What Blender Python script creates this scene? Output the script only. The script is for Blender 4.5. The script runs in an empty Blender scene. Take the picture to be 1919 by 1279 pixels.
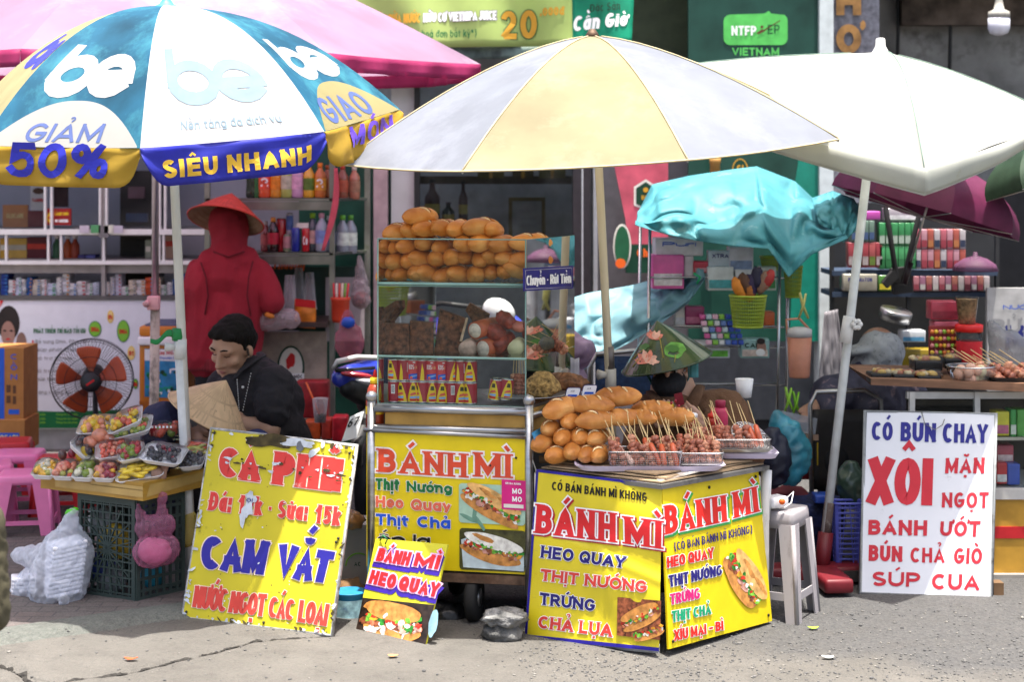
import bpy,bmesh,math,random,unicodedata
from mathutils import Vector as V,Matrix,Euler,noise
random.seed(7)
C=bpy.context.scene
COL=C.collection
R=math.radians
pi=math.pi
# ------------------------------------------------------------------ camera, sky, sun, exposure
F,CX,HY,CH=3200.0,959.5,330.0,1.7          # focal length in photo pixels, principal column, horizon row, eye height
cam=bpy.data.cameras.new('camera');camo=bpy.data.objects.new('camera',cam);COL.objects.link(camo)
cam.sensor_width=36;cam.lens=36*F/1919;cam.shift_y=-(639.5-HY)/1919;cam.clip_end=500
camo.location=(0,0,CH);camo.rotation_euler=(pi/2,0,0)
cam.dof.use_dof=True;cam.dof.focus_distance=6.25;cam.dof.aperture_fstop=3.2
C.camera=camo
SUN=V((.05,-.11,1.0)).normalized()              # direction towards the sun
el=math.asin(SUN.z);az=math.atan2(SUN.x,SUN.y)
w=bpy.data.worlds.new('World');C.world=w;w.use_nodes=True
nt=w.node_tree;sky=nt.nodes.new('ShaderNodeTexSky');sky.sky_type='NISHITA';sky.sun_disc=False
sky.sun_elevation=el;sky.sun_rotation=az;sky.dust_density=7.0;sky.air_density=1.0
nt.nodes['Background'].inputs[1].default_value=.10
nt.links.new(sky.outputs[0],nt.nodes['Background'].inputs[0])
sl=bpy.data.lights.new('sun','SUN');sl.energy=3.2;sl.angle=R(.5);sl.color=(1,.95,.87)
so=bpy.data.objects.new('sun',sl);COL.objects.link(so);so.rotation_euler=SUN.to_track_quat('Z','Y').to_euler()
C.view_settings.view_transform='Standard';C.view_settings.look='None';C.view_settings.exposure=1.82
C.view_settings.gamma=1;C.view_settings.use_curve_mapping=False
C.render.engine='CYCLES';C.cycles.max_bounces=10;C.cycles.transparent_max_bounces=24
C.cycles.use_denoising=True
# ------------------------------------------------------------------ photo pixel -> place
def P(px,py,Y):return V(((px-CX)/F*Y,Y,CH-(py-HY)/F*Y))
def GY(py):return F*CH/(py-HY)
def G(px,py):return P(px,py,GY(py))
def mpp(Y):return Y/F
# ------------------------------------------------------------------ materials
def lin(c):
 if isinstance(c,str):
  c=c.lstrip('#');c=[int(c[i:i+2],16)/255 for i in (0,2,4)]
  return tuple(x/12.92 if x <= .04045 else ((x+.055)/1.055)**2.4 for x in c)
 return tuple(c)
MATS={}
def mat(name,col='808080',rough=.55,metal=0,var=.12,scale=14,bump=0,bscale=60,spec=.4,trans=0,alpha=1,coat=0,
  dirt=None,dscale=5,damt=.5,stretch=None,rnd=0,sheen=0):
 """procedural surface: base colour varied by noise, optional dirt patches, bump, translucency, clear film (alpha)"""
 if name in MATS:return MATS[name]
 m=bpy.data.materials.new(name);m.use_nodes=True;MATS[name]=m
 t=m.node_tree;N=t.nodes.new;L=t.links.new
 b=t.nodes['Principled BSDF'];out=t.nodes['Material Output']
 c=lin(col)
 b.inputs['Roughness'].default_value=rough;b.inputs['Metallic'].default_value=metal
 b.inputs['Specular IOR Level'].default_value=spec
 if coat:b.inputs['Coat Weight'].default_value=coat;b.inputs['Coat Roughness'].default_value=.08
 if sheen:b.inputs['Sheen Weight'].default_value=sheen
 tc=N('ShaderNodeTexCoord');src=tc.outputs['Object']
 if stretch:
  mp=N('ShaderNodeMapping');mp.inputs['Scale'].default_value=stretch;L(src,mp.inputs[0]);src=mp.outputs[0]
 nz=N('ShaderNodeTexNoise');nz.inputs['Scale'].default_value=scale;nz.inputs['Detail'].default_value=5;L(src,nz.inputs[0])
 rp=N('ShaderNodeValToRGB');L(nz.outputs[0],rp.inputs[0])
 lo=[max(0,x*(1-var*1.6)) for x in c];hi=[min(1,x*(1+var)+.02*var) for x in c]
 rp.color_ramp.elements[0].position=.28;rp.color_ramp.elements[1].position=.72
 rp.color_ramp.elements[0].color=(*lo,1);rp.color_ramp.elements[1].color=(*hi,1)
 col_out=rp.outputs[0]
 if dirt:
  n2=N('ShaderNodeTexNoise');n2.inputs['Scale'].default_value=dscale;n2.inputs['Detail'].default_value=9;n2.inputs['Roughness'].default_value=.7
  L(src,n2.inputs[0]);r2=N('ShaderNodeValToRGB');L(n2.outputs[0],r2.inputs[0])
  r2.color_ramp.elements[0].position=.68-.3*damt;r2.color_ramp.elements[1].position=.78-.16*damt
  r2.color_ramp.elements[0].color=(0,0,0,1);r2.color_ramp.elements[1].color=(1,1,1,1)
  mx=N('ShaderNodeMix');mx.data_type='RGBA';L(r2.outputs[0],mx.inputs[0]);L(col_out,mx.inputs[6]);mx.inputs[7].default_value=(*lin(dirt),1)
  col_out=mx.outputs[2]
 if rnd:
  oi=N('ShaderNodeObjectInfo');hs=N('ShaderNodeHueSaturation');mr=N('ShaderNodeMapRange')
  L(oi.outputs['Random'],mr.inputs[0]);mr.inputs[3].default_value=1-rnd;mr.inputs[4].default_value=1+rnd
  L(mr.outputs[0],hs.inputs['Value']);L(col_out,hs.inputs['Color']);col_out=hs.outputs[0]
 L(col_out,b.inputs['Base Color'])
 if bump:
  n3=N('ShaderNodeTexNoise');n3.inputs['Scale'].default_value=bscale;n3.inputs['Detail'].default_value=4;L(src,n3.inputs[0])
  bp=N('ShaderNodeBump');bp.inputs['Strength'].default_value=bump;bp.inputs['Distance'].default_value=.02;L(n3.outputs[0],bp.inputs['Height']);L(bp.outputs[0],b.inputs['Normal'])
 sh=b.outputs[0]
 if trans:
  tr=N('ShaderNodeBsdfTranslucent');L(col_out,tr.inputs[0]);ms=N('ShaderNodeMixShader');ms.inputs[0].default_value=trans
  L(sh,ms.inputs[1]);L(tr.outputs[0],ms.inputs[2]);sh=ms.outputs[0]
 if alpha < 1:
  tp=N('ShaderNodeBsdfTransparent');tp.inputs[0].default_value=(*[.5+.5*x for x in c],1)
  lw=N('ShaderNodeLayerWeight');lw.inputs[0].default_value=.25
  mm=N('ShaderNodeMath');mm.operation='MULTIPLY_ADD';L(lw.outputs['Facing'],mm.inputs[0]);mm.inputs[1].default_value=.55;mm.inputs[2].default_value=alpha;mm.use_clamp=True
  ms=N('ShaderNodeMixShader');L(mm.outputs[0],ms.inputs[0]);L(tp.outputs[0],ms.inputs[1]);L(sh,ms.inputs[2]);sh=ms.outputs[0]
 if sh is not b.outputs[0]:L(sh,out.inputs[0])
 return m
def glass(name,tint=(.93,.97,.95),refl=.06,haze=.03):
 if name in MATS:return MATS[name]
 m=bpy.data.materials.new(name);m.use_nodes=True;MATS[name]=m
 t=m.node_tree;N=t.nodes.new;L=t.links.new;t.nodes.remove(t.nodes['Principled BSDF']);out=t.nodes['Material Output']
 tp=N('ShaderNodeBsdfTransparent');tp.inputs[0].default_value=(*tint,1);gl=N('ShaderNodeBsdfGlossy');gl.inputs['Roughness'].default_value=.03
 fr=N('ShaderNodeFresnel');fr.inputs[0].default_value=1.2
 m1=N('ShaderNodeMixShader');L(fr.outputs[0],m1.inputs[0]);L(tp.outputs[0],m1.inputs[1]);L(gl.outputs[0],m1.inputs[2])
 df=N('ShaderNodeBsdfDiffuse');df.inputs[0].default_value=(.8,.82,.8,1)
 tc=N('ShaderNodeTexCoord');nz=N('ShaderNodeTexNoise');nz.inputs['Scale'].default_value=6;nz.inputs['Detail'].default_value=8;L(tc.outputs['Object'],nz.inputs[0])
 mr=N('ShaderNodeMapRange');L(nz.outputs[0],mr.inputs[0]);mr.inputs[1].default_value=.45;mr.inputs[2].default_value=.85;mr.inputs[3].default_value=haze*.4;mr.inputs[4].default_value=haze*4
 m2=N('ShaderNodeMixShader');L(mr.outputs[0],m2.inputs[0]);L(m1.outputs[0],m2.inputs[1]);L(df.outputs[0],m2.inputs[2]);L(m2.outputs[0],out.inputs[0])
 return m
# ------------------------------------------------------------------ things, parts, labels
def tag(o,label=None,cat=None,group=None,kind=None):
 if label:o['label']=label
 if cat:o['category']=cat
 if group:o['group']=group
 if kind:o['kind']=kind
 return o
def thing(name,label,cat,loc=(0,0,0),group=None):
 o=bpy.data.objects.new(name,None);COL.objects.link(o);o.location=loc;o.empty_display_size=.05
 return tag(o,label,cat,group)
def wloc(o):
 v=V((0,0,0))
 while o:v+=o.location;o=o.parent
 return v
class MB:
 """collects faces for ONE mesh object"""
 def __init__(s):s.v=[];s.f=[];s.m=[];s.sm=[];s.mats=[]
 def mi(s,m):
  if m not in s.mats:s.mats.append(m)
  return s.mats.index(m)
 def add(s,vs,fs,m,smooth=False):
  o=len(s.v);s.v+=[V(x) for x in vs];k=s.mi(m)
  for f in fs:s.f.append([i+o for i in f]);s.m.append(k);s.sm.append(smooth)
  return s
 def box(s,c,d,m,rot=None,bev=0):
  c=V(c);h=V(d)/2
  if bev:
   b=bmesh.new();bmesh.ops.create_cube(b,size=1);bmesh.ops.scale(b,vec=d,verts=b.verts)
   bmesh.ops.bevel(b,geom=b.edges[:],offset=bev,segments=2,profile=.6,affect='EDGES')
   b.verts.index_update();vs=[v.co.copy() for v in b.verts];fs=[[v.index for v in f.verts] for f in b.faces];b.free()
  else:
   vs=[V((x*h.x,y*h.y,z*h.z)) for x in (-1,1) for y in (-1,1) for z in (-1,1)]
   fs=[(0,1,3,2),(4,6,7,5),(0,4,5,1),(2,3,7,6),(0,2,6,4),(1,5,7,3)]
  if rot is not None:
   M=rot if isinstance(rot,Matrix) else Euler(rot).to_matrix()
   vs=[M @ v for v in vs]
  return s.add([v+c for v in vs],fs,m,bool(bev))
 def hexa(s,b,t,m):
  """8-corner block from 4 bottom + 4 top points"""
  return s.add(list(b)+list(t),[(3,2,1,0),(4,5,6,7)]+[(i,(i+1) % 4,4+(i+1) % 4,4+i) for i in range(4)],m)
 def slab(s,pts,off,m):
  """polygon extruded by the vector off"""
  n=len(pts);off=V(off);pts=[V(p) for p in pts]
  return s.add(pts+[p+off for p in pts],[list(range(n)),list(range(2*n-1,n-1,-1))]+[(i,i+n,(i+1) % n+n,(i+1) % n) for i in range(n)],m)
 def tube(s,pts,r,m,n=10,cap=True,close=False,flat=1):
  pts=[V(p) for p in pts];k=len(pts);rr=r if isinstance(r,(list,tuple)) else [r]*k
  vs=[];up=None
  for i,p in enumerate(pts):
   if close:d=pts[(i+1) % k]-pts[i-1]
   else:d=pts[min(i+1,k-1)]-pts[max(i-1,0)]
   d=d.normalized() if d.length > 1e-9 else V((0,0,1))
   if up is None:up=V((0,0,1)) if abs(d.z) < .9 else V((1,0,0))
   a=d.cross(up).normalized();b=a.cross(d).normalized();up=b
   for j in range(n):
    q=2*pi*j/n;vs.append(p+a*math.cos(q)*rr[i]+b*math.sin(q)*rr[i]*flat)
  fs=[]
  for i in range(k if close else k-1):
   for j in range(n):
    a0=i*n+j;a1=i*n+(j+1) % n;b0=((i+1) % k)*n+j;b1=((i+1) % k)*n+(j+1) % n
    fs.append((a0,a1,b1,b0))
  if cap and not close:fs+=[list(range(n-1,-1,-1)),list(range((k-1)*n,k*n))]
  return s.add(vs,fs,m,True)
 def lathe(s,prof,m,c=(0,0,0),axis=(0,0,1),n=20,cap=True,M=None):
  """prof: list of (radius, height)"""
  c=V(c);q=V((0,0,1)).rotation_difference(V(axis)).to_matrix();vs=[]
  for r,z in prof:
   for j in range(n):
    a=2*pi*j/n;vs.append(c+q @ V((r*math.cos(a),r*math.sin(a),z)))
  fs=[(i*n+j,i*n+(j+1) % n,(i+1)*n+(j+1) % n,(i+1)*n+j) for i in range(len(prof)-1) for j in range(n)]
  if cap:fs+=[list(range(n-1,-1,-1)),list(range((len(prof)-1)*n,len(prof)*n))]
  return s.add(vs,fs,m,True)
 def ell(s,c,r,m,rot=None,n=14,k=9,jit=0,seed=0):
  c=V(c);vs=[];M=None
  if rot is not None:M=rot if isinstance(rot,Matrix) else Euler(rot).to_matrix()
  for i in range(k+1):
   t=pi*i/k
   for j in range(n):
    a=2*pi*j/n;d=V((math.sin(t)*math.cos(a),math.sin(t)*math.sin(a),math.cos(t)))
    if jit:d=d*(1+jit*noise.noise(d*2.2+V((seed*3.1,seed*1.7,0))))
    p=V((d.x*r[0],d.y*r[1],d.z*r[2]))
    vs.append(c+(M @ p if M else p))
  fs=[(i*n+j,(i+1)*n+j,(i+1)*n+(j+1) % n,i*n+(j+1) % n) for i in range(k) for j in range(n)]
  return s.add(vs,fs,m,True)
 def grid(s,fn,nu,nv,m,smooth=True,mf=None):
  vs=[fn(i/nu,j/nv) for j in range(nv+1) for i in range(nu+1)]
  o=len(s.v);s.v+=[V(x) for x in vs]
  for j in range(nv):
   for i in range(nu):
    a=o+j*(nu+1)+i;s.f.append([a,a+1,a+nu+2,a+nu+1]);s.m.append(s.mi(mf(i,j) if mf else m));s.sm.append(smooth)
  return s
 def mesh(s,name,org=(0,0,0)):
  org=V(org);me=bpy.data.meshes.new(name);me.from_pydata([v-org for v in s.v],[],s.f)
  for m in s.mats:me.materials.append(m)
  me.polygons.foreach_set('material_index',s.m);me.polygons.foreach_set('use_smooth',s.sm)
  me.update();return me
 def build(s,name,parent=None,org=None,label=None,cat=None,group=None,kind=None,weld=False,solid=0,sub=0,fix=False):
  if parent is not None:o0=wloc(parent);loc=V((0,0,0))
  else:
   if org is None:
    xs=[v.x for v in s.v];ys=[v.y for v in s.v];org=((min(xs)+max(xs))/2,(min(ys)+max(ys))/2,min(v.z for v in s.v))
   o0=loc=V(org)
  me=s.mesh(name,o0)
  if weld or fix:
   b=bmesh.new();b.from_mesh(me)
   if weld:bmesh.ops.remove_doubles(b,verts=b.verts,dist=1e-5)
   bmesh.ops.recalc_face_normals(b,faces=b.faces);b.to_mesh(me);b.free()
  o=bpy.data.objects.new(name,me);COL.objects.link(o);o.location=loc
  if parent is not None:o.parent=parent
  if solid:md=o.modifiers.new('t','SOLIDIFY');md.thickness=solid;md.offset=0
  if sub:md=o.modifiers.new('s','SUBSURF');md.levels=md.render_levels=sub
  return tag(o,label,cat,group,kind)
def copies(meshes,name,loc,rot=(0,0,0),sc=1,label=None,cat=None,group=None):
 """one more individual of a kind from shared part meshes: meshes = [(part, mesh)...]; a single part becomes the thing itself"""
 if len(meshes) == 1:r=bpy.data.objects.new(name,meshes[0][1])
 else:r=bpy.data.objects.new(name,None);r.empty_display_size=.03
 COL.objects.link(r);r.location=loc;r.rotation_euler=rot
 r.scale=(sc,sc,sc) if isinstance(sc,(int,float)) else sc
 if len(meshes) > 1:
  for pn,me in meshes:
   c=bpy.data.objects.new(pn,me);COL.objects.link(c);c.parent=r
 return tag(r,label,cat,group)
def blob(name,prims,m,vox=.012,smooth=6,parent=None,label=None,cat=None,group=None,org=None,crumple=None):
 """one continuous skin grown over tapered limbs and ellipsoids (voxel union, then smoothed)"""
 b=MB()
 for p in prims:
  if p[0] == 'c':
   _,a,c,r0,r1=p;a=V(a);c=V(c);d=c-a;L=max(d.length,1e-6);d=d/L;pts=[];rs=[]
   for i in range(5):q=pi/2*(i/4);pts.append(a-d*r0*math.cos(q));rs.append(max(r0*math.sin(q),1e-4))
   for i in range(1,5):q=pi/2*(i/4);pts.append(c+d*r1*math.sin(q));rs.append(max(r1*math.cos(q),1e-4))
   pts.insert(5,c);rs.insert(5,r1)
   b.tube(pts,rs,m,14)
  else:b.ell(p[1],p[2],m,p[3] if len(p) > 3 else None,18,12)
 o=b.build(name,None,(0,0,0));bpy.context.view_layer.update()
 md=o.modifiers.new('r','REMESH');md.mode='VOXEL';md.voxel_size=vox;md.use_smooth_shade=True
 md=o.modifiers.new('s','SMOOTH');md.iterations=smooth;md.factor=.5
 dg=bpy.context.evaluated_depsgraph_get();me=bpy.data.meshes.new_from_object(o.evaluated_get(dg))
 old=o.data;bpy.data.objects.remove(o);bpy.data.meshes.remove(old)
 me.name=name;me.materials.clear();me.materials.append(m)
 if crumple:
  amp,sc_,ridge=crumple;nn=[v.normal.copy() for v in me.vertices];g=V(sc_) if isinstance(sc_,tuple) else V((sc_,)*3)
  for v,n_ in zip(me.vertices,nn):
   q=V((v.co.x*g.x,v.co.y*g.y,v.co.z*g.z));f=noise.noise(q)+.5*noise.noise(q*2.3+V((5,1,3)));f=(1-2*abs(f)) if ridge else f;v.co+=n_*amp*f
  me.update()
 o0=wloc(parent) if parent is not None else V(org if org is not None else (0,0,0))
 me.transform(Matrix.Translation(-o0));me.polygons.foreach_set('use_smooth',[True]*len(me.polygons))
 o=bpy.data.objects.new(name,me);COL.objects.link(o)
 if parent is not None:o.parent=parent
 else:o.location=o0
 return tag(o,label,cat,group)
ORD='first second third fourth fifth sixth seventh eighth ninth tenth eleventh twelfth thirteenth fourteenth fifteenth sixteenth seventeenth eighteenth nineteenth twentieth'.split()
def nth(i):
 if i < 20:return ORD[i]
 t={2:'twenty',3:'thirty',4:'forty',5:'fifty'}[(i+1)//10]
 return {2:'twentieth',3:'thirtieth',4:'fortieth',5:'fiftieth'}[(i+1)//10] if (i+1) % 10 == 0 else t+'-'+ORD[(i+1) % 10-1]
# ------------------------------------------------------------------ flat signs: a plane through photo corners at real depths
class Plane:
 def __init__(s,a,b,c):
  s.o=V(a);s.n=(V(b)-V(a)).cross(V(c)-V(a)).normalized()
  if s.n.dot(V((0,0,CH))-s.o) < 0:s.n=-s.n
 def hit(s,px,py,off=0):
  e=V((0,0,CH));d=P(px,py,1)-e;t=(s.o+s.n*off-e).dot(s.n)/d.dot(s.n)
  return e+d*t
 def quad(s,pts,off=0):return [s.hit(x,y,off) for x,y in pts]
def bil(q,u,v):
 """q = TL, TR, BR, BL (any dimension), v up from the bottom edge"""
 tl,tr,br,bl=q
 return tuple((a*(1-u)+b*u)*v+(d*(1-u)+c*u)*(1-v) for a,b,c,d in zip(tl,tr,br,bl))
# ------------------------------------------------------------------ lettering drawn with strokes
def arc(cx,cy,rx,ry,a0,a1,n=9):return [(cx+rx*math.cos(R(a0+(a1-a0)*i/n)),cy+ry*math.sin(R(a0+(a1-a0)*i/n))) for i in range(n+1)]
X=.70
GL={
 'A':(.86,[[(0,0),(.5,1),(1,0)],[(.2,.28),(.8,.28)]]),
 'B':(.72,[[(0,0),(0,1)],[(0,1),(.5,1)]+arc(.5,.77,.42,.23,90,-90)+[(0,.54)],[(.5,.54)]+arc(.52,.27,.48,.27,90,-90)+[(0,0)]]),
 'C':(.78,[arc(.55,.5,.55,.5,48,312,16)]),
 'D':(.80,[[(0,0),(0,1)],[(0,1),(.45,1)]+arc(.45,.5,.55,.5,90,-90,12)+[(0,0)]]),
 'E':(.64,[[(0,0),(0,1)],[(0,1),(1,1)],[(0,.52),(.88,.52)],[(0,0),(1,0)]]),
 'F':(.60,[[(0,0),(0,1)],[(0,1),(1,1)],[(0,.5),(.85,.5)]]),
 'G':(.82,[arc(.52,.5,.52,.5,48,330,16)+[(1,.45)],[(.55,.45),(1,.45)]]),
 'H':(.80,[[(0,0),(0,1)],[(1,0),(1,1)],[(0,.52),(1,.52)]]),
 'I':(0,[[(.5,0),(.5,1)]]),
 'J':(.5,[[(1,1),(1,.3)]+arc(.5,.3,.5,.3,0,-170)]),
 'K':(.76,[[(0,0),(0,1)],[(1,1),(.05,.42)],[(.3,.58),(1,0)]]),
 'L':(.58,[[(0,1),(0,0)],[(0,0),(1,0)]]),
 'M':(.98,[[(0,0),(0,1)],[(0,1),(.5,.15),(1,1)],[(1,1),(1,0)]]),
 'N':(.80,[[(0,0),(0,1)],[(0,1),(1,0)],[(1,0),(1,1)]]),
 'O':(.86,[arc(.5,.5,.5,.5,90,450,22)]),
 'P':(.68,[[(0,0),(0,1)],[(0,1),(.5,1)]+arc(.5,.72,.5,.28,90,-90)+[(0,.44)]]),
 'Q':(.86,[arc(.5,.5,.5,.5,90,450,22),[(.58,.3),(.95,-.08)]]),
 'R':(.74,[[(0,0),(0,1)],[(0,1),(.5,1)]+arc(.5,.74,.46,.26,90,-90)+[(0,.48)],[(.5,.48),(1,0)]]),
 'S':(.68,[arc(.5,.75,.46,.25,35,200,8)+[(.25,.57),(.75,.43)]+arc(.5,.25,.5,.25,20,-155,8)]),
 'T':(.70,[[(.5,0),(.5,1)],[(0,1),(1,1)]]),
 'U':(.78,[[(0,1),(0,.38)]+arc(.5,.38,.5,.38,180,360,10)+[(1,1)]]),
 'V':(.84,[[(0,1),(.5,0),(1,1)]]),
 'W':(1.1,[[(0,1),(.26,0),(.5,.9),(.74,0),(1,1)]]),
 'X':(.80,[[(0,0),(1,1)],[(0,1),(1,0)]]),
 'Y':(.80,[[(0,1),(.5,.45),(1,1)],[(.5,.45),(.5,0)]]),
 'Z':(.70,[[(0,1),(1,1),(0,0),(1,0)]]),
 '0':(.66,[arc(.5,.5,.5,.5,90,450,22)]),
 '1':(.36,[[(.75,0),(.75,1)],[(.75,1),(0,.74)]]),
 '2':(.64,[arc(.5,.7,.46,.3,170,-30,10)+[(.05,0)],[(.05,0),(1,0)]]),
 '5':(.64,[[(.92,1),(.16,1),(.08,.52)]+arc(.48,.34,.5,.34,110,-150,10)]),
 '6':(.66,[arc(.5,.3,.5,.3,90,450,16),[(.03,.35),(.25,.8),(.7,1)]]),
 '7':(.62,[[(0,1),(1,1),(.35,0)]]),
 '%':(1.0,[arc(.2,.76,.2,.24,90,450,12),arc(.8,.24,.2,.24,90,450,12),[(.82,1),(.18,0)]]),
 '-':(.38,[[(0,.45),(1,.45)]]),':':(0,[[(.5,-.1),(.5,.14)],[(.5,.5),(.5,.74)]]),'.':(0,[[(.5,-.1),(.5,.12)]]),
 '(':(.34,[arc(1.0,.45,1,.72,115,245,8)]),')':(.34,[arc(0,.45,1,.72,65,-65,8)]),'*':(.4,[[(.5,.6),(.5,1)],[(.1,.7),(.9,.9)],[(.1,.9),(.9,.7)]]),
 '?':(.4,[arc(.5,.72,.46,.28,170,-60,8)+[(.5,.3)],[(.5,0),(.5,.04)]]),
 'a':(.60,[arc(.48,.5*X,.48,.5*X,90,450,16),[(1,X),(1,0)]]),
 'b':(.62,[arc(.5,.5*X,.5,.5*X,90,450,16),[(0,1),(0,.35)]]),
 'c':(.54,[arc(.52,.5*X,.52,.5*X,50,310,12)]),
 'd':(.62,[arc(.5,.5*X,.5,.5*X,90,450,16),[(1,1),(1,0)]]),
 'e':(.60,[[(.04,.4*X),(1,.4*X)],arc(.5,.5*X,.5,.5*X,-10,318,15)]),
 'g':(.62,[arc(.5,.5*X,.5,.5*X,90,450,16),[(1,X),(1,0)]+arc(.5,-.06,.5,.22,0,-150)]),
 'h':(.58,[[(0,0),(0,1)],[(0,.4)]+arc(.5,.42,.5,X-.42,180,0,8)+[(1,0)]]),
 'i':(0,[[(.5,0),(.5,X)],[(.5,.92),(.5,1)]]),'ı':(0,[[(.5,0),(.5,X)]]),
 'k':(.56,[[(0,0),(0,1)],[(.95,X),(.08,.28)],[(.35,.42),(1,0)]]),'l':(0,[[(.5,0),(.5,1)]]),
 'm':(.92,[[(0,0),(0,X)],[(0,.45)]+arc(.25,.45,.25,X-.45,180,0,7)+[(.5,0)],[(.5,.45)]+arc(.75,.45,.25,X-.45,180,0,7)+[(1,0)]]),
 'n':(.58,[[(0,0),(0,X)],[(0,.4)]+arc(.5,.42,.5,X-.42,180,0,8)+[(1,0)]]),
 'o':(.62,[arc(.5,.5*X,.5,.5*X,90,450,18)]),
 'p':(.62,[arc(.5,.5*X,.5,.5*X,90,450,16),[(0,X),(0,-.28)]]),
 'r':(.36,[[(0,0),(0,X)],[(0,.4)]+arc(.7,.4,.7,X-.4,180,70,6)]),
 's':(.5,[arc(.5,.75*X,.46,.25*X,35,200,7)+[(.75,.42*X)]+arc(.5,.25*X,.5,.25*X,20,-155,7)]),
 't':(.36,[[(.4,.92),(.4,.18)]+arc(.9,.18,.5,.18,180,280,5),[(0,X),(1,X)]]),
 'u':(.58,[[(0,X),(0,.28)]+arc(.5,.28,.5,.28,180,360,8),[(1,X),(1,0)]]),
 'v':(.58,[[(0,X),(.5,0),(1,X)]]),'x':(.56,[[(0,0),(1,X)],[(0,X),(1,0)]]),
 'y':(.58,[[(0,X),(.5,.02)],[(1,X),(.3,-.28)]]),' ':(.22,[]),'!':(0,[[(.5,.3),(.5,1)],[(.5,0),(.5,.04)]]),',':(0,[[(.5,.04),(.4,-.12)]]),
}
def strokes(text,aspect,w,serif=0,gap=.14,slant=0):
 """-> list of (polyline, width) in units of the cap height, squeezed so that the line is `aspect` cap heights long"""
 gl=[]
 for ch in unicodedata.normalize('NFC',text):
  d=unicodedata.normalize('NFD',ch);b,mk=d[0],d[1:]
  bar=b in 'Đđ';b={'Đ':'D','đ':'d'}.get(b,b)
  if mk and b == 'i' and mk != '\u0323':b='ı'
  gl.append((b,mk,bar))
 nat=sum((GL[b][0] if b != ' ' else .34) for b,_,_ in gl);fix=sum(w for b,_,_ in gl if b != ' ' )+gap*(len(gl)-1)*(1 if not serif else 1.35)
 k=max(.15,(aspect-fix)/max(nat,.01)) if nat > .3 else 1.0
 g=gap*(1.35 if serif else 1);x=0;out=[]
 for b,mk,bar in gl:
  W,st=GL[b]
  if b == ' ':x+=.34*k+g;continue
  W=W*k;low=b.islower() or b == 'ı'
  asc=b in 'bdhklt'
  tx=lambda p:(x+w/2+p[0]*W if W else x+w/2,w/2+p[1]*(1-w))
  for s in st:
   out.append(([tx(p) for p in s],w))
   if serif:
    for e,n2 in ((s[0],s[1]),(s[-1],s[-2])):
     if abs(e[0]-n2[0]) < .02 and abs(e[1]-n2[1]) > .15 or (b in 'AVXYK' and e[1] in (0,1) and abs(e[1]-n2[1]) > .3):
      q=tx(e);sh=serif*.62;yy=sh/2 if e[1] < .3 else (1-sh/2 if e[1] > .85 else q[1]+w/2-sh/2)
      if e[1] in (0,1) or abs(e[1]-X) < .01:out.append(([(q[0]-w*.5-serif*.62,yy),(q[0]+w*.5+serif*.62,yy)],sh))
  top=(X if low and not asc else 1);cx=x+w/2+W*.5;mw=max(.16,W*.42);aw=w*.62;y0=top+(.12 if low else .08)+aw*.3
  if bar:out.append(([(x-.04,.5 if not low else .86),(x+W*.55+w*.3,.5 if not low else .86)] if not low else [(cx,.87),(x+W+w+.05,.87)],aw*.8))
  st2=0
  for c in mk:
   if c == '\u0302':out.append(([(cx-mw*.8,y0),(cx,y0+.13),(cx+mw*.8,y0)],aw*.7));st2=1
   elif c == '\u0306':out.append((arc(cx,y0+.12,mw*.55,.12,180,360,7),aw));st2=1
   elif c == '\u031b':out.append((arc(x+W+w*.6,top-.02,.1+w*.3,.14,-60,50,5),aw))
  y1=y0+(.27 if st2 else 0)
  for c in mk:
   if c == '\u0301':out.append(([(cx-.05,y1),(cx+mw*.5+.04,y1+.2)],aw))
   elif c == '\u0300':out.append(([(cx+.05,y1),(cx-mw*.5-.04,y1+.2)],aw))
   elif c == '\u0309':out.append((arc(cx,y1+.14,.1,.09,170,-70,6)+[(cx,y1-.02)],aw*.75))
   elif c == '\u0303':out.append(([(cx-mw*.6,y1+.03),(cx-mw*.25,y1+.12),(cx+mw*.25,y1+.03),(cx+mw*.6,y1+.12)],aw*.8))
   elif c == '\u0323':out.append(([(cx,-.2-w*.3),(cx,-.2-w*.3+w*.75)],w*.85))
  x+=W+w+g
 if slant:out=[([(a+slant*c,c) for a,c in s],ww) for s,ww in out]
 return out
def expand(s,w,extra=0,square=1):
 """stroke -> strip of quads in 2D"""
 w=w+2*extra;n=len(s);L=[];Rr=[];closed=n > 3 and abs(s[0][0]-s[-1][0])+abs(s[0][1]-s[-1][1]) < 1e-4
 for i in range(n):
  p=V(s[i]).to_2d()
  if closed:a=p-V(s[i-1 if i else n-2]).to_2d();b=V(s[i+1 if i < n-1 else 1]).to_2d()-p
  else:a=p-V(s[max(i-1,0)]).to_2d();b=V(s[min(i+1,n-1)]).to_2d()-p
  if a.length < 1e-7:a=b
  if b.length < 1e-7:b=a
  a=a.normalized();b=b.normalized()
  na=V((-a.y,a.x));nb=V((-b.y,b.x));m=(na+nb);m=m.normalized() if m.length > .2 else na
  sc=min(1/max(m.dot(na),.38),1.9);q=p
  if not closed and i in (0,n-1):
   ext=extra+(w-2*extra)/2*((math.dist(s[0],s[1]) if i == 0 else math.dist(s[-1],s[-2])) > (.16 if n < 4 or square < 2 else .1))*(square > 0)
   q=p-a*ext if i == 0 else p+a*ext
  L.append(q+m*w/2*sc);Rr.append(q-m*w/2*sc)
 return L,Rr
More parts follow.
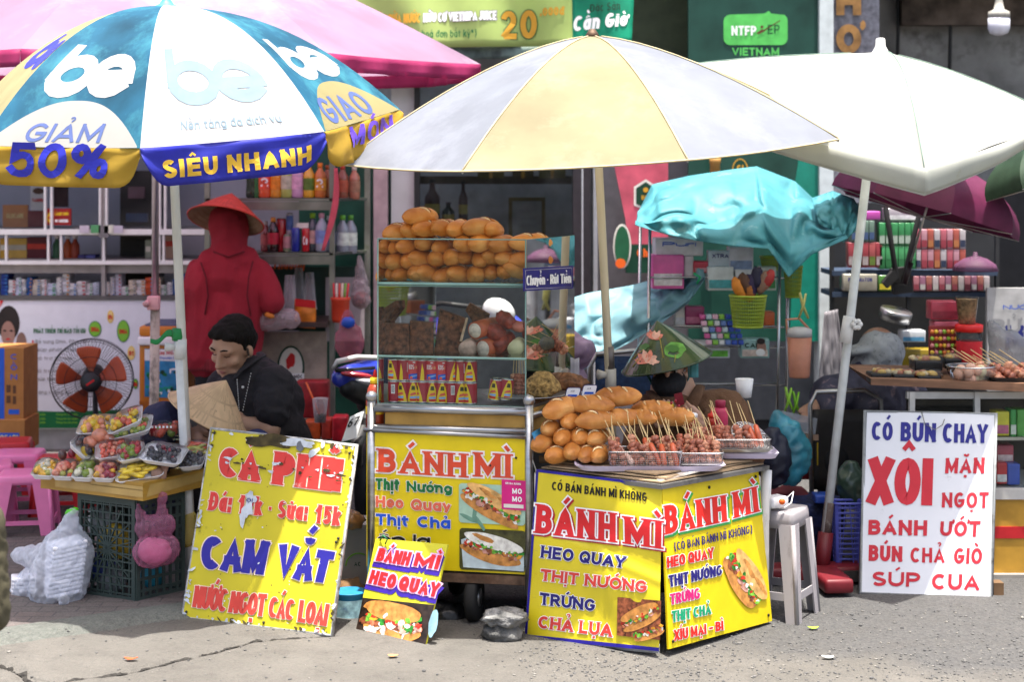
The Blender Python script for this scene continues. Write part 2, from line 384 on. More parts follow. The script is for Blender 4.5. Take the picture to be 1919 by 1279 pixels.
def letters(mb,text,place,aspect,m,w=.2,off=.002,serif=0,extra=0,gap=.14,slant=0,shift=(0,0),clamp=True,div=False):
 """place(u, v, off) -> world point; u 0..1 along the line, v in cap heights"""
 n_=sum(1 for c in text if c != ' ');nat=sum(GL[unicodedata.normalize('NFD',{'Đ':'D','đ':'d'}.get(c,c))[0]][0] if c != ' ' else .34 for c in text)
 want=nat*.62+w*n_+gap*(len(text)-1)*(1.35 if serif else 1);sq=min(1,aspect/want);asp0=aspect;aspect=max(aspect,want)   # squeeze condensed lines sideways, strokes included
 for i,(s,ww) in enumerate(strokes(text,aspect,w,serif,gap,slant)):
  if sq < .8:s=[(x*sq,y) for x,y in s];ww *= .5+.5*sq
  elif sq < 1:s=[(x*sq,y) for x,y in s]
  ys=[p[1] for p in s]
  if div:
   o=[s[0]]
   for p,q in zip(s,s[1:]):n=max(1,int(math.dist(p,q)/.14));o+=[(p[0]+(q[0]-p[0])*j/n,p[1]+(q[1]-p[1])*j/n) for j in range(1,n+1)]
   s=o
  cap=clamp and min(ys) >= 0 and max(ys) <= 1;L,Q=expand(s,ww,extra,cap*(1+div))
  lo,hi=-1e9,1e9
  if cap:lo,hi=-extra,1+extra
  o=off+.00004*i;n=len(L)
  pt=lambda p:place((p.x+shift[0])/asp0,max(lo,min(hi,p.y))+shift[1],o)
  mb.add([pt(p) for p in L]+[pt(p) for p in Q],[(j,j+1,n+j+1,n+j) for j in range(n-1)],m)
def on_plane(mb,plane,text,quad,m,**k):
 """quad in photo pixels (TL, TR, BR, BL of the cap-height box) projected onto a sign's plane"""
 pl=lambda u,v,o:plane.hit(*bil(quad,u,v),o)
 wd=math.dist(bil(quad,0,.5),bil(quad,1,.5));ht=math.dist(bil(quad,.5,0),bil(quad,.5,1))
 letters(mb,text,pl,wd/ht,m,**k)
def poly_on(mb,plane,pts,m,off=.002):
 mb.add([plane.hit(x,y,off) for x,y in pts],[list(range(len(pts)))],m)
def ring2(cx,cy,rx,ry,n=20,a=0,jit=0,seed=1):
 out=[]
 for i in range(n):
  q=2*pi*i/n;k=1+jit*noise.noise(V((math.cos(q)*1.5,math.sin(q)*1.5,seed*2.3)));x=rx*k*math.cos(q);y=ry*k*math.sin(q)
  out.append((cx+x*math.cos(a)-y*math.sin(a),cy+x*math.sin(a)+y*math.cos(a)))
 return out
# ------------------------------------------------------------------ ground: one sheet, fine where the photo looks at it
def frange(a,b,s):return [a+s*i for i in range(int(round((b-a)/s)))]
gx=[-60,-30,-15,-8,-5,-3.5,-2.6]+frange(-2.2,-.2,.016)+frange(-.2,2.4,.035)+[2.4,2.8,3.5,5,8,15,30,60]
gy=[-60,-25,-10,-3,1,3.5,4.6,5.2]+frange(5.5,6.8,.014)+frange(6.8,8.4,.05)+[8.4,9,10,12,20,60]
crack=[G(0,1285),G(110,1275),G(230,1262),G(330,1236),G(400,1222),G(470,1202),G(520,1196),G(640,1190)]
crack2=[G(-10,1240),G(30,1252),G(70,1283)]
def segd(x,y,pl):
 best=9
 for a,b in zip(pl,pl[1:]):
  ax,ay=a.x,a.y;dx,dy=b.x-ax,b.y-ay;t=max(0,min(1,((x-ax)*dx+(y-ay)*dy)/(dx*dx+dy*dy)));best=min(best,math.hypot(x-ax-t*dx,y-ay-t*dy))
 return best
kerb0,kerb1=G(0,1212),G(330,1163)
def kerbd(x,y):
 """signed distance in front of (-) or behind (+) the worn kerb edge"""
 d=(kerb1-kerb0);n=V((-d.y,d.x)).normalized();return (V((x,y))-V((kerb0.x,kerb0.y))).dot(n)
def gh(x,y):
 if not (-2.3 < x < 2.5 and 5.4 < y < 8.4):return 0
 h=.004*noise.noise(V((x*3,y*3,0)))+.0018*noise.noise(V((x*22,y*22,3)))
 if x < .2:
  d=segd(x,y,crack)+.012*noise.noise(V((x*14,y*14,7)));h -= .012*max(0,1-abs(d)/.03)
  d=segd(x,y,crack2)+.02*noise.noise(V((x*14,y*14,9)));h -= .03*max(0,1-abs(d)/.035)
  k=kerbd(x,y);fade=max(0,min(1,(-.95-x)/.25))
  if k > 0:h+=fade*(.022*min(1,k/.05)-.012*max(0,min(1,(k-.17)/.02)))
 return h
def ground_mat():
 m=bpy.data.materials.new('street_surface');m.use_nodes=True;t=m.node_tree;N=t.nodes.new;L=t.links.new;b=t.nodes['Principled BSDF']
 tc=N('ShaderNodeTexCoord');O=tc.outputs['Object']
 def nz(s,d=8,r=.6):n=N('ShaderNodeTexNoise');n.inputs['Scale'].default_value=s;n.inputs['Detail'].default_value=d;n.inputs['Roughness'].default_value=r;L(O,n.inputs[0]);return n.outputs[0]
 def rmp(i,a,b_,ca,cb):r=N('ShaderNodeValToRGB');L(i,r.inputs[0]);e=r.color_ramp.elements;e[0].position=a;e[1].position=b_;e[0].color=(*ca,1);e[1].color=(*cb,1);return r.outputs[0]
 def mix(f,a,b_,mode='MIX'):
  n=N('ShaderNodeMix');n.data_type='RGBA';n.blend_type=mode
  if isinstance(f,float):n.inputs[0].default_value=f
  else:L(f,n.inputs[0])
  L(a,n.inputs[6]);L(b_,n.inputs[7]);return n.outputs[2]
 def math_(op,a,b_=None,c=None):
  n=N('ShaderNodeMath');n.operation=op
  for k,v in enumerate((a,b_,c)):
   if v is None:continue
   if isinstance(v,(int,float)):n.inputs[k].default_value=v
   else:L(v,n.inputs[k])
  return n.outputs[0]
 sx=N('ShaderNodeSeparateXYZ');L(O,sx.inputs[0]);x,y=sx.outputs[0],sx.outputs[1]
 fine=nz(55,6,.75);big=nz(2.2,7,.6)
 vo=N('ShaderNodeTexVoronoi');vo.inputs['Scale'].default_value=95;L(O,vo.inputs[0])
 asph=mix(.55,rmp(fine,.3,.7,(.055,.056,.058),(.10,.099,.097)),rmp(vo.outputs['Color'],.1,.95,(.06,.06,.062),(.115,.113,.11)))
 conc=mix(.5,rmp(fine,.25,.75,(.095,.091,.084),(.145,.138,.126)),rmp(big,.3,.7,(.085,.081,.074),(.16,.151,.137)))
 # concrete apron at the front left, asphalt on the right and behind
 e=math_('MULTIPLY_ADD',big,.55,math_('MULTIPLY_ADD',x,.30,math_('MULTIPLY',y,.95)))
 k=rmp(e,.0,1,(1,1,1),(0,0,0))
 mr=N('ShaderNodeMapRange');L(e,mr.inputs[0]);mr.inputs[1].default_value=6.22;mr.inputs[2].default_value=6.42
 base=mix(mr.outputs[0],conc,asph)
 # pavement of worn reddish tiles behind a grey-green kerb on the left
 kx,ky=(kerb1-kerb0).normalized().x,(kerb1-kerb0).normalized().y
 kd=math_('ADD',math_('MULTIPLY',math_('SUBTRACT',x,kerb0.x),-ky),math_('MULTIPLY',math_('SUBTRACT',y,kerb0.y),kx))
 kd=math_('MULTIPLY_ADD',math_('SUBTRACT',nz(9),.5),.03,kd)
 kmask=math_('MULTIPLY',math_('GREATER_THAN',kd,0),math_('LESS_THAN',x,-1.02));tmask=math_('MULTIPLY',math_('GREATER_THAN',kd,.19),math_('LESS_THAN',x,-.9))
 kcol=rmp(fine,.3,.7,(.085,.094,.086),(.16,.165,.15))
 br=N('ShaderNodeTexBrick');L(O,br.inputs[0]);br.inputs['Scale'].default_value=3.4;br.inputs['Mortar Size'].default_value=.012;br.inputs[1].default_value=(.15,.118,.11,1);br.inputs[2].default_value=(.12,.112,.108,1);br.inputs[3].default_value=(.05,.05,.05,1)
 tcol=mix(.45,br.outputs[0],rmp(fine,.3,.7,(.07,.066,.064),(.19,.17,.165)))
 base=mix(kmask,base,kcol);base=mix(tmask,base,tcol)
 st=nz(7,9,.75);base=mix(rmp(st,.5,.7,(0,0,0),(.6,.6,.6)),base,rmp(fine,0,1,(.05,.047,.043),(.1,.095,.09)))
 L(base,b.inputs['Base Color']);b.inputs['Roughness'].default_value=.93;b.inputs['Specular IOR Level'].default_value=.15
 bp=N('ShaderNodeBump');bp.inputs['Strength'].default_value=.55;bp.inputs['Distance'].default_value=.012;L(math_('ADD',fine,vo.outputs['Distance']),bp.inputs['Height']);L(bp.outputs[0],b.inputs['Normal'])
 return m
CRACK_DARK=mat('crack_soil_shade',(.022,.02,.017),.95,var=.5,scale=60)  # one dark colour for the soil and the shade down in the crack
g=MB();GM=ground_mat()
nxg,nyg=len(gx)-1,len(gy)-1
g.grid(lambda u,v:V((gx[round(u*nxg)],gy[round(v*nyg)],gh(gx[round(u*nxg)],gy[round(v*nyg)]))),nxg,nyg,GM)
g.build('street',None,(0,0,0),kind='structure')
for pl,wd in ((crack,.011),(crack2,.02)):
 b=MB();pts=[]
 for p,q in zip(pl,pl[1:]):pts+=[p.lerp(q,k/40) for k in range(40)]
 L=[];Q=[]
 for i,p in enumerate(pts):
  t_=(pts[min(i+1,len(pts)-1)]-pts[max(i-1,0)]).normalized();n_=V((-t_.y,t_.x,0));p=p+n_*(.016*noise.noise(V((i*.06,2,0)))+.005*noise.noise(V((i*.5,5,0))))
  w0=wd*max(.12,.55+.9*noise.noise(V((i*.11,9,wd))));w1=wd*max(.12,.5+1.1*noise.noise(V((i*.17,4,wd))))
  for a_,o_,l in ((w0,1,L),(w1,-1,Q)):r_=p+n_*o_*a_;l.append(V((r_.x,r_.y,gh(r_.x,r_.y)+.004)))
 n=len(pts);b.add(L+Q,[(j,j+1,n+j+1,n+j) for j in range(n-1)],CRACK_DARK);b.build('ground_crack',None,(0,0,0),kind='structure')
# loose grit, chips and fallen leaves
gm=[mat('grit_a',(.14,.137,.132),.9),mat('grit_b',(.085,.085,.086),.9),mat('grit_c',(.22,.21,.19),.9)]
q=MB()
for i in range(2000):
 if i < 1850:px=random.uniform(960,1919);py=random.choice((random.gauss(1245,30),random.uniform(1130,1279)))
 else:px=random.uniform(0,1000);py=random.uniform(1180,1279)
 if py < 1120:continue
 p=G(px,py);s=random.uniform(.0015,.0055)*(1.5 if random.random() < .05 else 1)
 q.ell((p.x,p.y,gh(p.x,p.y)+s*.3),(s*random.uniform(.8,1.6),s,s*.6),random.choice(gm[:2]+gm[:2]+gm),(0,0,random.uniform(0,3)),5,3,.5,i)
q.build('gravel',None,(0,0,0),kind='stuff',label='loose grit and small chips scattered over the street')
for (px,py,m,lab) in ((1060,1168,'c8a070',''),(1076-340,1234,'c79a5e','dry brown leaf on the concrete in front of the small sign'),(245,1240,'b4552c','rust coloured leaf scrap lying beside the crack'),(1524,1182,'a5e03a','bright green scrap of peel near the grey stool'),(1262+290,1237,'e6efe2','pale scrap of paper on the gritty asphalt')):
 if not lab:continue
 b=MB();p=G(px,py);mm=mat('scrap_'+m,m,.8)
 pts=[V((p.x+a*.022,p.y+c*.012,gh(p.x,p.y)+.006+.006*abs(a))) for a,c in ring2(0,0,1,1,10,0,.4,px)]
 b.slab(pts,(0,0,.0015),mm);b.build('leaf' if 'leaf' in lab else 'scrap',None,label=lab,cat='litter')
# ------------------------------------------------------------------ buildings behind
def rect(mb,x0,y0,x1,y1,Y,d,m,bev=0):
 a=P(x0,y0,Y);c=P(x1,y1,Y);return mb.box(((a.x+c.x)/2,Y+d/2,(a.z+c.z)/2),(abs(c.x-a.x),d,abs(a.z-c.z)),m,None,bev)
def flat(Y):return Plane(P(0,0,Y),P(100,0,Y),P(0,100,Y))
def rectpts(x0,y0,x1,y1):return [(x0,y0),(x1,y0),(x1,y1),(x0,y1)]
wall_lilac=mat('lilac_plaster',(.48,.46,.52),.8,var=.1,scale=3)
wall_grey=mat('grey_plaster',(.62,.62,.64),.8,var=.1,scale=4,dirt='5d5a58',damt=.15)
concrete=mat('stained_concrete',(.3,.3,.29),.9,var=.45,scale=2.3,dirt='3a352f',dscale=2.2,damt=.55,bump=.4,bscale=25)
dark=mat('shop_dark',(.02,.021,.023),.6)
alu=mat('white_aluminium',(.8,.8,.82),.35,.2,var=.06)
steel_grey=mat('grey_profile',(.32,.3,.3),.45,.4)
green_dark=mat('dark_green_board',(.01,.06,.042),.35,var=.25,scale=5)
# the pharmacy: a glazed counter with shelves
ph=thing('pharmacy_front','grey pharmacy front of white framed glass shelves above a poster counter','shop front',P(160,850,10.6))
b=MB();rect(b,-500,-120,640,850,11.5,.15,wall_lilac);b.build('back_wall',ph)
b=MB();rect(b,-500,-160,640,62,10.9,.5,wall_lilac);b.build('lintel',ph)
b=MB();rect(b,-500,803,640,852,10.62,.7,mat('plinth_concrete',(.4,.41,.41),.9,dirt='6b6862',damt=.3));b.build('plinth',ph)
b=MB();rect(b,-500,563,385,805,10.6,.6,mat('counter_laminate',(.72,.74,.8),.35,var=.04));b.build('counter',ph)
b=MB()
rect(b,-500,486,385,512,10.62,.55,steel_grey);rect(b,-500,428,385,442,10.62,.55,steel_grey);rect(b,-500,555,385,563,10.58,.6,mat('shelf_edge',(.1,.1,.1),.5))
b.build('shelf',ph)
b=MB()
for y0,y1 in ((430,440),(489,496)):rect(b,-500,y0,385,y1,10.56,.05,alu)
for x in (84,96,187,199,299,309):rect(b,x-2,40,x+2,430,10.57,.03,alu)
for x in (11,90,114,194,298,306):rect(b,x-2,440,x+2,489,10.57,.03,alu)
rect(b,190,40,197,560,10.585,.04,steel_grey)
b.build('frame',ph)
b=MB();rect(b,-500,62,385,428,10.6,.006,glass('shop_glass',(.8,.82,.84),.05,.008));b.build('glass',ph)
b=MB();rect(b,225,320,285,556,11.0,.4,mat('dark_cabinet_wood',(.03,.024,.022),.5));rect(b,240,350,270,372,10.97,.03,mat('dull_pink',(.25,.14,.16),.7));rect(b,236,400,276,416,10.97,.03,mat('dull_blue',(.06,.1,.2),.7));rect(b,230,450,280,500,10.97,.03,dark);b.build('cabinet',ph)
# boxes and notices on the pharmacy shelves
def pboard(name,pts,Y,m,label,cat,d=.02):
 b=MB();b.slab([P(x,y,Y) for x,y in pts],(0,d,0),m);t=thing(name,label,cat,P(sum(p[0] for p in pts)/len(pts),max(p[1] for p in pts),Y));b.build('panel',t);return t
def txt(t,Y,text,x0,y0,x1,y1,m,name='lettering',**k):
 b=MB();on_plane(b,flat(Y),text,rectpts(x0,y0,x1,y1),m,off=.003,**k);return b.build(name,t)
ink={n:mat('ink_'+n,c,.5,var=.05) for n,c in dict(red='c8171d',navy='17216f',black='15130f',white='f4f4f4',green='0e6b3c',blue='1b57c4',yellow='f2c928',orange='e8641e',pink='e24a9a',gold='cf9a2c',dgreen='0c3d2a',paleblue='7fa7dd',grey='8b8b8e',brown='5b3a22',teal='19a08a',magenta='d0218a',lime='7fc23a',skin='c78f6f',offwhite='e5e0d6',cyan='2aa7c8',salmon='d86048',purple='4a2f9a',cream='efd98d').items()}
t=pboard('advert_card',rectpts(5,384,52,426),10.75,mat('card_orange','cf8a50',.6),'orange advert card leaning on the upper pharmacy shelf','card');txt(t,10.74,'GLUCARE',12,400,44,409,ink['cream'],w=.22)
t=pboard('advert_card',rectpts(52,395,84,426),10.72,mat('card_maroon','7a2430',.6),'maroon card with pale script below the white advert','card')
t=pboard('advert_card',rectpts(57,345,86,394),10.72,mat('card_white','dedbd6',.6),'white advert with a red line and a cooking pan picture','card');txt(t,10.71,'TAMMIA',60,372,84,378,ink['red'],w=.25);b=MB();poly_on(b,flat(10.72),ring2(72,358,11,6,14),ink['brown']);b.build('picture',t)
t=pboard('no_smoking_sign',rectpts(86,391,133,422),10.6,mat('sign_red','d8322e',.5),'red no smoking sign with a yellow round symbol on pharmacy glass','sign')
b=MB();poly_on(b,flat(10.6),ring2(94,408,6,10,18),ink['yellow']);poly_on(b,flat(10.6),rectpts(90,406,98,410),ink['red'],.004);b.build('symbol',t);txt(t,10.6,'CẤM HÚT THUỐC',102,398,129,404,ink['yellow'],w=.22);txt(t,10.6,'NO SMOKING',103,411,128,417,ink['white'],w=.22)
t=pboard('advert_card',rectpts(98,345,127,388),10.9,mat('card_dkred','3c1418',.6),'dark red double card hanging inside the pharmacy window','card')
for i,(x,c,lab) in enumerate(((149,'c9c3d2','lilac price card'),(170,'57a06a','green price card'),(185,'77777a','grey printed card'),(195,'d8dccf','cream price card'),(212,'c6c3d4','pale violet price card'))):
 pboard('price_card',rectpts(x,423+(i % 2)*-1,x+18,437+(i == 2)*8),10.54,mat('pcard'+c,c,.6),lab+' clipped to the white shelf rail of the pharmacy','card',.004)
for i,(x0,x1,y0,c,lab) in enumerate(((0,10,447,'d8a63a','yellow carton at the far end of the middle pharmacy shelf'),(13,50,447,'c9a750','yellow and white carton on the middle pharmacy shelf'),(50,87,445,'5c1c26','maroon carton on the middle pharmacy shelf'),(146,158,478,'4a4a86','small violet box on the middle pharmacy shelf'),(160,178,478,'5a62a4','blue violet box beside the post on the middle shelf'),(306,330,440,'b08f7c','tan and yellow carton on the middle shelf by the pole'),(272,283,450,'9aa392','slim grey green carton on the middle shelf'))):
 b=MB();rect(b,x0,y0,x1,488,10.75,.12,mat('carton'+c,c,.6));rect(b,x0+1,y0+12,x1-1,y0+22,10.747,.004,mat('carton_band%d' % (i % 3),('e6e2d8','b4b0a2','c0392b')[i % 3],.6));b.build('carton',None,label=lab,cat='box')
for i,(x,c) in enumerate(((107,'3b6b4a'),(127,'b4562c'),(141,'a2452f'))):
 b=MB();p=P(x,489,10.8);b.lathe([(.026,0),(.028,.02),(.028,.1),(.012,.13),(.012,.14)],mat('jar'+c,c,.4),p,n=12);b.lathe([(.017,.14),(.017,.175)],mat('jar_cap','dddddd',.4),p,n=12)
 b.build('medicine_bottle',None,label=('green','orange','rust red')[i]+' labelled medicine bottle with a white cap on the middle shelf',cat='bottle')
random.seed(11);x=2.0;stack=0
bcols=['e9e9ea']*9+['dfe3ea','2b62a8','d95a2b','cfd6d4','2f8a68','2a4aa0','d9dff0','e8dcc8']
while x < 384:
 wd=random.choice((9,11,12,14,17));hb=random.choice((5.2,6,7));n=random.choice((3,4,5,6,6,5));c=random.choice(bcols)
 if 186 < x+wd/2 < 198:x=198
 for k in range(n):
  b=MB();j=random.uniform(-.8,.8);y1=555-k*hb
  rect(b,x+j,y1-hb+.5,x+wd-1+j,y1,10.66+random.uniform(0,.03),.13,mat('medbox'+c,c,.6,var=.05));rect(b,x+j+wd*.55,y1-hb*.7,x+wd-2.5+j,y1-hb*.3,10.655,.006,mat('medband%d' % (stack % 5),('3a7fc0','c23a3a','3f9a5c','8a8a95','d08a2a')[stack % 5],.6))
  b.build('medicine_box',None,label='%s box, %s from the bottom of the %s stack along the lowest pharmacy shelf' % ({'2b62a8':'blue','d95a2b':'orange','2f8a68':'green','2a4aa0':'dark blue'}.get(c,'white'),ORD[k],nth(stack)),cat='medicine box',group='medicine boxes stacked on the pharmacy counter')
 x+=wd;stack+=1
# the poster on the counter front
po=thing('health_poster','white health poster with green foot and mother and child picture on counter','poster',P(160,803,10.58))
b=MB();rect(b,0,562,330,803,10.588,.01,mat('poster_white',(.74,.77,.85),.35,var=.03));b.build('sheet',po)
b=MB();fp=flat(10.588);poly_on(b,fp,[(-10,769),(40,770),(110,772),(256,768),(256,803),(-10,803)],ink['green']);b.build('green_foot',po)
b=MB()
poly_on(b,fp,ring2(16,606,21,33,20),mat('hair_print','241b1a',.5),.002);poly_on(b,fp,ring2(15,626,13,24,18),mat('face_print','a07a6c',.5),.004);poly_on(b,fp,ring2(40,645,10,22,16),mat('face_print2','8a6a5e',.5),.003)
poly_on(b,fp,[(2,654),(50,660),(50,700),(2,700)],mat('cloth_print','7c6a70',.5),.0035)
for ex in (9,21):poly_on(b,fp,ring2(ex,620,3,1.8,8),ink['black'],.006)
poly_on(b,fp,ring2(15,636,4.5,1.6,8),ink['red'],.006)
poly_on(b,fp,[(0,562),(6,564),(0,577)],ink['red'],.006)
b.build('picture',po)
b=MB();on_plane(b,fp,'PHÁT TRIỂN TRÍ NÃO TỐI ƯU',rectpts(63,616,160,625),ink['green'],w=.22,off=.003)
for i,(y,s) in enumerate(((641,'Bổ sung DHA, EPA và'),(656,'giúp phát triển trí'),(672,'bổ trợ trí não'),(696,'Hỗ trợ tăng cường'),(711,'giúp bảo vệ mắt'),(736,'Tăng cường sức khoẻ'))):on_plane(b,fp,s,rectpts(66,y-4,66+5.0*len(s),y+3),ink['grey'],w=.15,off=.003)
for y in (640,695,733):poly_on(b,fp,[(60,y-3),(64,y),(60,y+5)],ink['red'],.003)
for x in (45,105):
 for y in (778,786,793):on_plane(b,fp,'Thông tin sản phẩm',rectpts(x,y-2.5,x+40,y+1),ink['lime'],w=.2,off=.006)
b.build('lettering',po)
b=MB()
for x,y,rx,ry,c,s in ((178,617,12,15,'lime','DHA'),(231,621,12,21,'lime','DHA'),(207,594,6,12,'cream','EPA'),(246,662,7,13,'cream','B1'),(254,720,5,10,'lime','B6')):
 poly_on(b,fp,ring2(x,y,rx,ry,22),ink['green' if c == 'lime' else 'yellow'],.003);poly_on(b,fp,ring2(x,y,rx-1.5,ry-1.5,22),ink[c],.0045);on_plane(b,fp,s,rectpts(x-rx*.6,y-4,x+rx*.6,y+5),ink['red'],w=.25,off=.006)
b.build('badge',po)
card=mat('brown_cardboard','a8743c',.8,var=.1,bump=.1)
b=MB();t=thing('cardboard_box','tall brown cardboard box with blue stripe and printed letters CỒN','box',P(20,786,9.9));rect(b,-60,653,44,786,9.9,.3,card);b.build('carton',t)
b=MB();fp2=flat(9.9);poly_on(b,fp2,rectpts(-2,653,8,786),ink['blue']); 
for ch,y in (('C',664),('Ồ',684),('N',702)):on_plane(b,fp2,ch,rectpts(20,y,32,y+10),ink['blue'],w=.2)
for y in (722,742):poly_on(b,fp2,rectpts(12,y,20,y+14),ink['brown']);poly_on(b,fp2,rectpts(24,y+1,30,y+16),ink['brown'])
poly_on(b,fp2,rectpts(16,768,36,777),ink['blue']);b.build('print',t)
b=MB();t=thing('cardboard_box','brown drinks carton with a blue panel reading OCARI SWEAT','box',P(20,848,9.85));rect(b,-60,788,46,848,9.85,.3,card);b.build('carton',t)
b=MB();fp2=flat(9.85);poly_on(b,fp2,rectpts(-4,812,36,840),ink['blue']);on_plane(b,fp2,'OCARI',rectpts(0,816,33,824),ink['cream'],w=.22,off=.004);on_plane(b,fp2,'SWEAT',rectpts(0,828,33,836),ink['cream'],w=.22,off=.004);b.build('print',t)
# green drinks shop in the middle
gs=thing('drinks_shop_front','grey and dark green drinks shop front with tall dark window frames','shop front',P(950,850,10.6))
b=MB();rect(b,600,-140,1560,900,11.9,.15,mat('shop_back',(.5,.5,.52),.8));b.build('back_wall',gs)
b=MB();rect(b,560,250,735,900,10.55,.1,green_dark);b.build('green_board',gs)
b=MB();rect(b,733,110,782,900,10.5,.2,wall_grey);rect(b,1100,150,1292,900,10.55,.2,mat('grey_panel',(.22,.21,.22),.6));b.build('wall',gs)
b=MB();rect(b,700,270,726,900,10.45,.1,mat('pinkish_post',(.5,.36,.39),.5));b.build('post',gs)
b=MB();rect(b,1112,300,1120,900,10.5,.05,alu);b.build('post',gs)
b=MB();rect(b,600,108,1300,152,10.4,.3,mat('dark_lintel',(.06,.06,.062),.5));rect(b,1180,-60,1296,110,10.7,.1,mat('olive_lintel',(.07,.085,.04),.6));b.build('lintel',gs)
b=MB();rect(b,776,150,786,900,10.45,.08,dark);rect(b,1074,150,1106,900,10.45,.12,mat('mullion',(.07,.058,.065),.4,.3));rect(b,1090,152,1093,900,10.44,.02,alu);b.build('window_frame',gs)
b=MB();rect(b,784,150,1076,900,10.52,.008,glass('window_glass',(.72,.76,.76),.1,.012));b.build('window_glass',gs)
b=MB();rect(b,786,330,1072,345,11.3,.3,mat('wood_shelf',(.1,.07,.04),.6));b.build('shelf',gs)
for i,(x,y0,y1,r,c,lab) in enumerate(((810,332,405,.05,'4a1414','large dark red bottle inside the drinks shop window'),(868,335,405,.03,'3c1512','slim brown bottle inside the drinks shop window'),(840,372,408,.04,'20302a','dark green jar inside the drinks shop window'))):
 b=MB();p=P(x,y1+10,11.1);h=(y1-y0)*mpp(11.1)
 b.lathe([(r,0),(r,h*.62),(r*.4,h*.82),(r*.36,h)],mat('wb'+c,c,.3,spec=.6),p,n=14);b.lathe([(r*1.02,h*.2),(r*1.02,h*.45)],mat('wlabel','b9a24a',.6),p,n=14,cap=False);b.lathe([(r*.42,h),(r*.42,h*1.08)],dark,p,n=12);b.build('bottle',None,label=lab,cat='bottle')
b=MB();rect(b,780,415,900,424,11.0,.3,mat('wood_shelf','x'));b.build('display_shelf',None,label='wooden display ledge under bottles in the drinks shop window',cat='shelf')
t=thing('framed_certificate','framed certificate with gold frame hanging in the drinks shop','frame',P(988,452,11.4));b=MB();rect(b,953,370,1022,455,11.4,.03,mat('gold_frame',(.16,.11,.03),.4,.5));b.build('frame',t);b=MB();rect(b,960,377,1015,450,11.39,.01,mat('paper_grey',(.36,.35,.35),.7));b.build('paper',t)
b=MB()
for i,s in enumerate(('GIẤY','CHỨNG NHẬN','VIỆT NAM')):on_plane(b,flat(11.39),s,rectpts(972,392+i*14,1004,398+i*14),ink['grey'],w=.18,off=.003)
b.build('lettering',t)
for i,(x0,x1,y0,y1,c,lab) in enumerate(((895,945,312,334,'6a5a24','gold gift box on the shop window shelf'),(960,1000,305,334,'554620','tall olive gift box on the shop window shelf'),(1010,1060,315,334,'77703e','pale gold gift box on the shop window shelf'))):
 b=MB();rect(b,x0,y0,x1,y1,11.28,.1,mat('gift'+c,c,.5));rect(b,(x0+x1)/2-3,y0,(x0+x1)/2+3,y1,11.275,.01,ink['gold']);b.build('gift_box',None,label=lab,cat='box')
# banners of the drinks shop
bn=thing('juice_banner','pale green promotional banner with gold 20.000đ hung above the shop','banner',P(910,112,9.75))
bq=[(560,-30),(1190,-30),(1183,84),(600,92)]
def bpl(u,v,o,Y=9.75):
 x,y=bil(bq,u,v);p=P(x,y,Y-o);p.y+=.018*math.sin(u*11)*math.cos(v*2.5)+.01*math.sin(u*31+2*v);return p
bt=mat('banner_lime','cfe58a',.5,trans=.4,var=.22,scale=1.6);b=MB();b.grid(lambda u,v:bpl(u*.812,v,0),60,8,bt);b.build('cloth',bn,solid=.002)
b=MB();b.grid(lambda u,v:bpl(.812+.188*u,v,0),16,8,mat('banner_green','12a07a',.5,trans=.4,var=.35,scale=4));b.build('green_end',bn,solid=.002)
b=MB();b.grid(lambda u,v:P(620+560*u,92-8*u+22*v,9.78+.01*math.sin(u*40)),60,3,mat('banner_fold','6b7f78',.6,var=.5,scale=9,trans=.3));b.build('folded_edge',bn,solid=.002)
b=MB()
def onb(text,quad,m,**k):
 def pl(u,v,o):
  x,y=bil(quad,u,v);uu=(x-560)/630;vv=1-(y+30)/118;p=P(x,y,9.75-o);p.y+=.018*math.sin(uu*11)*math.cos(vv*2.5)+.01*math.sin(uu*31+2*vv);return p
 letters(b,text,pl,math.dist(bil(quad,0,.5),bil(quad,1,.5))/math.dist(bil(quad,.5,0),bil(quad,.5,1)),m,**k)
onb('ÉP MẬT DỪA NƯỚC',[(682,27),(788,24),(788,43),(682,46)],ink['gold'],w=.22,off=.006);onb('HỮU CƠ VIETNIPA JUICE',[(794,24),(930,19),(930,37),(794,42)],ink['grey'],w=.24,extra=.07,off=.005);onb('HỮU CƠ VIETNIPA JUICE',[(794,24),(930,19),(930,37),(794,42)],ink['white'],w=.24,off=.008)
onb('(Áp dụng kèm với hoá đơn bất kỳ*)',[(680,58),(893,55),(893,69),(680,73)],ink['green'],w=.13,off=.006)
onb('20',[(938,20),(1006,18),(1006,71),(938,73)],ink['green'],w=.2,extra=.035,off=.005);onb('20',[(938,20),(1006,18),(1006,71),(938,73)],ink['gold'],w=.2,off=.008);onb('.000đ',[(1012,15),(1057,11),(1057,27),(1012,30)],ink['gold'],w=.22,off=.006)
b.build('lettering',bn)
b=MB();onb('Đặc Sản',[(1106,8),(1162,2),(1162,18),(1106,22)],ink['dgreen'],w=.14,off=.006);onb('Cần Giờ',[(1074,30),(1174,22),(1174,48),(1074,58)],ink['white'],w=.22,slant=.15,off=.006);b.build('lettering',bn)
t=thing('hanging_poster','pink juice poster with dark badge hanging beside the shop window','poster',P(1200,510,10.3));b=MB();b.slab([P(x,y,10.3) for x,y in ((1148,295),(1252,295),(1252,512),(1183,512),(1172,410))],(0,.015,0),mat('poster_pink','c9566a',.5,var=.25,scale=6));b.build('sheet',t)
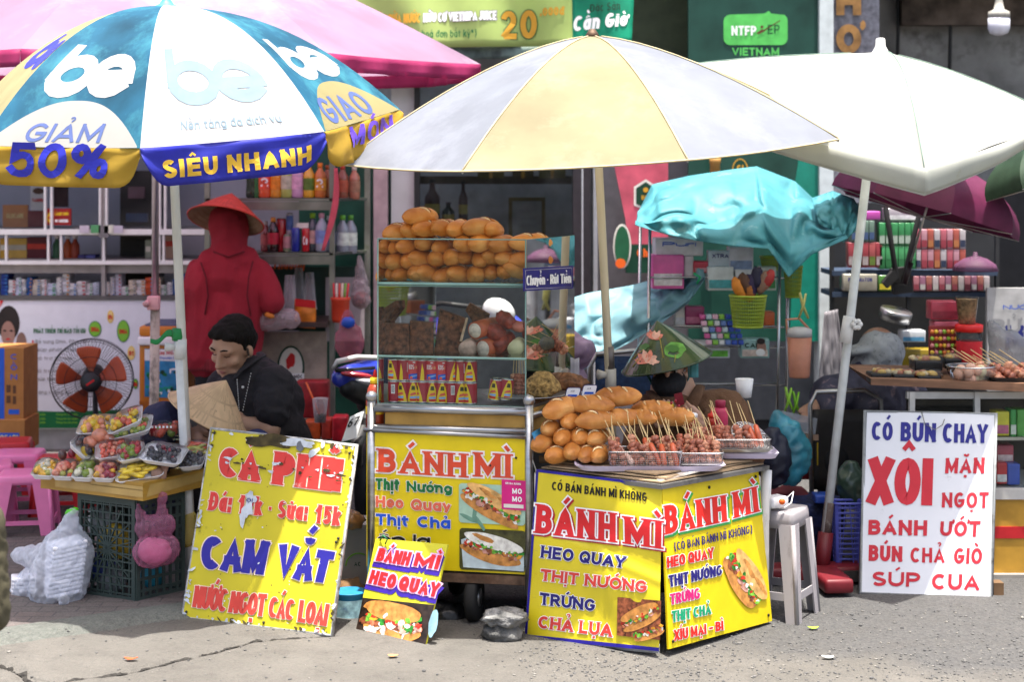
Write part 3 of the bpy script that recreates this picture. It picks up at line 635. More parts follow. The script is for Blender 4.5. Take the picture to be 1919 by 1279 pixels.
b=MB();f3=flat(10.3);poly_on(b,f3,[(1188,350),(1210,336),(1232,350),(1232,385),(1210,395),(1188,385)],ink['offwhite'],.003);poly_on(b,f3,[(1192,353),(1210,341),(1228,353),(1228,382),(1210,390),(1192,382)],ink['dgreen'],.005);poly_on(b,f3,ring2(1210,356,5,5,10),ink['gold'],.007);on_plane(b,f3,'BIO',rectpts(1202,366,1218,374),ink['gold'],w=.2,off=.007)
poly_on(b,f3,[(1172,458),(1252,458),(1252,512),(1172,512)],ink['dgreen'],.004);on_plane(b,f3,'Ch',rectpts(1194,466,1214,482),ink['orange'],w=.24,off=.007);b.build('print',t)
t=thing('cactus_board','dark green rounded cactus cutout board beside the pink poster','board',P(1175,512,10.25));b=MB();b.slab([P(x,y,10.25) for x,y in ring2(1166,462,17,42,20)],(0,.02,0),ink['offwhite']);b.build('edge',t);b=MB();b.slab([P(x,y,10.24) for x,y in ring2(1166,462,14,38,20)],(0,.005,0),mat('cactus_green','1c5a3a',.5));b.build('face',t);b=MB();b.slab([P(x,y,10.235) for x,y in ring2(1163,494,10,9,12)],(0,.004,0),ink['orange']);b.build('flower',t)
# tall green poster and the column beside it
gp=thing('tall_green_poster','tall dark green shop board with light green NTFP EP VIETNAM logo','sign',P(1410,600,10.2))
b=MB();rect(b,1290,-140,1537,640,10.2,.05,green_dark);b.build('board',gp)
b=MB();f3=flat(10.2);b.slab([f3.hit(x,y,.004) for x,y in ((1502,262),(1536,240),(1536,640),(1480,640),(1490,340))],(0,-.002,0),mat('teal_stripe','17806c',.4));b.build('teal_stripe',gp)
b=MB()
rr=[(1368,27)]+[(1356+12-12*math.cos(R(a)),39-12*math.sin(R(a))) for a in (60,30,0)]+[(1356+12-12*math.cos(R(a)),72+12*math.sin(R(a))) for a in (0,30,60,90)]+[(1464+12*math.sin(R(a)),72+12*math.cos(R(a))) for a in (0,30,60,90)]+[(1464+12*math.cos(R(a)),38-12*math.sin(R(a))) for a in (0,30,60)]+[(1445,25),(1441,20),(1432,25)]
poly_on(b,f3,rr,mat('logo_green','58c25a',.5),.004);b.build('speech_bubble',gp)
b=MB();on_plane(b,f3,'NTFP',rectpts(1371,48,1417,66),ink['white'],w=.2,off=.007);on_plane(b,f3,'EP',rectpts(1439,46,1461,63),ink['dgreen'],w=.12,off=.007);on_plane(b,f3,'VIETNAM',rectpts(1372,89,1460,104),mat('logo_green','x'),w=.2,off=.007)
for pts in ([(1417,62),(1428,54),(1434,58),(1422,64)],ring2(1428,50,3,3,8),[(1430,56),(1462,37),(1462,39),(1432,58)]):poly_on(b,f3,pts,ink['brown'],.007)
b.build('lettering',gp)
b=MB();poly_on(b,f3,ring2(1387,319,15,22,20),ink['gold'],.004);poly_on(b,f3,ring2(1387,319,13,20,20),ink['dgreen'],.006);on_plane(b,f3,'GI',rectpts(1381,309,1393,322),ink['gold'],w=.2,off=.008);b.build('seal',gp)
b=MB();b.lathe([(.03,0),(.03,.12),(.034,.125),(.034,.16)],mat('bottle_amber','b98a4a',.4),P(1340,345,10.1),n=12);b.lathe([(.031,.16),(.031,.2)],ink['offwhite'],P(1340,345,10.1),n=12);b.build('bottle',None,label='amber bottle with pale cap in front of the green shop board',cat='bottle')
t=thing('wall_column','white edged grey column with gold letters between shop and alley','column',P(1598,850,10.3));b=MB();rect(b,1536,-140,1562,900,10.15,.2,mat('white_edge',(.6,.66,.66),.5));b.build('edge',t);b=MB();rect(b,1561,-140,1648,900,10.3,.2,mat('column_grey',(.2,.2,.23),.8,var=.3,scale=30));b.build('face',t)
b=MB();f3=flat(10.3);on_plane(b,f3,'Ơ',rectpts(1567,45,1614,100),mat('letter_gold','b5854a',.5,var=.3),w=.26,off=.02);on_plane(b,f3,'H',rectpts(1567,-24,1614,28),mat('letter_gold','x'),w=.3,off=.02);b.build('lettering',t)
# dark alley on the right
al=thing('concrete_wall','stained bare concrete wall of the dark alley on the right','wall',P(1780,800,11.3));b=MB();rect(b,1560,-140,2300,900,11.4,.2,concrete);b.build('face',al)
b=MB();rect(b,1690,-140,2300,46,11.25,.12,mat('brick_patch',(.13,.1,.08),.95,var=.5,scale=6,bump=.6,bscale=18));b.build('band',al)
b=MB()
for x in (1682,1780):b.tube([P(x,-140,11.3),P(x+1,60,11.3),P(x-1,150,11.3),P(x,900,11.3)],.012,dark,8)
b.build('cable',al)
b=MB();rect(b,1700,340,1960,900,10.6,.05,mat('alley_shade',(.012,.012,.014),.8));b.build('dark_sheet',al)  # near-black sheet, no real doorway: the alley's deep shade put into colour
aw=thing('sunshade','sheet metal awning added unseen above the picture to shade the shop fronts','sunshade',(0,10,2.98));b=MB();b.box((0,11.35,3.25),(16,2.4,.05),mat('sunshade_sheet',(.3,.31,.32),.5));b.build('roof_sheet',aw);b=MB();b.box((4.2,11.3,3.19),(3.2,2.2,.04),dark);b.build('shade_board',aw)  # unseen roof added to shade the fronts; dark board below dims the alley
bl=thing('light_bulb','unlit white bulb hanging on a wire in the dark alley','lamp',P(1872,66,9.8));b=MB();b.tube([P(1870,-110,9.8),P(1871,0,9.8)],.006,dark,6);b.build('wire',bl);b=MB();pz=P(1872,66,9.8)
b.lathe([(.02,0),(.05,.012),(.062,.04),(.062,.10)],mat('bulb_white','cfd0da',.35),pz,n=18);b.build('diffuser',bl);b=MB();b.lathe([(.063,.10),(.06,.135),(.03,.15),(.02,.2),(.022,.23)],mat('bulb_base','a8a59c',.5),pz,n=18);b.build('socket',bl)
for xx,lab in ((-5.0,'plain wall closing the street off beyond the pharmacy'),(6.0,'plain wall closing the street off beyond the alley')):
 b=MB();b.box((xx,12,1.7),(3 if xx < 0 else 4.2,.2,3.6),wall_grey if xx < 0 else concrete);b.build('side_wall',None,label=lab,cat='wall')
# ------------------------------------------------------------------ parasols
white_pole=mat('white_pole',(.62,.6,.55),.4,dirt='8f8878',damt=.12,dscale=12,stretch=(1,1,.25))
class Canopy:
 """n-sided canopy: apex, rim corner points, a dome power per corner"""
 def __init__(s,apex,corners,p,sag=.0):s.a=V(apex);s.c=[V(c) for c in corners];s.p=p if isinstance(p,list) else [p]*len(s.c);s.sag=sag
 def rib(s,i,t):
  c=s.c[i % len(s.c)];q=s.a.lerp(c,t);q.z=c.z+(s.a.z-c.z)*(1-t**s.p[i % len(s.c)]) ;return q
 def pt(s,i,u,t,off=0):
  """panel i between corner i and i+1; u across, t from apex to rim; off along the outward normal"""
  q=s.rib(i,t).lerp(s.rib(i+1,t),u)
  k=4*u*(1-u)*t;q+=V((0,0,-s.sag*k*math.sin(t*pi*.75)))+(s.a-(s.c[i % len(s.c)]+s.c[(i+1) % len(s.c)])/2)*(.012*k*t)
  if off:
   e=.004;a=s.pt(i,min(u+e,1),t)-s.pt(i,max(u-e,0),t);b=s.pt(i,u,min(t+e,1))-s.pt(i,u,max(t-e,.01));n=b.cross(a)
   if n.length > 1e-12:
    n.normalize();n=-n if n.z < 0 else n;q+=n*off
  return q
def fabric(name,col,**k):return mat(name,col,.6,var=k.pop('var',.1),scale=k.pop('scale',6),trans=.5,spec=.3,**k)
def panels(t,cp,mats,name='panel',nu=10,nv=14,warp=.003,seed=0):
 for i in range(len(cp.c)):
  b=MB();b.grid(lambda u,v:cp.pt(i,u,.03+.97*v)+V((0,0,warp*noise.noise(V((u*3+i*7,v*4,seed)))*v)),nu,nv,mats[i]);b.build(name,t)
def frame_of(t,cp,top,base,r=.014,m=None,ribs=True,hub=.6):
 b=MB();b.tube([base,top],r,m or white_pole,12);b.build('pole',t)
 if ribs:
  rm=mat('rib_steel',(.4,.4,.4),.35,.9)
  for i in range(len(cp.c)):
   b=MB();b.tube([cp.rib(i,v/8)-V((0,0,.008)) for v in range(1,9)],.0035,rm,5);b.tube([cp.rib(i,.5)-V((0,0,.01)),base.lerp(top,1-.42*(top.z-cp.c[i].z)/(top.z-base.z)*1.6)],.003,rm,5);b.build('rib',t)
def tilted(cx,cy,Rr,a0,n,zc,gx,gy):return [V((cx+Rr*math.cos(R(a0+360/n*k)),cy+Rr*math.sin(R(a0+360/n*k)),zc+gx*Rr*math.cos(R(a0+360/n*k))+gy*Rr*math.sin(R(a0+360/n*k)))) for k in range(n)]
# --- yellow and pale blue parasol over the sandwich counter
um=thing('parasol','faded yellow and pale blue parasol on cream pole above the sandwich counter','parasol',(.4,6.95,0),'parasols over the stalls')
cr=tilted(.329,7.0,1.045,-119,8,1.832,.060,.093)
cp1=Canopy(P(1110,68,7.0),cr,1.5,.02)
fy=fabric('canopy_cream',(.39,.345,.20),var=.2,scale=2.2,dirt='b0a98c',dscale=2.6,damt=.6);fb=fabric('canopy_paleblue',(.29,.315,.37),var=.12,scale=3.4,dirt='a0a5b2',dscale=2.2,damt=.6)
panels(um,cp1,[fy if i % 2 == 0 else fb for i in range(8)],'canopy_panel')
seam=mat('seam_thread',(.5,.42,.25),.7)
b=MB()
for i in range(8):b.tube([cp1.rib(i,.04+.96*v/12)+V((0,0,.003)) for v in range(13)],.003,seam,5)
b.tube([cp1.pt(i,u/6,1) for i in range(8) for u in range(6)],.004,seam,5,close=True);b.build('hem',um)
b=MB();b.lathe([(.02,-.01),(.03,.0),(.022,.015),(.012,.03)],mat('rusty_cap','5a4636',.6,.5),cp1.a,n=12)
for k in range(5):b.tube([cp1.a+V((.03*math.cos(k*1.25),.03*math.sin(k*1.25),.0)),cp1.a+V((.045*math.cos(k*1.25),.045*math.sin(k*1.25),-.012))],.003,mat('rusty_cap','x'),5)
b.build('finial',um)
frame_of(um,cp1,cp1.a-V((0,0,.01)),P(1162,1107,7.0),.017,mat('cream_pole',(.55,.48,.33),.45,dirt='6e6552',damt=.15,dscale=10,stretch=(1,1,.2)))
b=MB();pj=P(1145,708,7.0);b.tube([pj+V((0,0,-.06)),pj+V((-.002,0,.035))],.023,mat('old_plastic',(.5,.47,.4),.5,dirt='6d6458',damt=.3),12);b.tube([pj+V((-.02,-.01,.012)),pj+V((-.055,-.02,.014))],[.012,.022],mat('old_plastic','x'),10);b.tube([pj+V((-.003,0,.035)),P(1142,650,7.0)],.0185,mat('dull_steel',(.16,.14,.13),.5,.6),12);b.build('joint',um)
# --- blue, white and yellow advertising parasol on the left
ub=thing('parasol','teal white and yellow advertising parasol with valance lettering over the fruit crate','parasol',(-1.31,7,0),'parasols over the stalls')
cb=tilted(-1.36,7.0,.9,-133,8,1.937,.036,.154)
apb=P(312,12,7.0);cp2=Canopy(apb,cb,2.15,.015)
fte=fabric('canopy_teal',(.018,.14,.25),var=.35,scale=3,dirt='4a9aac',dscale=2.8,damt=.7,stretch=(1.4,1.4,.5));fwh=fabric('canopy_white',(.55,.55,.55),var=.05);fye=fabric('canopy_yellow',(.62,.42,.06),var=.12);flb=fabric('canopy_blue',(.05,.06,.55),var=.12,coat=.3)
fpale=fabric('canopy_paleyellow',(.5,.45,.24),var=.1)
panels(ub,cp2,[(fte,fwh)[i % 2] if i != 7 else fpale for i in range(8)],'canopy_panel',12,16,.0006)
nrm2=V((-.036,-.154,1)).normalized()
def val(i,u,v):
 """valance hanging from the rim of panel i, v 0 at the rim to 1 at its scalloped lower edge"""
 a,c=cp2.c[i % 8],cp2.c[(i+1) % 8];q=cp2.pt(i,u,1);out=(a+c)/2-V((-1.36,7,0));out.z=0;out.normalize()
 h=.145*(1-.9*max(0,abs(2*u-1)-.72)/.28*max(0,abs(2*u-1)-.72)/.28*.8)
 return q-nrm2*h*v+out*(.012*math.sin(v*pi*.5)+.012*v*math.sin(u*17+i*2)+.007*v*v*math.sin(u*39+i)+.004*math.sin(v*9+u*11))
for i in range(8):
 b=MB();b.grid(lambda u,v:val(i,u,v),40,8,flb if i % 2 else fye);b.build('valance',ub,solid=.0015)
# half-moon fields and lettering on the two teal panels in view, faded logo on the white one
wfield=fabric('field_white',(.5,.49,.46),var=.04);yfield=fabric('field_cream',(.42,.36,.17),var=.06)
def moon(i,m,h=.40,n=16):
 b=MB();b.grid(lambda u,v:cp2.pt(i,.02+.96*u,1-.0005-(h*(1-(2*abs(u-.5))**2.4)+.005)*v,.0012),n*2,10,m);b.build('half_moon',ub)
moon(0,wfield,.15);moon(2,yfield,.17)
def onp(b,i,text,u0,u1,t0,t1,m,asp,**k):letters(b,text,lambda u,v,o:cp2.pt(i,u0+(u1-u0)*u,t0+(t1-t0)*(1-v),o+.0008),asp,m,div=True,**k)
def onv(b,i,text,u0,u1,v0,v1,m,asp,**k):
 def f(u,v,o):
  q=val(i,u0+(u1-u0)*u,v0+(v1-v0)*(1-v));a,c=cp2.c[i % 8],cp2.c[(i+1) % 8];out=((a+c)/2-V((-1.36,7,0)));out.z=0;return q+out.normalized()*(o+.003)
 letters(b,text,f,asp,m,div=True,**k)
lw_=fabric('letter_white',(.6,.6,.6),var=.03);lb_=mat('letter_blue','2a2fb0',.5);lp_=mat('letter_slate',(.05,.08,.22),.6);ly_=mat('letter_gold2','e6b93a',.5);lv_=mat('letter_violet','5b3bbf',.5);lf_=mat('letter_faded',(.08,.145,.20),.6)
b=MB();onp(b,0,'be',.13,.87,.585,.835,lw_,1.75,w=.25,gap=-.12,slant=.12,off=.001);b.build('logo',ub)
b=MB();onp(b,2,'be',.14,.88,.57,.81,lw_,1.75,w=.25,gap=-.12,slant=.12,off=.001);b.build('logo',ub)
b=MB();onp(b,1,'be',.16,.84,.62,.875,lf_,1.9,w=.2,gap=-.1,slant=-.12,off=.001);onp(b,1,'Nền tảng đa dịch vụ',.22,.80,.925,.955,lf_,14,w=.16,off=.001);b.build('logo',ub)
b=MB();onp(b,7,'be',.15,.95,.5,.72,lb_,1.75,w=.25,gap=-.12,slant=.12,off=.001);b.build('logo',ub)
b=MB();onp(b,0,'GIẢM',.24,.74,.925,.985,lp_,3.7,w=.17,slant=.12,off=.002);onv(b,0,'50%',.16,.80,-.12,.78,lb_,2.7,w=.2,slant=.12,off=.002,gap=.1);b.build('lettering',ub)
b=MB();onv(b,1,'SIÊU NHANH',.11,.92,.34,.80,ly_,7.3,w=.24,off=.001);b.build('lettering',ub)
b=MB();onp(b,2,'GIAO',.12,.74,.885,.985,lp_,2.9,w=.18,off=.002);onv(b,2,'MÓN',.30,.86,.05,.6,lv_,2.6,w=.2,slant=.1,off=.005);b.build('lettering',ub)
b=MB();b.lathe([(.075,-.03),(.06,-.005),(.03,.01),(.016,.03),(.014,.045)],mat('cyan_cap','3fc4d8',.5),cp2.a,n=14);b.build('finial',ub)
frame_of(ub,cp2,cp2.a-V((0,0,.01)),P(362,1107,7.0),.019,white_pole)
b=MB();pj=P(338,650,7.0);b.tube([pj+V((0,0,-.05)),pj+V((0,0,.03))],.026,mat('white_plastic',(.65,.65,.63),.4),14);b.tube([pj+V((-.02,-.01,0)),pj+V((-.06,-.02,.0))],[.012,.02],mat('white_plastic','x'),10);b.tube([pj+V((.0,0,-.05)),P(361,1100,7.0)],.0225,mat('white_plastic','x'),12);b.build('joint',ub)
b=MB();gt=mat('green_tape','117a3c',.4);pt_=P(334,627,7.0);b.lathe([(.024,-.025),(.027,-.01),(.025,.01),(.024,.025)],gt,pt_,n=12)
b.grid(lambda u,v:pt_+V((-.02-.09*u,-.02,-.01-.03*u+.03*v*(1-.4*u)+.01*math.sin(u*7))),8,3,gt);b.build('tied_tape',ub,solid=.002)
# --- large pink parasol behind, and its rusty two-part pole
up=thing('parasol','large pink parasol with magenta valance standing behind the teal one','parasol',(-1.8,8.6,0),'parasols over the stalls')
cpk=tilted(-1.8,8.7,1.66,-8,8,2.26,.0,.02);cp3=Canopy(V((-1.8,8.7,2.98)),cpk,1.25,.02)
fpk=fabric('canopy_pink',(.40,.26,.38),var=.16,scale=2,dirt='bda9ba',dscale=1.3,damt=.55);panels(up,cp3,[fpk]*8,'canopy_panel');fmg=fabric('valance_magenta',(.50,.05,.18),var=.15)
for i in range(8):
 b=MB();b.grid(lambda u,v:cp3.pt(i,u,1)+V((0,0,-.075*v))+((cp3.c[i]+cp3.c[(i+1) % 8])/2-V((-1.8,8.7,2.2)))*(.01*v*math.sin(u*23+i)),24,3,fmg);b.build('valance',up,solid=.002)
frame_of(up,cp3,V((-1.8,8.62,2.97)),P(291,580,8.6),.018,mat('chrome_pole',(.45,.42,.45),.3,.8),True)
b=MB();b.tube([P(291,575,8.6),P(286,965,8.6)],.024,mat('peeling_pole',(.55,.45,.38),.6,dirt='17110e',dscale=16,damt=.72,stretch=(1,1,.5)),14);b.build('lower_pole',up)
b=MB();b.box(P(288,568,8.57),(.06,.05,.07),mat('pink_clamp','e3a9ac',.5),None,.008);b.tube([P(278,565,8.55),P(272,572,8.53)],[.012,.017],mat('pink_clamp','x'),8);b.build('clamp',up)
# --- white square parasol on the right with a leaning pole in a red foot
uw=thing('parasol','white square parasol on leaning white pole with red foot beside white menu board','parasol',(1.3,7.2,0),'parasols over the stalls')
cL,cF,cR=P(1120,150,7.7),P(1732,315,6.6),P(1990,222,7.2);cB=V((2.0,8.5,2.0))
cp4=Canopy(P(1650,99,7.4),[cL,cF,cR,cB],[2.4,2.5,1.35,1.6],.03)
fw2=fabric('canopy_offwhite',(.58,.60,.55),var=.06,scale=4,dirt='b9b79c',dscale=5,damt=.18);panels(uw,cp4,[fw2]*4,'canopy_panel',20,20,.012,3)
def skirt(i,u,v):
 d=(.03+.075*u,.105-.075*u,.03,.03)[i];o=cp4.pt(i,u,1)-V((cp4.a.x+.1,cp4.a.y,0));o.z=0;o.normalize();return cp4.pt(i,u,1)+V((0,0,-d*(.25*v+.75*(1-math.cos(v*pi/2)))))+o*(.035*math.sin(v*pi/2)-.04*v*v)+o*.006*math.sin(u*13+i)*v+V((0,0,-.012*math.sin(pi*u)*v))
for i in range(4):b=MB();b.grid(lambda u,v:skirt(i,u,v),30,8,fw2);b.build('skirt',uw,solid=.0015)
b=MB()
for i in range(4):b.tube([cp4.rib(i,.1+.9*v/16)+V((0,0,.003)) for v in range(17)],.002,mat('seam_green','7f9a8c',.7),5)
b.tube([skirt(i,u/12,1) for i in range(4) for u in range(12)],.003,fw2,5,close=True);b.build('hem',uw)
b=MB();b.lathe([(.10,-.035),(.05,-.01),(.035,.005),(.022,.03),(.02,.06),(.012,.065)],mat('white_plastic','x'),cp4.a,n=14);b.build('finial',uw)
pb=P(1538,1085,7.15);frame_of(uw,cp4,cp4.a-V((0,0,.02)),pb+V((0,0,.02)),.019,mat('grey_white_pole',(.6,.63,.62),.4,dirt='5e4a3a',dscale=6,damt=.12))
b=MB();pk=P(1583,616,7.2);b.tube([pk+V((0,0,-.06)),pk+V((.02,0,.05))],.026,mat('white_plastic','x'),12)
for k in range(6):b.ell(pk+V((.045+.014*math.cos(k*1.05),-.03,.02+.014*math.sin(k*1.05))),(.012,.014,.012),mat('white_plastic','x'),None,8,5)
b.build('knob',uw)
b=MB();rd=mat('red_foot',(.14,.006,.012),.5,dirt='3a1418',damt=.3);b.tube([pb+V((-.0,0,.01)),pb.lerp(cp4.a,.085)],.032,rd,14);b.tube([pb.lerp(cp4.a,.08),pb.lerp(cp4.a,.14)],.0215,mat('rust_band',(.10,.07,.06),.8,dirt='9a948c',damt=.4,dscale=30),12)
b.box(pb+V((0,.0,.03)),(.62,.13,.06),rd,(0,0,.1),.015);b.box(pb+V((0,.0,.03)),(.12,.55,.058),rd,(0,0,.1),.015);b.build('foot',uw)
# --- magenta rain umbrella hung tilted under the white parasol, small green one at the frame's edge
def small_umbrella(name,label,c,axis,rad,h,m,grip,hcol):
 t=thing(name,label,'umbrella',c-V(axis)*.3);ax=V(axis).normalized();q=V((0,0,1)).rotation_difference(ax).to_matrix()
 crn=[c+q @ V((rad*math.cos(2*pi*k/8),rad*math.sin(2*pi*k/8),0)) for k in range(8)];top=c+ax*h
 for i in range(8):
  def f(u,v):
   a,d=crn[i],crn[(i+1) % 8];z=math.sin(v*pi/2);e=a.lerp(d,u)*1.0;e=c+(e-c)*(z*(1-.05*4*u*(1-u)*v));return e+ax*h*math.cos(v*pi/2)
  b=MB();b.grid(f,6,10,m);b.build('canopy_panel',t)
 b=MB();b.tube([top+ax*.03,c-ax*.25],.006,mat('rib_steel','x'),8);b.build('shaft',t)
 b=MB();b.tube([c-ax*.25,c-ax*.36],.014,mat(hcol,hcol[-6:],.4),10);b.build('grip',t)
 for i in range(8):b=MB();b.tube([c-ax*.02,crn[i]],.003,mat('rib_steel','x'),5);b.build('rib',t)
ct=(P(1562,345,8.35)+P(1908,455,8.25))/2;ax=(P(1760,330,8.2)-P(1735,400,8.3));ax=V((.30,.02,1))
small_umbrella('umbrella','dark magenta rain umbrella tilted under the white parasol by milk cartons',ct,ax,.475,.26,mat('magenta_cloth',(.10,.006,.045),.6,var=.15,trans=.12),.3,'grip_201018')
small_umbrella('umbrella','green and pink umbrella with pink grip at the right edge of the picture',P(1985,330,7.9),V((-.35,.1,1)),.36,.2,mat('green_cloth',(.02,.05,.026),.6,var=.2,trans=.25),.3,'grip_e0408a')
b=MB();dk=mat('black_strap',(.012,.012,.013),.7)
for x0,x1 in ((1654,1682),(1734,1692)):b.grid(lambda u,v:P(x0+(x1-x0)*v+(u-.5)*10,352+180*v,8.9-.03*math.sin(v*3)),2,10,dk)
b.slab([P(x,y,8.9) for x,y in ((1672,505),(1705,500),(1712,548),(1676,552))],(0,.06,0),dk);b.slab([P(x,y,8.88) for x,y in ((1655,530),(1676,505),(1684,520),(1664,540))],(0,.05,0),dk);b.build('shoulder_bag',None,label='black bag hanging by long straps in front of the milk cartons',cat='bag',solid=.004)
# ------------------------------------------------------------------ the sandwich cart with its glass case
stl=mat('brushed_steel',(.42,.42,.42),.28,.9,var=.15,scale=9,stretch=(1,1,6));edge_g=mat('glass_edge',(.22,.38,.33),.2,var=.1);sign_y=mat('sign_yellow',(.74,.57,.006),.38,var=.05)
cA=V((-.5155,6.56));cBv=V((.0514,6.45));cS=V((.199,.48))
def cab(u,v,z):q=cA.lerp(cBv,u)+cS*v;return V((q.x,q.y,z))
Z0,Z1,Z2,Z3,ZT=.826,.842,1.012,1.291,1.459
cart=thing('food_cart','steel sandwich cart with yellow BÁNH MÌ panel and tall glass case','food cart',(-.2,6.7,0))
b=MB()
for u in (-.035,1.03):
 p0=cab(u,-.02,.12);b.tube([p0,V((p0.x,p0.y,.838))],.0165,stl,14);b.ell((p0.x,p0.y,.852),(.023,.023,.023),stl)
 p0=cab(u,1.0,.1);b.tube([p0,V((p0.x,p0.y,.80))],.015,stl,10)
b.build('upright',cart)
b=MB();b.tube([cab(-.035,-.02,.808),cab(1.03,-.02,.808)],.0145,stl,12);b.tube([cab(-.03,-.02,.735),cab(1.03,-.02,.735)],.014,stl,10);b.tube([cab(1.03,-.02,.79),cab(1.03,1,.79)],.012,stl,10);b.build('rail',cart)
b=MB();b.hexa([cab(.05,0,.72),cab(1.02,0,.72),cab(1.02,1,.72),cab(.05,1,.72)],[cab(.05,0,.815),cab(1.02,0,.815),cab(1.02,1,.815),cab(.05,1,.815)],mat('ochre_board',(.42,.24,.05),.6,var=.15,dirt='d8c49a',damt=.08,dscale=20));b.build('ochre_box',cart)
b=MB();b.hexa([cab(0,0,.15),cab(1,0,.15),cab(1,1,.15),cab(0,1,.15)],[cab(0,0,.717),cab(1,0,.717),cab(1,1,.717),cab(0,1,.717)],dark);b.build('body',cart)
b=MB();b.hexa([cab(-.03,-.03,.155),cab(1.03,-.03,.155),cab(1.03,1,.155),cab(-.03,1,.155)],[cab(-.03,-.03,.188),cab(1.03,-.03,.188),cab(1.03,1,.188),cab(-.03,1,.188)],mat('rusty_frame',(.13,.075,.045),.8,var=.4,scale=25,dirt='5a3a26',damt=.4));b.build('under_frame',cart)
for u,v in ((.2,.12),(.62,.1),(.2,.9),(.8,.9)):
 p0=cab(u,v,.085);b=MB();b.lathe([(.02,-.02),(.085,-.022),(.092,-.012),(.092,.012),(.085,.022),(.02,.02)],mat('tyre',(.012,.012,.012),.8),p0,(1,-.2,0),20);b.lathe([(.03,-.024),(.035,.024)],stl,p0,(1,-.2,0),12);b.tube([p0,p0+V((0,0,.075))],.012,mat('rusty_frame','x'),8);b.build('wheel',cart)
# the yellow front panel and its lettering
fpn=Plane(cab(0,-.03,.2),cab(1,-.03,.2),cab(0,-.03,.7))
b=MB();pts=[fpn.hit(x,y) for x,y in ((687,809),(986,823),(986,1078),(687,1062))];b.slab(pts,(0,.012,0),sign_y);pnl=b.build('front_panel',cart)
b=MB();b.tube([fpn.hit(x,y,.004) for x,y in ((682,806),(986,820))],.009,stl,8);b.build('trim',pnl)
red_c=mat('letter_red','d4492c',.45);wh_c=mat('letter_edge','f1e9e4',.45);gr_c=mat('letter_green','0b6b34',.45);sal_c=mat('letter_salmon','d9654c',.45);bl_c=mat('letter_bright_blue','1a4fc4',.45);blk_c=mat('letter_black','17130f',.45)
b=MB()
def both(b,pl,s,q,m,e,ex=.07,**k):
 on_plane(b,pl,s,q,e,extra=ex,off=.002,**k);on_plane(b,pl,s,q,m,off=.004,**k)
both(b,fpn,'BÁNH',[(709,841),(874,851),(874,896),(709,885)],red_c,wh_c,serif=.11,w=.23);both(b,fpn,'MÌ',[(890,848),(957,852),(957,897),(890,894)],red_c,wh_c,serif=.11,w=.23)
for s,q,m in (('Thịt',[(704,897),(748,898),(748,921),(704,918)],gr_c),('Nướng',[(762,902),(847,907),(847,926),(762,922)],gr_c),('Heo',[(704,930),(756,933),(756,954),(704,951)],sal_c),('Quay',[(770,936),(845,939),(845,960),(770,957)],sal_c),('Thịt',[(704,963),(765,967),(765,988),(704,984)],bl_c),('Chả',[(782,968),(844,971),(844,992),(782,989)],bl_c),('ốp la',[(707,1000),(806,1004),(806,1024),(707,1020)],blk_c)):
 both(b,fpn,s,q,m,wh_c,.05,w=.25,gap=.1)
b.build('lettering',pnl)
# printed food pictures: flat bread, greens and meat shapes on the panel
fp_={n:mat('print_'+n,c,.35,var=v,scale=s) for n,c,v,s in (('bread','c98a45',.35,40),('crust','e2b06a',.3,35),('leaf','2f8a2a',.5,60),('leaf2','74b838',.5,60),('meat','8a4a2c',.6,70),('meat2','b9694a',.6,60),('paper','a9cbb5',.12,20),('paperd','6d9a86',.3,20),('board','4a4a22',.4,30),('plate','c7d8dc',.2,20),('white','ece6dc',.25,40),('tomato','c8321e',.4,50),('carrot','e89a2a',.4,50),('dark','2a1c14',.5,40),('ham','dfa090',.4,40))}
def food(b,pl,c,L,W,a,rng,off=.004,top=True,greens=50,meats=40,crust='crust'):
 """one long sandwich drawn as overlapping flat shapes: c centre, L half length, W half width, a angle in photo pixels"""
 ca,sa=math.cos(a),math.sin(a);T=lambda x,y:(c[0]+x*ca-y*sa,c[1]+x*sa+y*ca)
 poly_on(b,pl,ring2(*T(0,W*.42),L,W*.55,26,a,.12,rng.random()*9),fp_['bread'],off)
 k=[off+.0003]
 def blobs(n,ys,sz,ms):
  for _ in range(n):
   x=rng.uniform(-.92,.92)*L;y=W*rng.uniform(*ys);r=W*rng.uniform(*sz);k[0]+=.00002
   poly_on(b,pl,ring2(*T(x,y),r*rng.uniform(.8,1.9),r,9,a+rng.uniform(-1,1),.8,rng.random()*20),fp_[rng.choice(ms)],k[0])
 blobs(meats,(-.05,.3),(.10,.22),['meat','meat2','white','ham','meat']);blobs(greens,(-.35,.12),(.08,.2),['leaf','leaf2','leaf','tomato','carrot'])
 if top:
  k[0]+=.0003;poly_on(b,pl,ring2(*T(0,-W*.5),L*.95,W*.5,26,a,.1,rng.random()*9),fp_[crust],k[0])
  for j in range(5):k[0]+=.00005;poly_on(b,pl,ring2(*T(rng.uniform(-.6,.6)*L,-W*rng.uniform(.45,.7)),L*.22,W*.13,12,a,.5,j),fp_['bread'],k[0])
  blobs(greens//3,(-.22,.1),(.06,.13),['leaf','leaf2','tomato','white'])
def rounded(x0,y0,x1,y1,r):
 o=[]
 for cx,cy,a0 in ((x1-r,y0+r,-90),(x1-r,y1-r,0),(x0+r,y1-r,90),(x0+r,y0+r,180)):o+=[(cx+r*math.cos(R(a0+t)),cy+r*math.sin(R(a0+t))) for t in (0,30,60,90)]
 return o
rg=random.Random(3)
b=MB();poly_on(b,fpn,[(x,y+(x-860)*.05) for x,y in rounded(860,906,984,980,6)],fp_['paper'],.003)
for j in range(6):poly_on(b,fpn,ring2(rg.uniform(875,970),rg.uniform(920,980),20,4,10,rg.uniform(0,2),.5,j),fp_['paperd'],.0032+.0001*j)
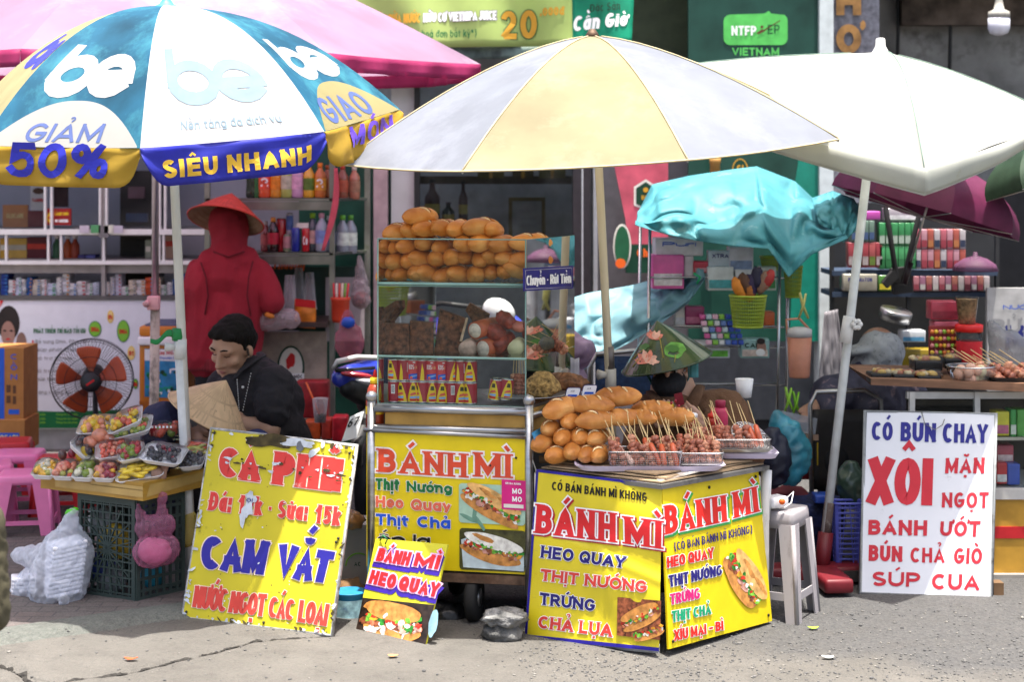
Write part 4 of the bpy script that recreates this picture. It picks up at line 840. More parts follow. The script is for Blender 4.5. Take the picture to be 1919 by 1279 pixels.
food(b,fpn,(922,948),62,26,.52,rg,.0042,True,60,40,'crust');b.build('picture',pnl)
b=MB();poly_on(b,fpn,[(x,y+(x-860)*.05) for x,y in rounded(861,990,985,1068,6)],fp_['board'],.003);poly_on(b,fpn,[(864,1012),(900,1000),(982,1040),(982,1072),(868,1064)],fp_['plate'],.0034);food(b,fpn,(922,1030),60,26,.30,rg,.0042,True,50,30,'white');b.build('picture',pnl)
b=MB();poly_on(b,fpn,[(940,899),(986,902),(986,958),(940,955)],mat('pay_pink','d61f7f',.4),.0075)
on_plane(b,fpn,'MO',[(960,916),(978,917),(978,927),(960,926)],ink['white'],w=.22,off=.01);on_plane(b,fpn,'MO',[(960,931),(978,932),(978,942),(960,941)],ink['white'],w=.22,off=.01);on_plane(b,fpn,'QR ĐA NĂNG',[(947,904),(976,906),(976,910),(947,908)],ink['white'],w=.2,off=.01);poly_on(b,fpn,[(944,945),(981,947),(981,954),(944,952)],ink['offwhite'],.009);b.build('payment_sticker',pnl)
b=MB()
for x,y in ((967,859),(919,873),(700,1040),(984,1062)):b.lathe([(.005,0),(.003,.003)],mat('screw','3a3a34',.5,.6),fpn.hit(x,y,.003),fpn.n,8)
b.build('screw',pnl)
# glass case
gl=glass('case_glass',(.97,.99,.98),.06,.003)
def pane(pts,name='glass_pane'):
 b=MB();n=(pts[1]-pts[0]).cross(pts[2]-pts[0]).normalized()*.004;b.slab(pts,n,gl);o=b.build(name,cart)
 b=MB();b.tube(pts,.0028,edge_g,6,close=True);b.build('glass_edge',o)
pane([cab(0,0,Z0),cab(1,0,Z0),cab(1,0,Z3-.012),cab(0,0,Z3-.012)]);pane([cab(0,0,Z3),cab(1,0,Z3),cab(1,0,ZT),cab(0,0,ZT)])
pane([cab(1,0,Z0),cab(1,1,Z0),cab(1,1,ZT),cab(1,0,ZT)]);pane([cab(0,0,Z0),cab(0,1,Z0),cab(0,1,ZT),cab(0,0,ZT)])
for z,d in ((Z3,.008),(Z2,.008)):
 b=MB();b.hexa([cab(0,0,z-d),cab(1,0,z-d),cab(1,1,z-d),cab(0,1,z-d)],[cab(0,0,z),cab(1,0,z),cab(1,1,z),cab(0,1,z)],glass('shelf_glass',(.85,.93,.9),.1,.008));o=b.build('glass_shelf',cart)
 b=MB();b.tube([cab(0,-.004,z-.004),cab(1,-.004,z-.004),cab(1,1,z-.004)],.005,edge_g,6);b.build('shelf_edge',o)
b=MB();b.hexa([cab(-.01,-.01,Z0-.012),cab(1.01,-.01,Z0-.012),cab(1.01,1,Z0-.012),cab(-.01,1,Z0-.012)],[cab(-.01,-.01,Z0),cab(1.01,-.01,Z0),cab(1.01,1,Z0),cab(-.01,1,Z0)],stl);b.build('steel_shelf',cart)
b=MB();sp=Plane(cab(1.006,0,0),cab(1.006,1,0),cab(1.006,0,1));pts=[sp.hit(x,y,.003) for x,y in ((982,503),(1074,498),(1074,541),(982,546))];b.slab(pts,-sp.n*.004,mat('sign_blue','241f7a',.35));sb=b.build('transfer_sign',cart)
b=MB();on_plane(b,sp,'Chuyển - Rút Tiền',[(987,516),(1070,512),(1070,531),(987,536)],ink['white'],w=.2,off=.006,gap=.08)
q4=[sp.hit(x,y,.0045) for x,y in ((985,507),(1071,502),(1071,538),(985,542))];b.tube(q4,.0008,ink['white'],4,close=True);b.build('lettering',sb)
# ------------------------------------------------------------------ bread
def bread_mat(name,c0,c1,c2,rnd):
 m=bpy.data.materials.new(name);m.use_nodes=True;t=m.node_tree;N=t.nodes.new;L=t.links.new;b=t.nodes['Principled BSDF']
 tc=N('ShaderNodeTexCoord');nz=N('ShaderNodeTexNoise');nz.inputs['Scale'].default_value=14;nz.inputs['Detail'].default_value=6
 oi=N('ShaderNodeObjectInfo');ad=N('ShaderNodeVectorMath');ad.operation='MULTIPLY_ADD';ad.inputs[1].default_value=(9,5,7)
 cmb=N('ShaderNodeCombineXYZ');[L(oi.outputs['Random'],cmb.inputs[k]) for k in range(3)];L(cmb.outputs[0],ad.inputs[0]);L(tc.outputs['Object'],ad.inputs[2]);L(ad.outputs[0],nz.inputs[0])
 sx=N('ShaderNodeSeparateXYZ');L(tc.outputs['Object'],sx.inputs[0])
 # paler underside rim and tips, browner crust on top
 mr=N('ShaderNodeMapRange');L(sx.outputs[2],mr.inputs[0]);mr.inputs[1].default_value=-.03;mr.inputs[2].default_value=.035;mr.inputs[3].default_value=-.22;mr.inputs[4].default_value=.22
 am=N('ShaderNodeMath');L(nz.outputs[0],am.inputs[0]);L(mr.outputs[0],am.inputs[1]);rp=N('ShaderNodeValToRGB');L(am.outputs[0],rp.inputs[0]);e=rp.color_ramp.elements
 e[0].position=.25;e[1].position=.78;e[0].color=(*lin(c0),1);e[1].color=(*lin(c2),1);k=e.new(.5);k.color=(*lin(c1),1)
 hs=N('ShaderNodeHueSaturation');r2=N('ShaderNodeMapRange');L(oi.outputs['Random'],r2.inputs[0]);r2.inputs[3].default_value=1-rnd;r2.inputs[4].default_value=1+rnd;L(r2.outputs[0],hs.inputs['Value']);L(rp.outputs[0],hs.inputs['Color']);L(hs.outputs[0],b.inputs['Base Color'])
 b.inputs['Roughness'].default_value=.42;b.inputs['Specular IOR Level'].default_value=.35
 n2=N('ShaderNodeTexNoise');n2.inputs['Scale'].default_value=70;L(tc.outputs['Object'],n2.inputs[0]);bp=N('ShaderNodeBump');bp.inputs['Strength'].default_value=.18;bp.inputs['Distance'].default_value=.01;L(n2.outputs[0],bp.inputs['Height']);L(bp.outputs[0],b.inputs['Normal'])
 return m
BR1=bread_mat('crust_orange','dfa65e','cd8236','a75a1c',.16);BR2=bread_mat('crust_gold','dfae6c','cc8a44','a8662a',.12);SCD=mat('score_ridge','8a4c1c',.5,var=.3,scale=50);SC=mat('score_flour','f2d5a2',.8,var=.2,scale=60)
def loaf_mesh(seed,Lh,r,m,scores=2):
 """tapered baguette along local Y with raised score cuts on top"""
 b=MB();n,k=30,48;sd=random.Random(seed*13)
 def surf(a,t,o=0):
  rr=r*max(.02,(1-abs(t)**2.6))**.62*(1+.07*noise.noise(V((t*2,seed*3.3,0))));z=math.sin(a);x=math.cos(a);cut=0
  for sck in range(scores):
   d=t-(sck-(scores-1)/2)*.62-x*.35;q=max(0,min(1,(z-.25)*3));cut+=q*(math.exp(-(d/.06)**2)*.13-math.exp(-((d-.12)/.06)**2)*.07)
  p=V((x*(rr*(1-cut)+o),t*Lh,z*(rr*(.86 if z < 0 else 1)*(1-cut)+o)));return p*(1+.03*noise.noise(V((x*1.5+seed,t*2.5,z*1.5))))
 b.grid(lambda u,v:surf(2*pi*u,-1+2*v),n,k,m);b.add([surf(2*pi*j/n,q) for q in (-1,1) for j in range(n)],[tuple(range(n-1,-1,-1)),tuple(range(n,2*n))],m,True)
 for sck in range(scores):
  a0,a1=sd.uniform(.22,.34)*pi,sd.uniform(.62,.74)*pi;wd=sd.uniform(.05,.085)
  b.grid(lambda u,v:surf(a0+(a1-a0)*u,(sck-(scores-1)/2)*.62+math.cos(a0+(a1-a0)*u)*.35+(v-.5)*2*wd*math.sin(pi*(.04+.92*u))**.6*(1+.4*noise.noise(V((u*9,v,seed)))),.0012),20,6,SC)
  b.grid(lambda u,v:surf(a0+(a1-a0)*u,(sck-(scores-1)/2)*.62+math.cos(a0+(a1-a0)*u)*.35+wd*math.sin(pi*(.04+.92*u))**.6+.03*v*(1+noise.noise(V((u*12,1,seed)))),.0018),20,2,SCD)
 return b.mesh('loaf')
LM1=[loaf_mesh(s,.078,.0315,BR1,s % 3) for s in range(6)];LM2=[loaf_mesh(s+9,.086,.0365,BR2,1+s % 3) for s in range(6)]
rl=random.Random(5)
def loaf(px,py,Y,mset,yaw,label,group,pitch=0,sc=1,roll=0):
 c=P(px,py,Y);copies([('loaf',rl.choice(mset))],'bread_loaf',c,(pitch,roll+rl.uniform(-.3,.3),yaw),sc,label,'bread',group)
rowsA=[('bottom',512,[733,757,783,808,836,865,893,919,946,972]),('second',487,[746,771,797,820,848,875,902,928,953]),('third',459,[736,768,800,834]),('fourth',433,[752,776,925])]
for nm,y,xs in rowsA:
 for i,x in enumerate(xs):loaf(x,y+rl.uniform(-5,4),6.72-.00018*(x-700)+rl.uniform(-.01,.01),LM1,-rl.uniform(.0,.75),'%s orange-brown loaf from the left in the %s row of the glass case heap' % (ORD[i],nm),'loaves heaped on top of the glass case',rl.uniform(-.2,.2),rl.uniform(1.02,1.28))
for x,y,yaw,sc,lab in ((788,407,-.75,1.2,'topmost single loaf lying on the summit of the glass case heap'),(801,429,-.6,1.18,'slanting loaf just under the summit loaf on the glass case'),(834,428,-.5,1.18,'loaf second under the summit ridge of the glass case heap'),(861,430,-.45,1.18,'loaf third along the upper ridge of the glass case heap'),(903,428,-.8,1.3,'long pale-topped loaf at the right end of the upper ridge on the glass case'),(876,457,-.5,1.2,'fat loaf below the right end of the upper ridge'),(908,457,-.6,1.3,'loaf leaning beside the fat one in the third row'),(943,459,-.55,1.25,'scored loaf in front of the corner loaves on the glass case'),(994,456,-1.1,1.25,'scored loaf lying sideways at the top right corner of the glass case'),(994,488,-1.15,1.25,'scored loaf lying sideways below the corner loaf of the glass case')):
 loaf(x,y,6.66,LM1,yaw,lab,'loaves heaped on top of the glass case',sc=sc)
# ------------------------------------------------------------------ counter beside the cart
ZC=.606
k0,k1,k2=P(1240,908,6.06),P(1003,878,6.38),P(1442,872,6.47);k0.z=k1.z=k2.z=ZC;k3=k1+k2-k0
co=thing('counter_table','cardboard covered counter table with its corner towards the street','table',(k0+k3)/2-V((0,0,ZC)))
b=MB();ex=lambda p,z:V((p.x,p.y,z));b.hexa([ex(p,ZC-.02) for p in (k0,k2,k3,k1)],[ex(p,ZC-.004) for p in (k0,k2,k3,k1)],mat('worn_metal',(.17,.165,.16),.5,.5,dirt='2a2724',damt=.5));b.build('table_top',co)
for p in (k1,k2,k3):b=MB();b.tube([V((p.x*.97+.015,p.y+.02,0)),V((p.x*.97+.015,p.y+.02,ZC-.02))],.016,white_pole,10);b.build('leg',co)
b=MB();b.tube([P(1437,882,6.5),P(1433,975,6.5)],.02,mat('white_plastic','x'),10);b.build('post',co)
for i,(dz,s,a,lab) in enumerate(((0,.95,.0,'lowest brown cardboard sheet on the counter corner'),(.009,.88,.06,'middle torn cardboard sheet on the counter'),(.018,.82,-.05,'upper cardboard sheet under the lilac tray'))):
 cc=(k0+k3)/2;b=MB();pts=[]
 for p,q in ((k0,k2),(k2,k3),(k3,k1),(k1,k0)):
  for t in range(6):w_=p.lerp(q,t/6)-cc;w_=Matrix.Rotation(a,3,'Z') @ w_;w_=w_*(s+.03*noise.noise(V((t*1.7,i*5,p.x*9))));pts.append(V((cc.x+w_.x,cc.y+w_.y,ZC+dz+.006*noise.noise(V((t,i,p.y*3))))))
 b.slab(pts,(0,0,.005),mat('card_sheet%d' % (i % 2),('9a8468','b39c7d')[i % 2],.85,var=.15));b.build('cardboard_sheet',None,label=lab,cat='cardboard')
b=MB();b.slab([P(x,y,Y) for x,y,Y in ((1235,905,6.09),(1330,880,6.25),(1330,872,6.32),(1225,897,6.17))],(0,0,.006),mat('newsprint','d8cfc4',.8,var=.3,scale=40));b.build('newspaper',None,label='folded white newspaper under the trays at the counter corner',cat='newspaper')
b=MB();b.slab([P(x,y,Y) for x,y,Y in ((996,812,6.34),(1016,800,6.45),(1018,818,6.45),(1002,826,6.34))],(.02,.06,0),mat('blue_packet','4aa3d8',.5));b.build('packet',None,label='blue and white packet tucked left of the bread pile',cat='packet')
# front pile of loaves
pileB=[('bottom',[(1046,853,-.5),(1074,846,-.2),(1099,851,-.15),(1125,852,-.3)],6.36),('second',[(1020,832,-.5),(1056,820,-.2),(1088,819,-.1),(1120,821,-.4)],6.40),('third',[(1034,803,-.3),(1071,789,-.35)],6.44)]
for nm,ps,Y in pileB:
 for i,(x,y,yaw) in enumerate(ps):loaf(x,y,Y,LM2,yaw,'%s golden loaf from the left in the %s row of the counter pile' % (ORD[i],nm),'loaves piled on the counter',sc=1.0)
for x,y,Y,yaw,pitch,sc,lab in ((1052,767,6.42,-.8,.1,1.15,'long loaf on top of the left end of the counter pile'),(1108,760,6.42,1.3,0,1.05,'scored loaf on top beside the upper left loaf of the counter pile'),(1118,789,6.38,-1.15,0,1.05,'long scored loaf lying across the middle of the counter pile'),(1157,745,6.5,1.25,-.1,1.12,'topmost big loaf tilted across the counter pile beside the phone cards'),(1168,784,6.42,1.6,0,.95,'loaf lying sideways behind the skewers in the pile'),(1203,783,6.42,.8,0,.85,'shorter loaf wedged between sideways loaves'),(1222,770,6.5,1.0,-.1,1.1,'scored loaf slanting down at the right of the counter pile'),(1262,783,6.45,.95,-.1,1.05,'last loaf at the right end of the counter pile above skewers')):
 loaf(x,y,Y,LM2,yaw,lab,'loaves piled on the counter',pitch,sc)
b=MB();b.tube([P(1010,862,6.5),P(1280,850,6.5)],.03,mat('brown_paper_pad','6a543c',.9),8,flat=.5);b.build('paper_pad',None,label='crumpled brown paper under the counter loaves',cat='paper')
# phone payment cards
for i,(x,y,a) in enumerate(((1073,743,0),(1104,738,.02))):
 t=thing('payment_card',('white payment card stand with a blue strip left of its twin','taller white payment card stand with a blue strip next to the top loaf')[i],'card',P(x,760,6.58),'payment cards behind the bread');f=flat(6.58)
 b=MB();b.slab([f.hit(px+(y-py)*.25,py) for px,py in rounded(x-14,y-16,x+12,y+22,4)],(0,.004,0),ink['white']);b.build('card',t);b=MB();poly_on(b,f,[(px+(y-py)*.25,py) for px,py in rectpts(x-9,y-3,x+8,y+1)],ink['blue'],.002);on_plane(b,f,'ACB',[(x-3,y-11),(x+4,y-11),(x+3,y-8),(x-4,y-8)],ink['grey'],w=.2);b.build('print',t)
 b=MB();b.tube([f.hit(px+(y-py)*.25,py,.001) for px,py in rounded(x-14,y-16,x+12,y+22,4)],.0012,ink['navy'],5,close=True);b.build('border',t)
# ------------------------------------------------------------------ trays, wire baskets and skewers
lil=mat('lilac_plastic',(.55,.5,.66),.35,var=.05,coat=.2)
def tray(px0,px1,py,Y,dep,h,name,label,m,cat='tray'):
 a,c=P(px0,py,Y),P(px1,py,Y);wd=c.x-a.x;cx=(a.x+c.x)/2;z=a.z;t=MB();prof=[]
 for s,zz in ((.86,0),(.9,.002),(.98,h*.8),(1.0,h),(.985,h),(.965,h*.8),(.88,.006)):
  prof.append([(cx+x*wd/2*s,Y+dep/2+y*dep/2*s,z+zz) for x,y in rounded(-1,-1,1,1,.25)])
 n=len(prof[0]);vs=[p for r_ in prof for p in r_];fs=[(i*n+j,i*n+(j+1) % n,(i+1)*n+(j+1) % n,(i+1)*n+j) for i in range(len(prof)-1) for j in range(n)]+[tuple(range(n-1,-1,-1)),tuple(range((len(prof)-1)*n,len(prof)*n))]
 t.add(vs,fs,m);return t.build(name,None,label=label,cat=cat,fix=True)
tray(1078,1362,886,6.2,.22,.022,'serving_tray','wide lilac plastic tray under the two front wire baskets',lil)
tray(1346,1462,862,6.42,.2,.022,'serving_tray','smaller lilac plastic tray under the rear skewer basket',lil)
tray(1330,1452,850,6.4,.17,.014,'steel_tray','shallow steel tray inside the rear lilac tray',stl)
def basket(px0,px1,py,Y,dep,h,label):
 t=thing('wire_basket',label,'basket',P((px0+px1)/2,py,Y),'wire mesh skewer baskets');a,c=P(px0,py,Y),P(px1,py,Y);wd=c.x-a.x;cx=(a.x+c.x)/2;z=a.z
 at=lambda s,zz:[V((cx+x*wd/2*s,Y+dep/2+y*dep/2*s,z+zz)) for x,y in rounded(-1,-1,1,1,.22)]
 wire=mat('chrome_wire',(.5,.5,.5),.25,.95);b=MB();b.tube(at(1,h),.0032,wire,6,close=True);b.tube(at(.94,0),.002,wire,5,close=True);b.build('rim',t)
 b=MB()
 for k in range(1,7):b.tube(at(.94+.06*k/7,h*k/7),.0006,wire,3,close=True)
 lo,hi=at(.94,0),at(1,h);n=len(lo)
 for j in range(n):
  ln=(lo[(j+1) % n]-lo[j]).length;m_=max(1,int(ln/.0065))
  for q in range(m_):b.tube([lo[j].lerp(lo[(j+1) % n],q/m_),hi[j].lerp(hi[(j+1) % n],q/m_)],.0006,wire,3,cap=False)
 b.build('mesh',t)
 b=MB();b.slab([p+V((0,0,.001)) for p in at(.93,0)],(0,0,.002),stl);b.build('base',t);return cx,z
basket(1141,1279,877,6.22,.13,.056,'left front wire mesh basket of meat skewers on the wide tray')
basket(1268,1357,872,6.26,.13,.042,'right front wire mesh basket of meat skewers on the wide tray')
basket(1313,1445,846,6.44,.13,.042,'rear wire mesh basket of meat skewers above the small tray')
meat_c=[mat('grilled_%d' % i,c,.38,var=.4,scale=70,spec=.5,bump=.35,bscale=120) for i,c in enumerate(('b8745a','a4624a','c08464','c88c6c','a85c40'))];sausage=mat('sausage_red','c25a34',.32,var=.2,scale=30,spec=.5);pinkm=mat('pink_meat','ecbcab',.35,var=.35,scale=60,spec=.5,bump=.3,bscale=100);bam=mat('bamboo','d8bd88',.6,var=.15,scale=40,stretch=(1,1,.2))
def skewer_meshes(seed,kind):
 r_=random.Random(seed);m=MB()
 if kind == 'sausage':m.tube([V((0,0,-.002)),V((0,0,.004)),V((0,0,.05)),V((0,0,.085)),V((0,0,.091))],[.004,.010,.0115,.010,.004],sausage,12)
 else:
  mt=pinkm if kind == 'pink' else r_.choice(meat_c)
  for k in range(5):m.ell((r_.uniform(-.004,.004),r_.uniform(-.004,.004),.008+k*.018),(.0155*r_.uniform(.85,1.15),.013*r_.uniform(.85,1.2),.0125),mt,(r_.uniform(-.5,.5),r_.uniform(-.5,.5),r_.uniform(0,3)),12,8,.35,seed*7+k)
 s=MB();s.tube([V((0,0,.0)),V((0,0,.19))],.0017,bam,6);return [('meat',m.mesh('meat')),('stick',s.mesh('stick'))]
SK=[skewer_meshes(i,'meat') for i in range(6)];SKS=[skewer_meshes(20+i,'sausage') for i in range(2)];SKP=[skewer_meshes(30+i,'pink') for i in range(2)]
rs=random.Random(9)
def skewer(px,py,Y,lean_x,lean_y,ms,label,group,sc=1):copies(ms,'meat_skewer',P(px,py,Y),(lean_y,lean_x,rs.uniform(-.15,.15)),sc,label,'skewer',group)
seq=['meat','meat','meat','pink','meat','meat','meat','meat','sausage','sausage','meat','sausage']
for i in range(12):
 kd=seq[i];ms={'meat':SK,'pink':SKP,'sausage':SKS}[kd];x=1150+i*10.8
 skewer(x+rs.uniform(-2,2),872+rs.uniform(-3,2),6.245+rs.uniform(0,.03),rs.uniform(-.5,.05) if kd != 'pink' else -.7,-rs.uniform(.5,.75),rs.choice(ms),'%s %s skewer from the left along the front of the left wire basket' % (ORD[i],{'meat':'brown meat','pink':'pale pink meat','sausage':'red sausage'}[kd]),'skewers in the front wire baskets')
for i in range(11):
 x=1152+i*11.5;kd='sausage' if i in (4,5,6) else 'meat'
 skewer(x,862+rs.uniform(-4,3),6.30+rs.uniform(0,.03),rs.uniform(-.6,.1),-rs.uniform(.35,.6),rs.choice(SKS if kd == 'sausage' else SK),'%s %s skewer from the left in the back row of the left wire basket' % (ORD[i],'red sausage' if kd == 'sausage' else 'brown meat'),'skewers in the front wire baskets')
for i in range(8):skewer(1277+i*10.2,868+rs.uniform(-3,2),6.29+rs.uniform(0,.03),rs.uniform(-.45,.15),-rs.uniform(.45,.7),rs.choice(SK),'%s brown meat skewer from the left along the front of the right wire basket' % ORD[i],'skewers in the front wire baskets')
for i in range(7):skewer(1281+i*10.5,860+rs.uniform(-3,2),6.34+rs.uniform(0,.03),rs.uniform(-.5,.2),-rs.uniform(.35,.55),rs.choice(SK),'%s brown meat skewer from the left in the back row of the right wire basket' % ORD[i],'skewers in the front wire baskets')
for i in range(9):kd=i > 6;skewer(1352+i*9.5,840+rs.uniform(-3,2),6.47+rs.uniform(0,.03),-rs.uniform(.15,.6),-rs.uniform(.4,.6),rs.choice(SKS if kd else SK),'%s %s skewer from the left in the rear wire basket' % (ORD[i],'red sausage' if kd else 'brown meat'),'skewers in the rear wire basket')
for i in range(5):skewer(1318+i*9,838+rs.uniform(-3,2),6.5,-rs.uniform(.6,.9),-rs.uniform(.3,.5),rs.choice(SK),'%s skewer leaning far left at the left end of the rear basket' % ORD[i],'skewers in the rear wire basket')
# sauce things on the counter
t=thing('pink_bottle','matte pink insulated bottle behind the rear skewer basket','bottle',P(1350,800,6.7));b=MB();pz=P(1350,800,6.7);pk_=mat('matte_pink','b83054',.45);b.lathe([(.026,0),(.03,.01),(.03,.06),(.022,.075)],pk_,pz,n=18);b.build('body',t);b=MB();b.lathe([(.02,.075),(.021,.1),(.018,.103)],mat('pink_lid','9c2444',.45),pz,n=18);b.build('lid',t)
t=thing('sauce_bottle','small red tipped sauce bottle left of the pink bottle','bottle',P(1334,800,6.66));b=MB();pz=P(1334,800,6.66);b.lathe([(.016,0),(.016,.035)],mat('clear_red','c23a2a',.35,alpha=.7),pz,n=14);b.build('body',t);b=MB();b.lathe([(.017,.035),(.016,.048),(.005,.055),(.003,.075)],mat('red_tip','d8321e',.4),pz,n=14);b.build('nozzle',t)
t=thing('sauce_tub','white lidded plastic tub behind the middle of the counter','tub',P(1292,800,6.62));b=MB();pz=P(1291,800,6.62);b.lathe([(.028,0),(.03,.04)],mat('tub_red','b8302a',.4,alpha=.8),pz,n=18);b.build('body',t);b=MB();b.lathe([(.034,.036),(.034,.048),(.03,.052)],ink['white'],pz,n=18);b.build('lid',t)
t=thing('round_sieve','round white plastic sieve standing behind the rear basket','sieve',P(1415,840,6.66));b=MB();cz=P(1405,818,6.62)
for k in range(5):b.lathe([(.075-.012*k,.004*k),(.077-.012*k,.004*k+.002),(.075-.012*k,.004*k+.004)],ink['white'],cz,(.3,-.55,.8),24,cap=False)
b.build('rings',t);b=MB();q_=V((0,0,1)).rotation_difference(V((.3,-.55,.8))).to_matrix()
for k in range(24):a=k*pi/12;b.tube([cz+q_ @ V((.02*math.cos(a),.02*math.sin(a),.018)),cz+q_ @ V((.076*math.cos(a),.076*math.sin(a),.002))],.0018,ink['white'],4)
b.build('ribs',t)
# ------------------------------------------------------------------ food inside the glass case
crk=mat('roast_skin','6e4228',.6,var=.7,scale=45,bump=.8,bscale=70,spec=.4,dirt='a87848',dscale=40,damt=.12);fat=mat('roast_fat','cdb08e',.5,var=.3,scale=30)
for i,(pts,Y,lab) in enumerate((([(728,608),(766,608),(767,667),(725,667)],6.62,'left slab of roast pork with dark crackling in the glass case'),([(768,602),(812,606),(812,668),(768,668)],6.64,'middle slab of roast pork with dark crackling in the glass case'),([(824,580),(873,598),(862,669),(812,669)],6.66,'taller tilted slab of roast pork with pale fat edge in the glass case'),([(872,582),(880,568),(918,590),(914,612),(895,618)],6.86,'curved dark strip of roast skin behind the cut rolls'))):
 b=MB();b.slab([P(x,y,Y+(668-y)*.0008) for x,y in pts],(0,.05,.0),crk)
 if i == 2:b.slab([P(x,y,Y-.004) for x,y in ((873,597),(877,598),(866,640),(861,640))],(0,.05,0),fat)
 b.build('roast_slab',None,label=lab,cat='roast pork',sub=0)
rolls=mat('roll_orange','b8562c',.4,var=.2,scale=25,spec=.5,bump=.2);rollw=mat('roll_face','d9cbb8',.55,var=.25,scale=50);chk=mat('roast_red','8c3420',.38,var=.45,scale=30,bump=.5,bscale=40)
for i,(x,y,r,ln,d,mo,mf_,lab) in enumerate(((890,620,.034,.14,(.55,.8,.1),rolls,rollw,'upper cut pork roll with white marbled face in the case'),(905,654,.036,.15,(.6,.8,.05),rolls,rollw,'lower cut pork roll with white marbled face in the case'),(874,655,.033,.1,(.3,.95,.1),mat('roll_pale','c9a994',.5,var=.3,scale=40),mat('roll_pale','x'),'pale marbled pork roll without rind in the case'),(965,655,.03,.09,(.2,.95,.15),mat('sausage_white','d6cfa0',.5,var=.1),mat('sausage_white','x'),'pale yellow sausage roll standing at the corner of the case'),(930,655,.028,.1,(.6,.7,.5),chk,chk,'dark red roast piece below the orange rolls'),(995,650,.026,.1,(.8,.5,.1),mat('tied_roll','4a4838',.6,var=.5,scale=40),mat('tied_roll','x'),'dark tied roll with red string beside the case corner'))):
 t=thing('meat_roll',lab,'meat roll',P(x,y+16,6.6));c=P(x,y,6.6);dv=V(d).normalized();b=MB();b.tube([c,c+dv*ln*.5,c+dv*ln*.95,c+dv*ln],[r,r*1.02,r*.9,r*.5],mo,18);b.build('rind',t)
 if mf_ is not mo:b=MB();b.lathe([(0,-.001),(r*.84,-.002),(r*.86,.002)],mf_,c,dv,18,cap=False);b.build('cut_face',t)
for i,(x,y,rx,rz,a,lab) in enumerate(((930,625,.05,.035,.6,'roast red meat piece stacked over the rolls'),(948,600,.045,.03,.7,'upper roast red meat piece near the glass'),(972,612,.035,.022,.2,'pinkish sausage lying beside the corner pane'),(993,628,.03,.024,0,'orange roast lump at the right end of the case'),(985,612,.025,.015,.4,'small orange sausage end above the lump'))):
 b=MB();b.ell(P(x,y,6.64),(rx,.035,rz),chk if i != 2 else mat('ham_pink','b86a58',.4,var=.2),(0,a,.3),16,10,.25,i);b.build('roast_meat',None,label=lab,cat='roast meat')
for i in range(5):
 copies(SK[i],'meat_skewer',P(1052-i*6,660-i*4,6.72+.02*i),(-.1,-1.35+.08*i,1.9),.9,'%s short meat skewer lying at the side pane on the middle shelf' % ORD[i],'skewer','skewers lying on the middle shelf of the case')
for x,y0,y1 in ((1009,590,645),(1022,595,645)):b=MB();b.tube([P(x,y0,6.8),P(x-4,y1,6.8)],.0035,bam,6);b.build('stick',None,label='upright bamboo stick %s the other at the side pane of the case' % ('left of' if x < 1015 else 'right of'),cat='stick')
b=MB();[b.tube([P(715,595,6.72),P(728,622,6.7)],.003,bam,6),b.tube([P(716,606,6.72),P(727,618,6.7)],.003,bam,6)];b.build('tongs',None,label='light wooden tongs standing left of the roast slabs',cat='tongs')
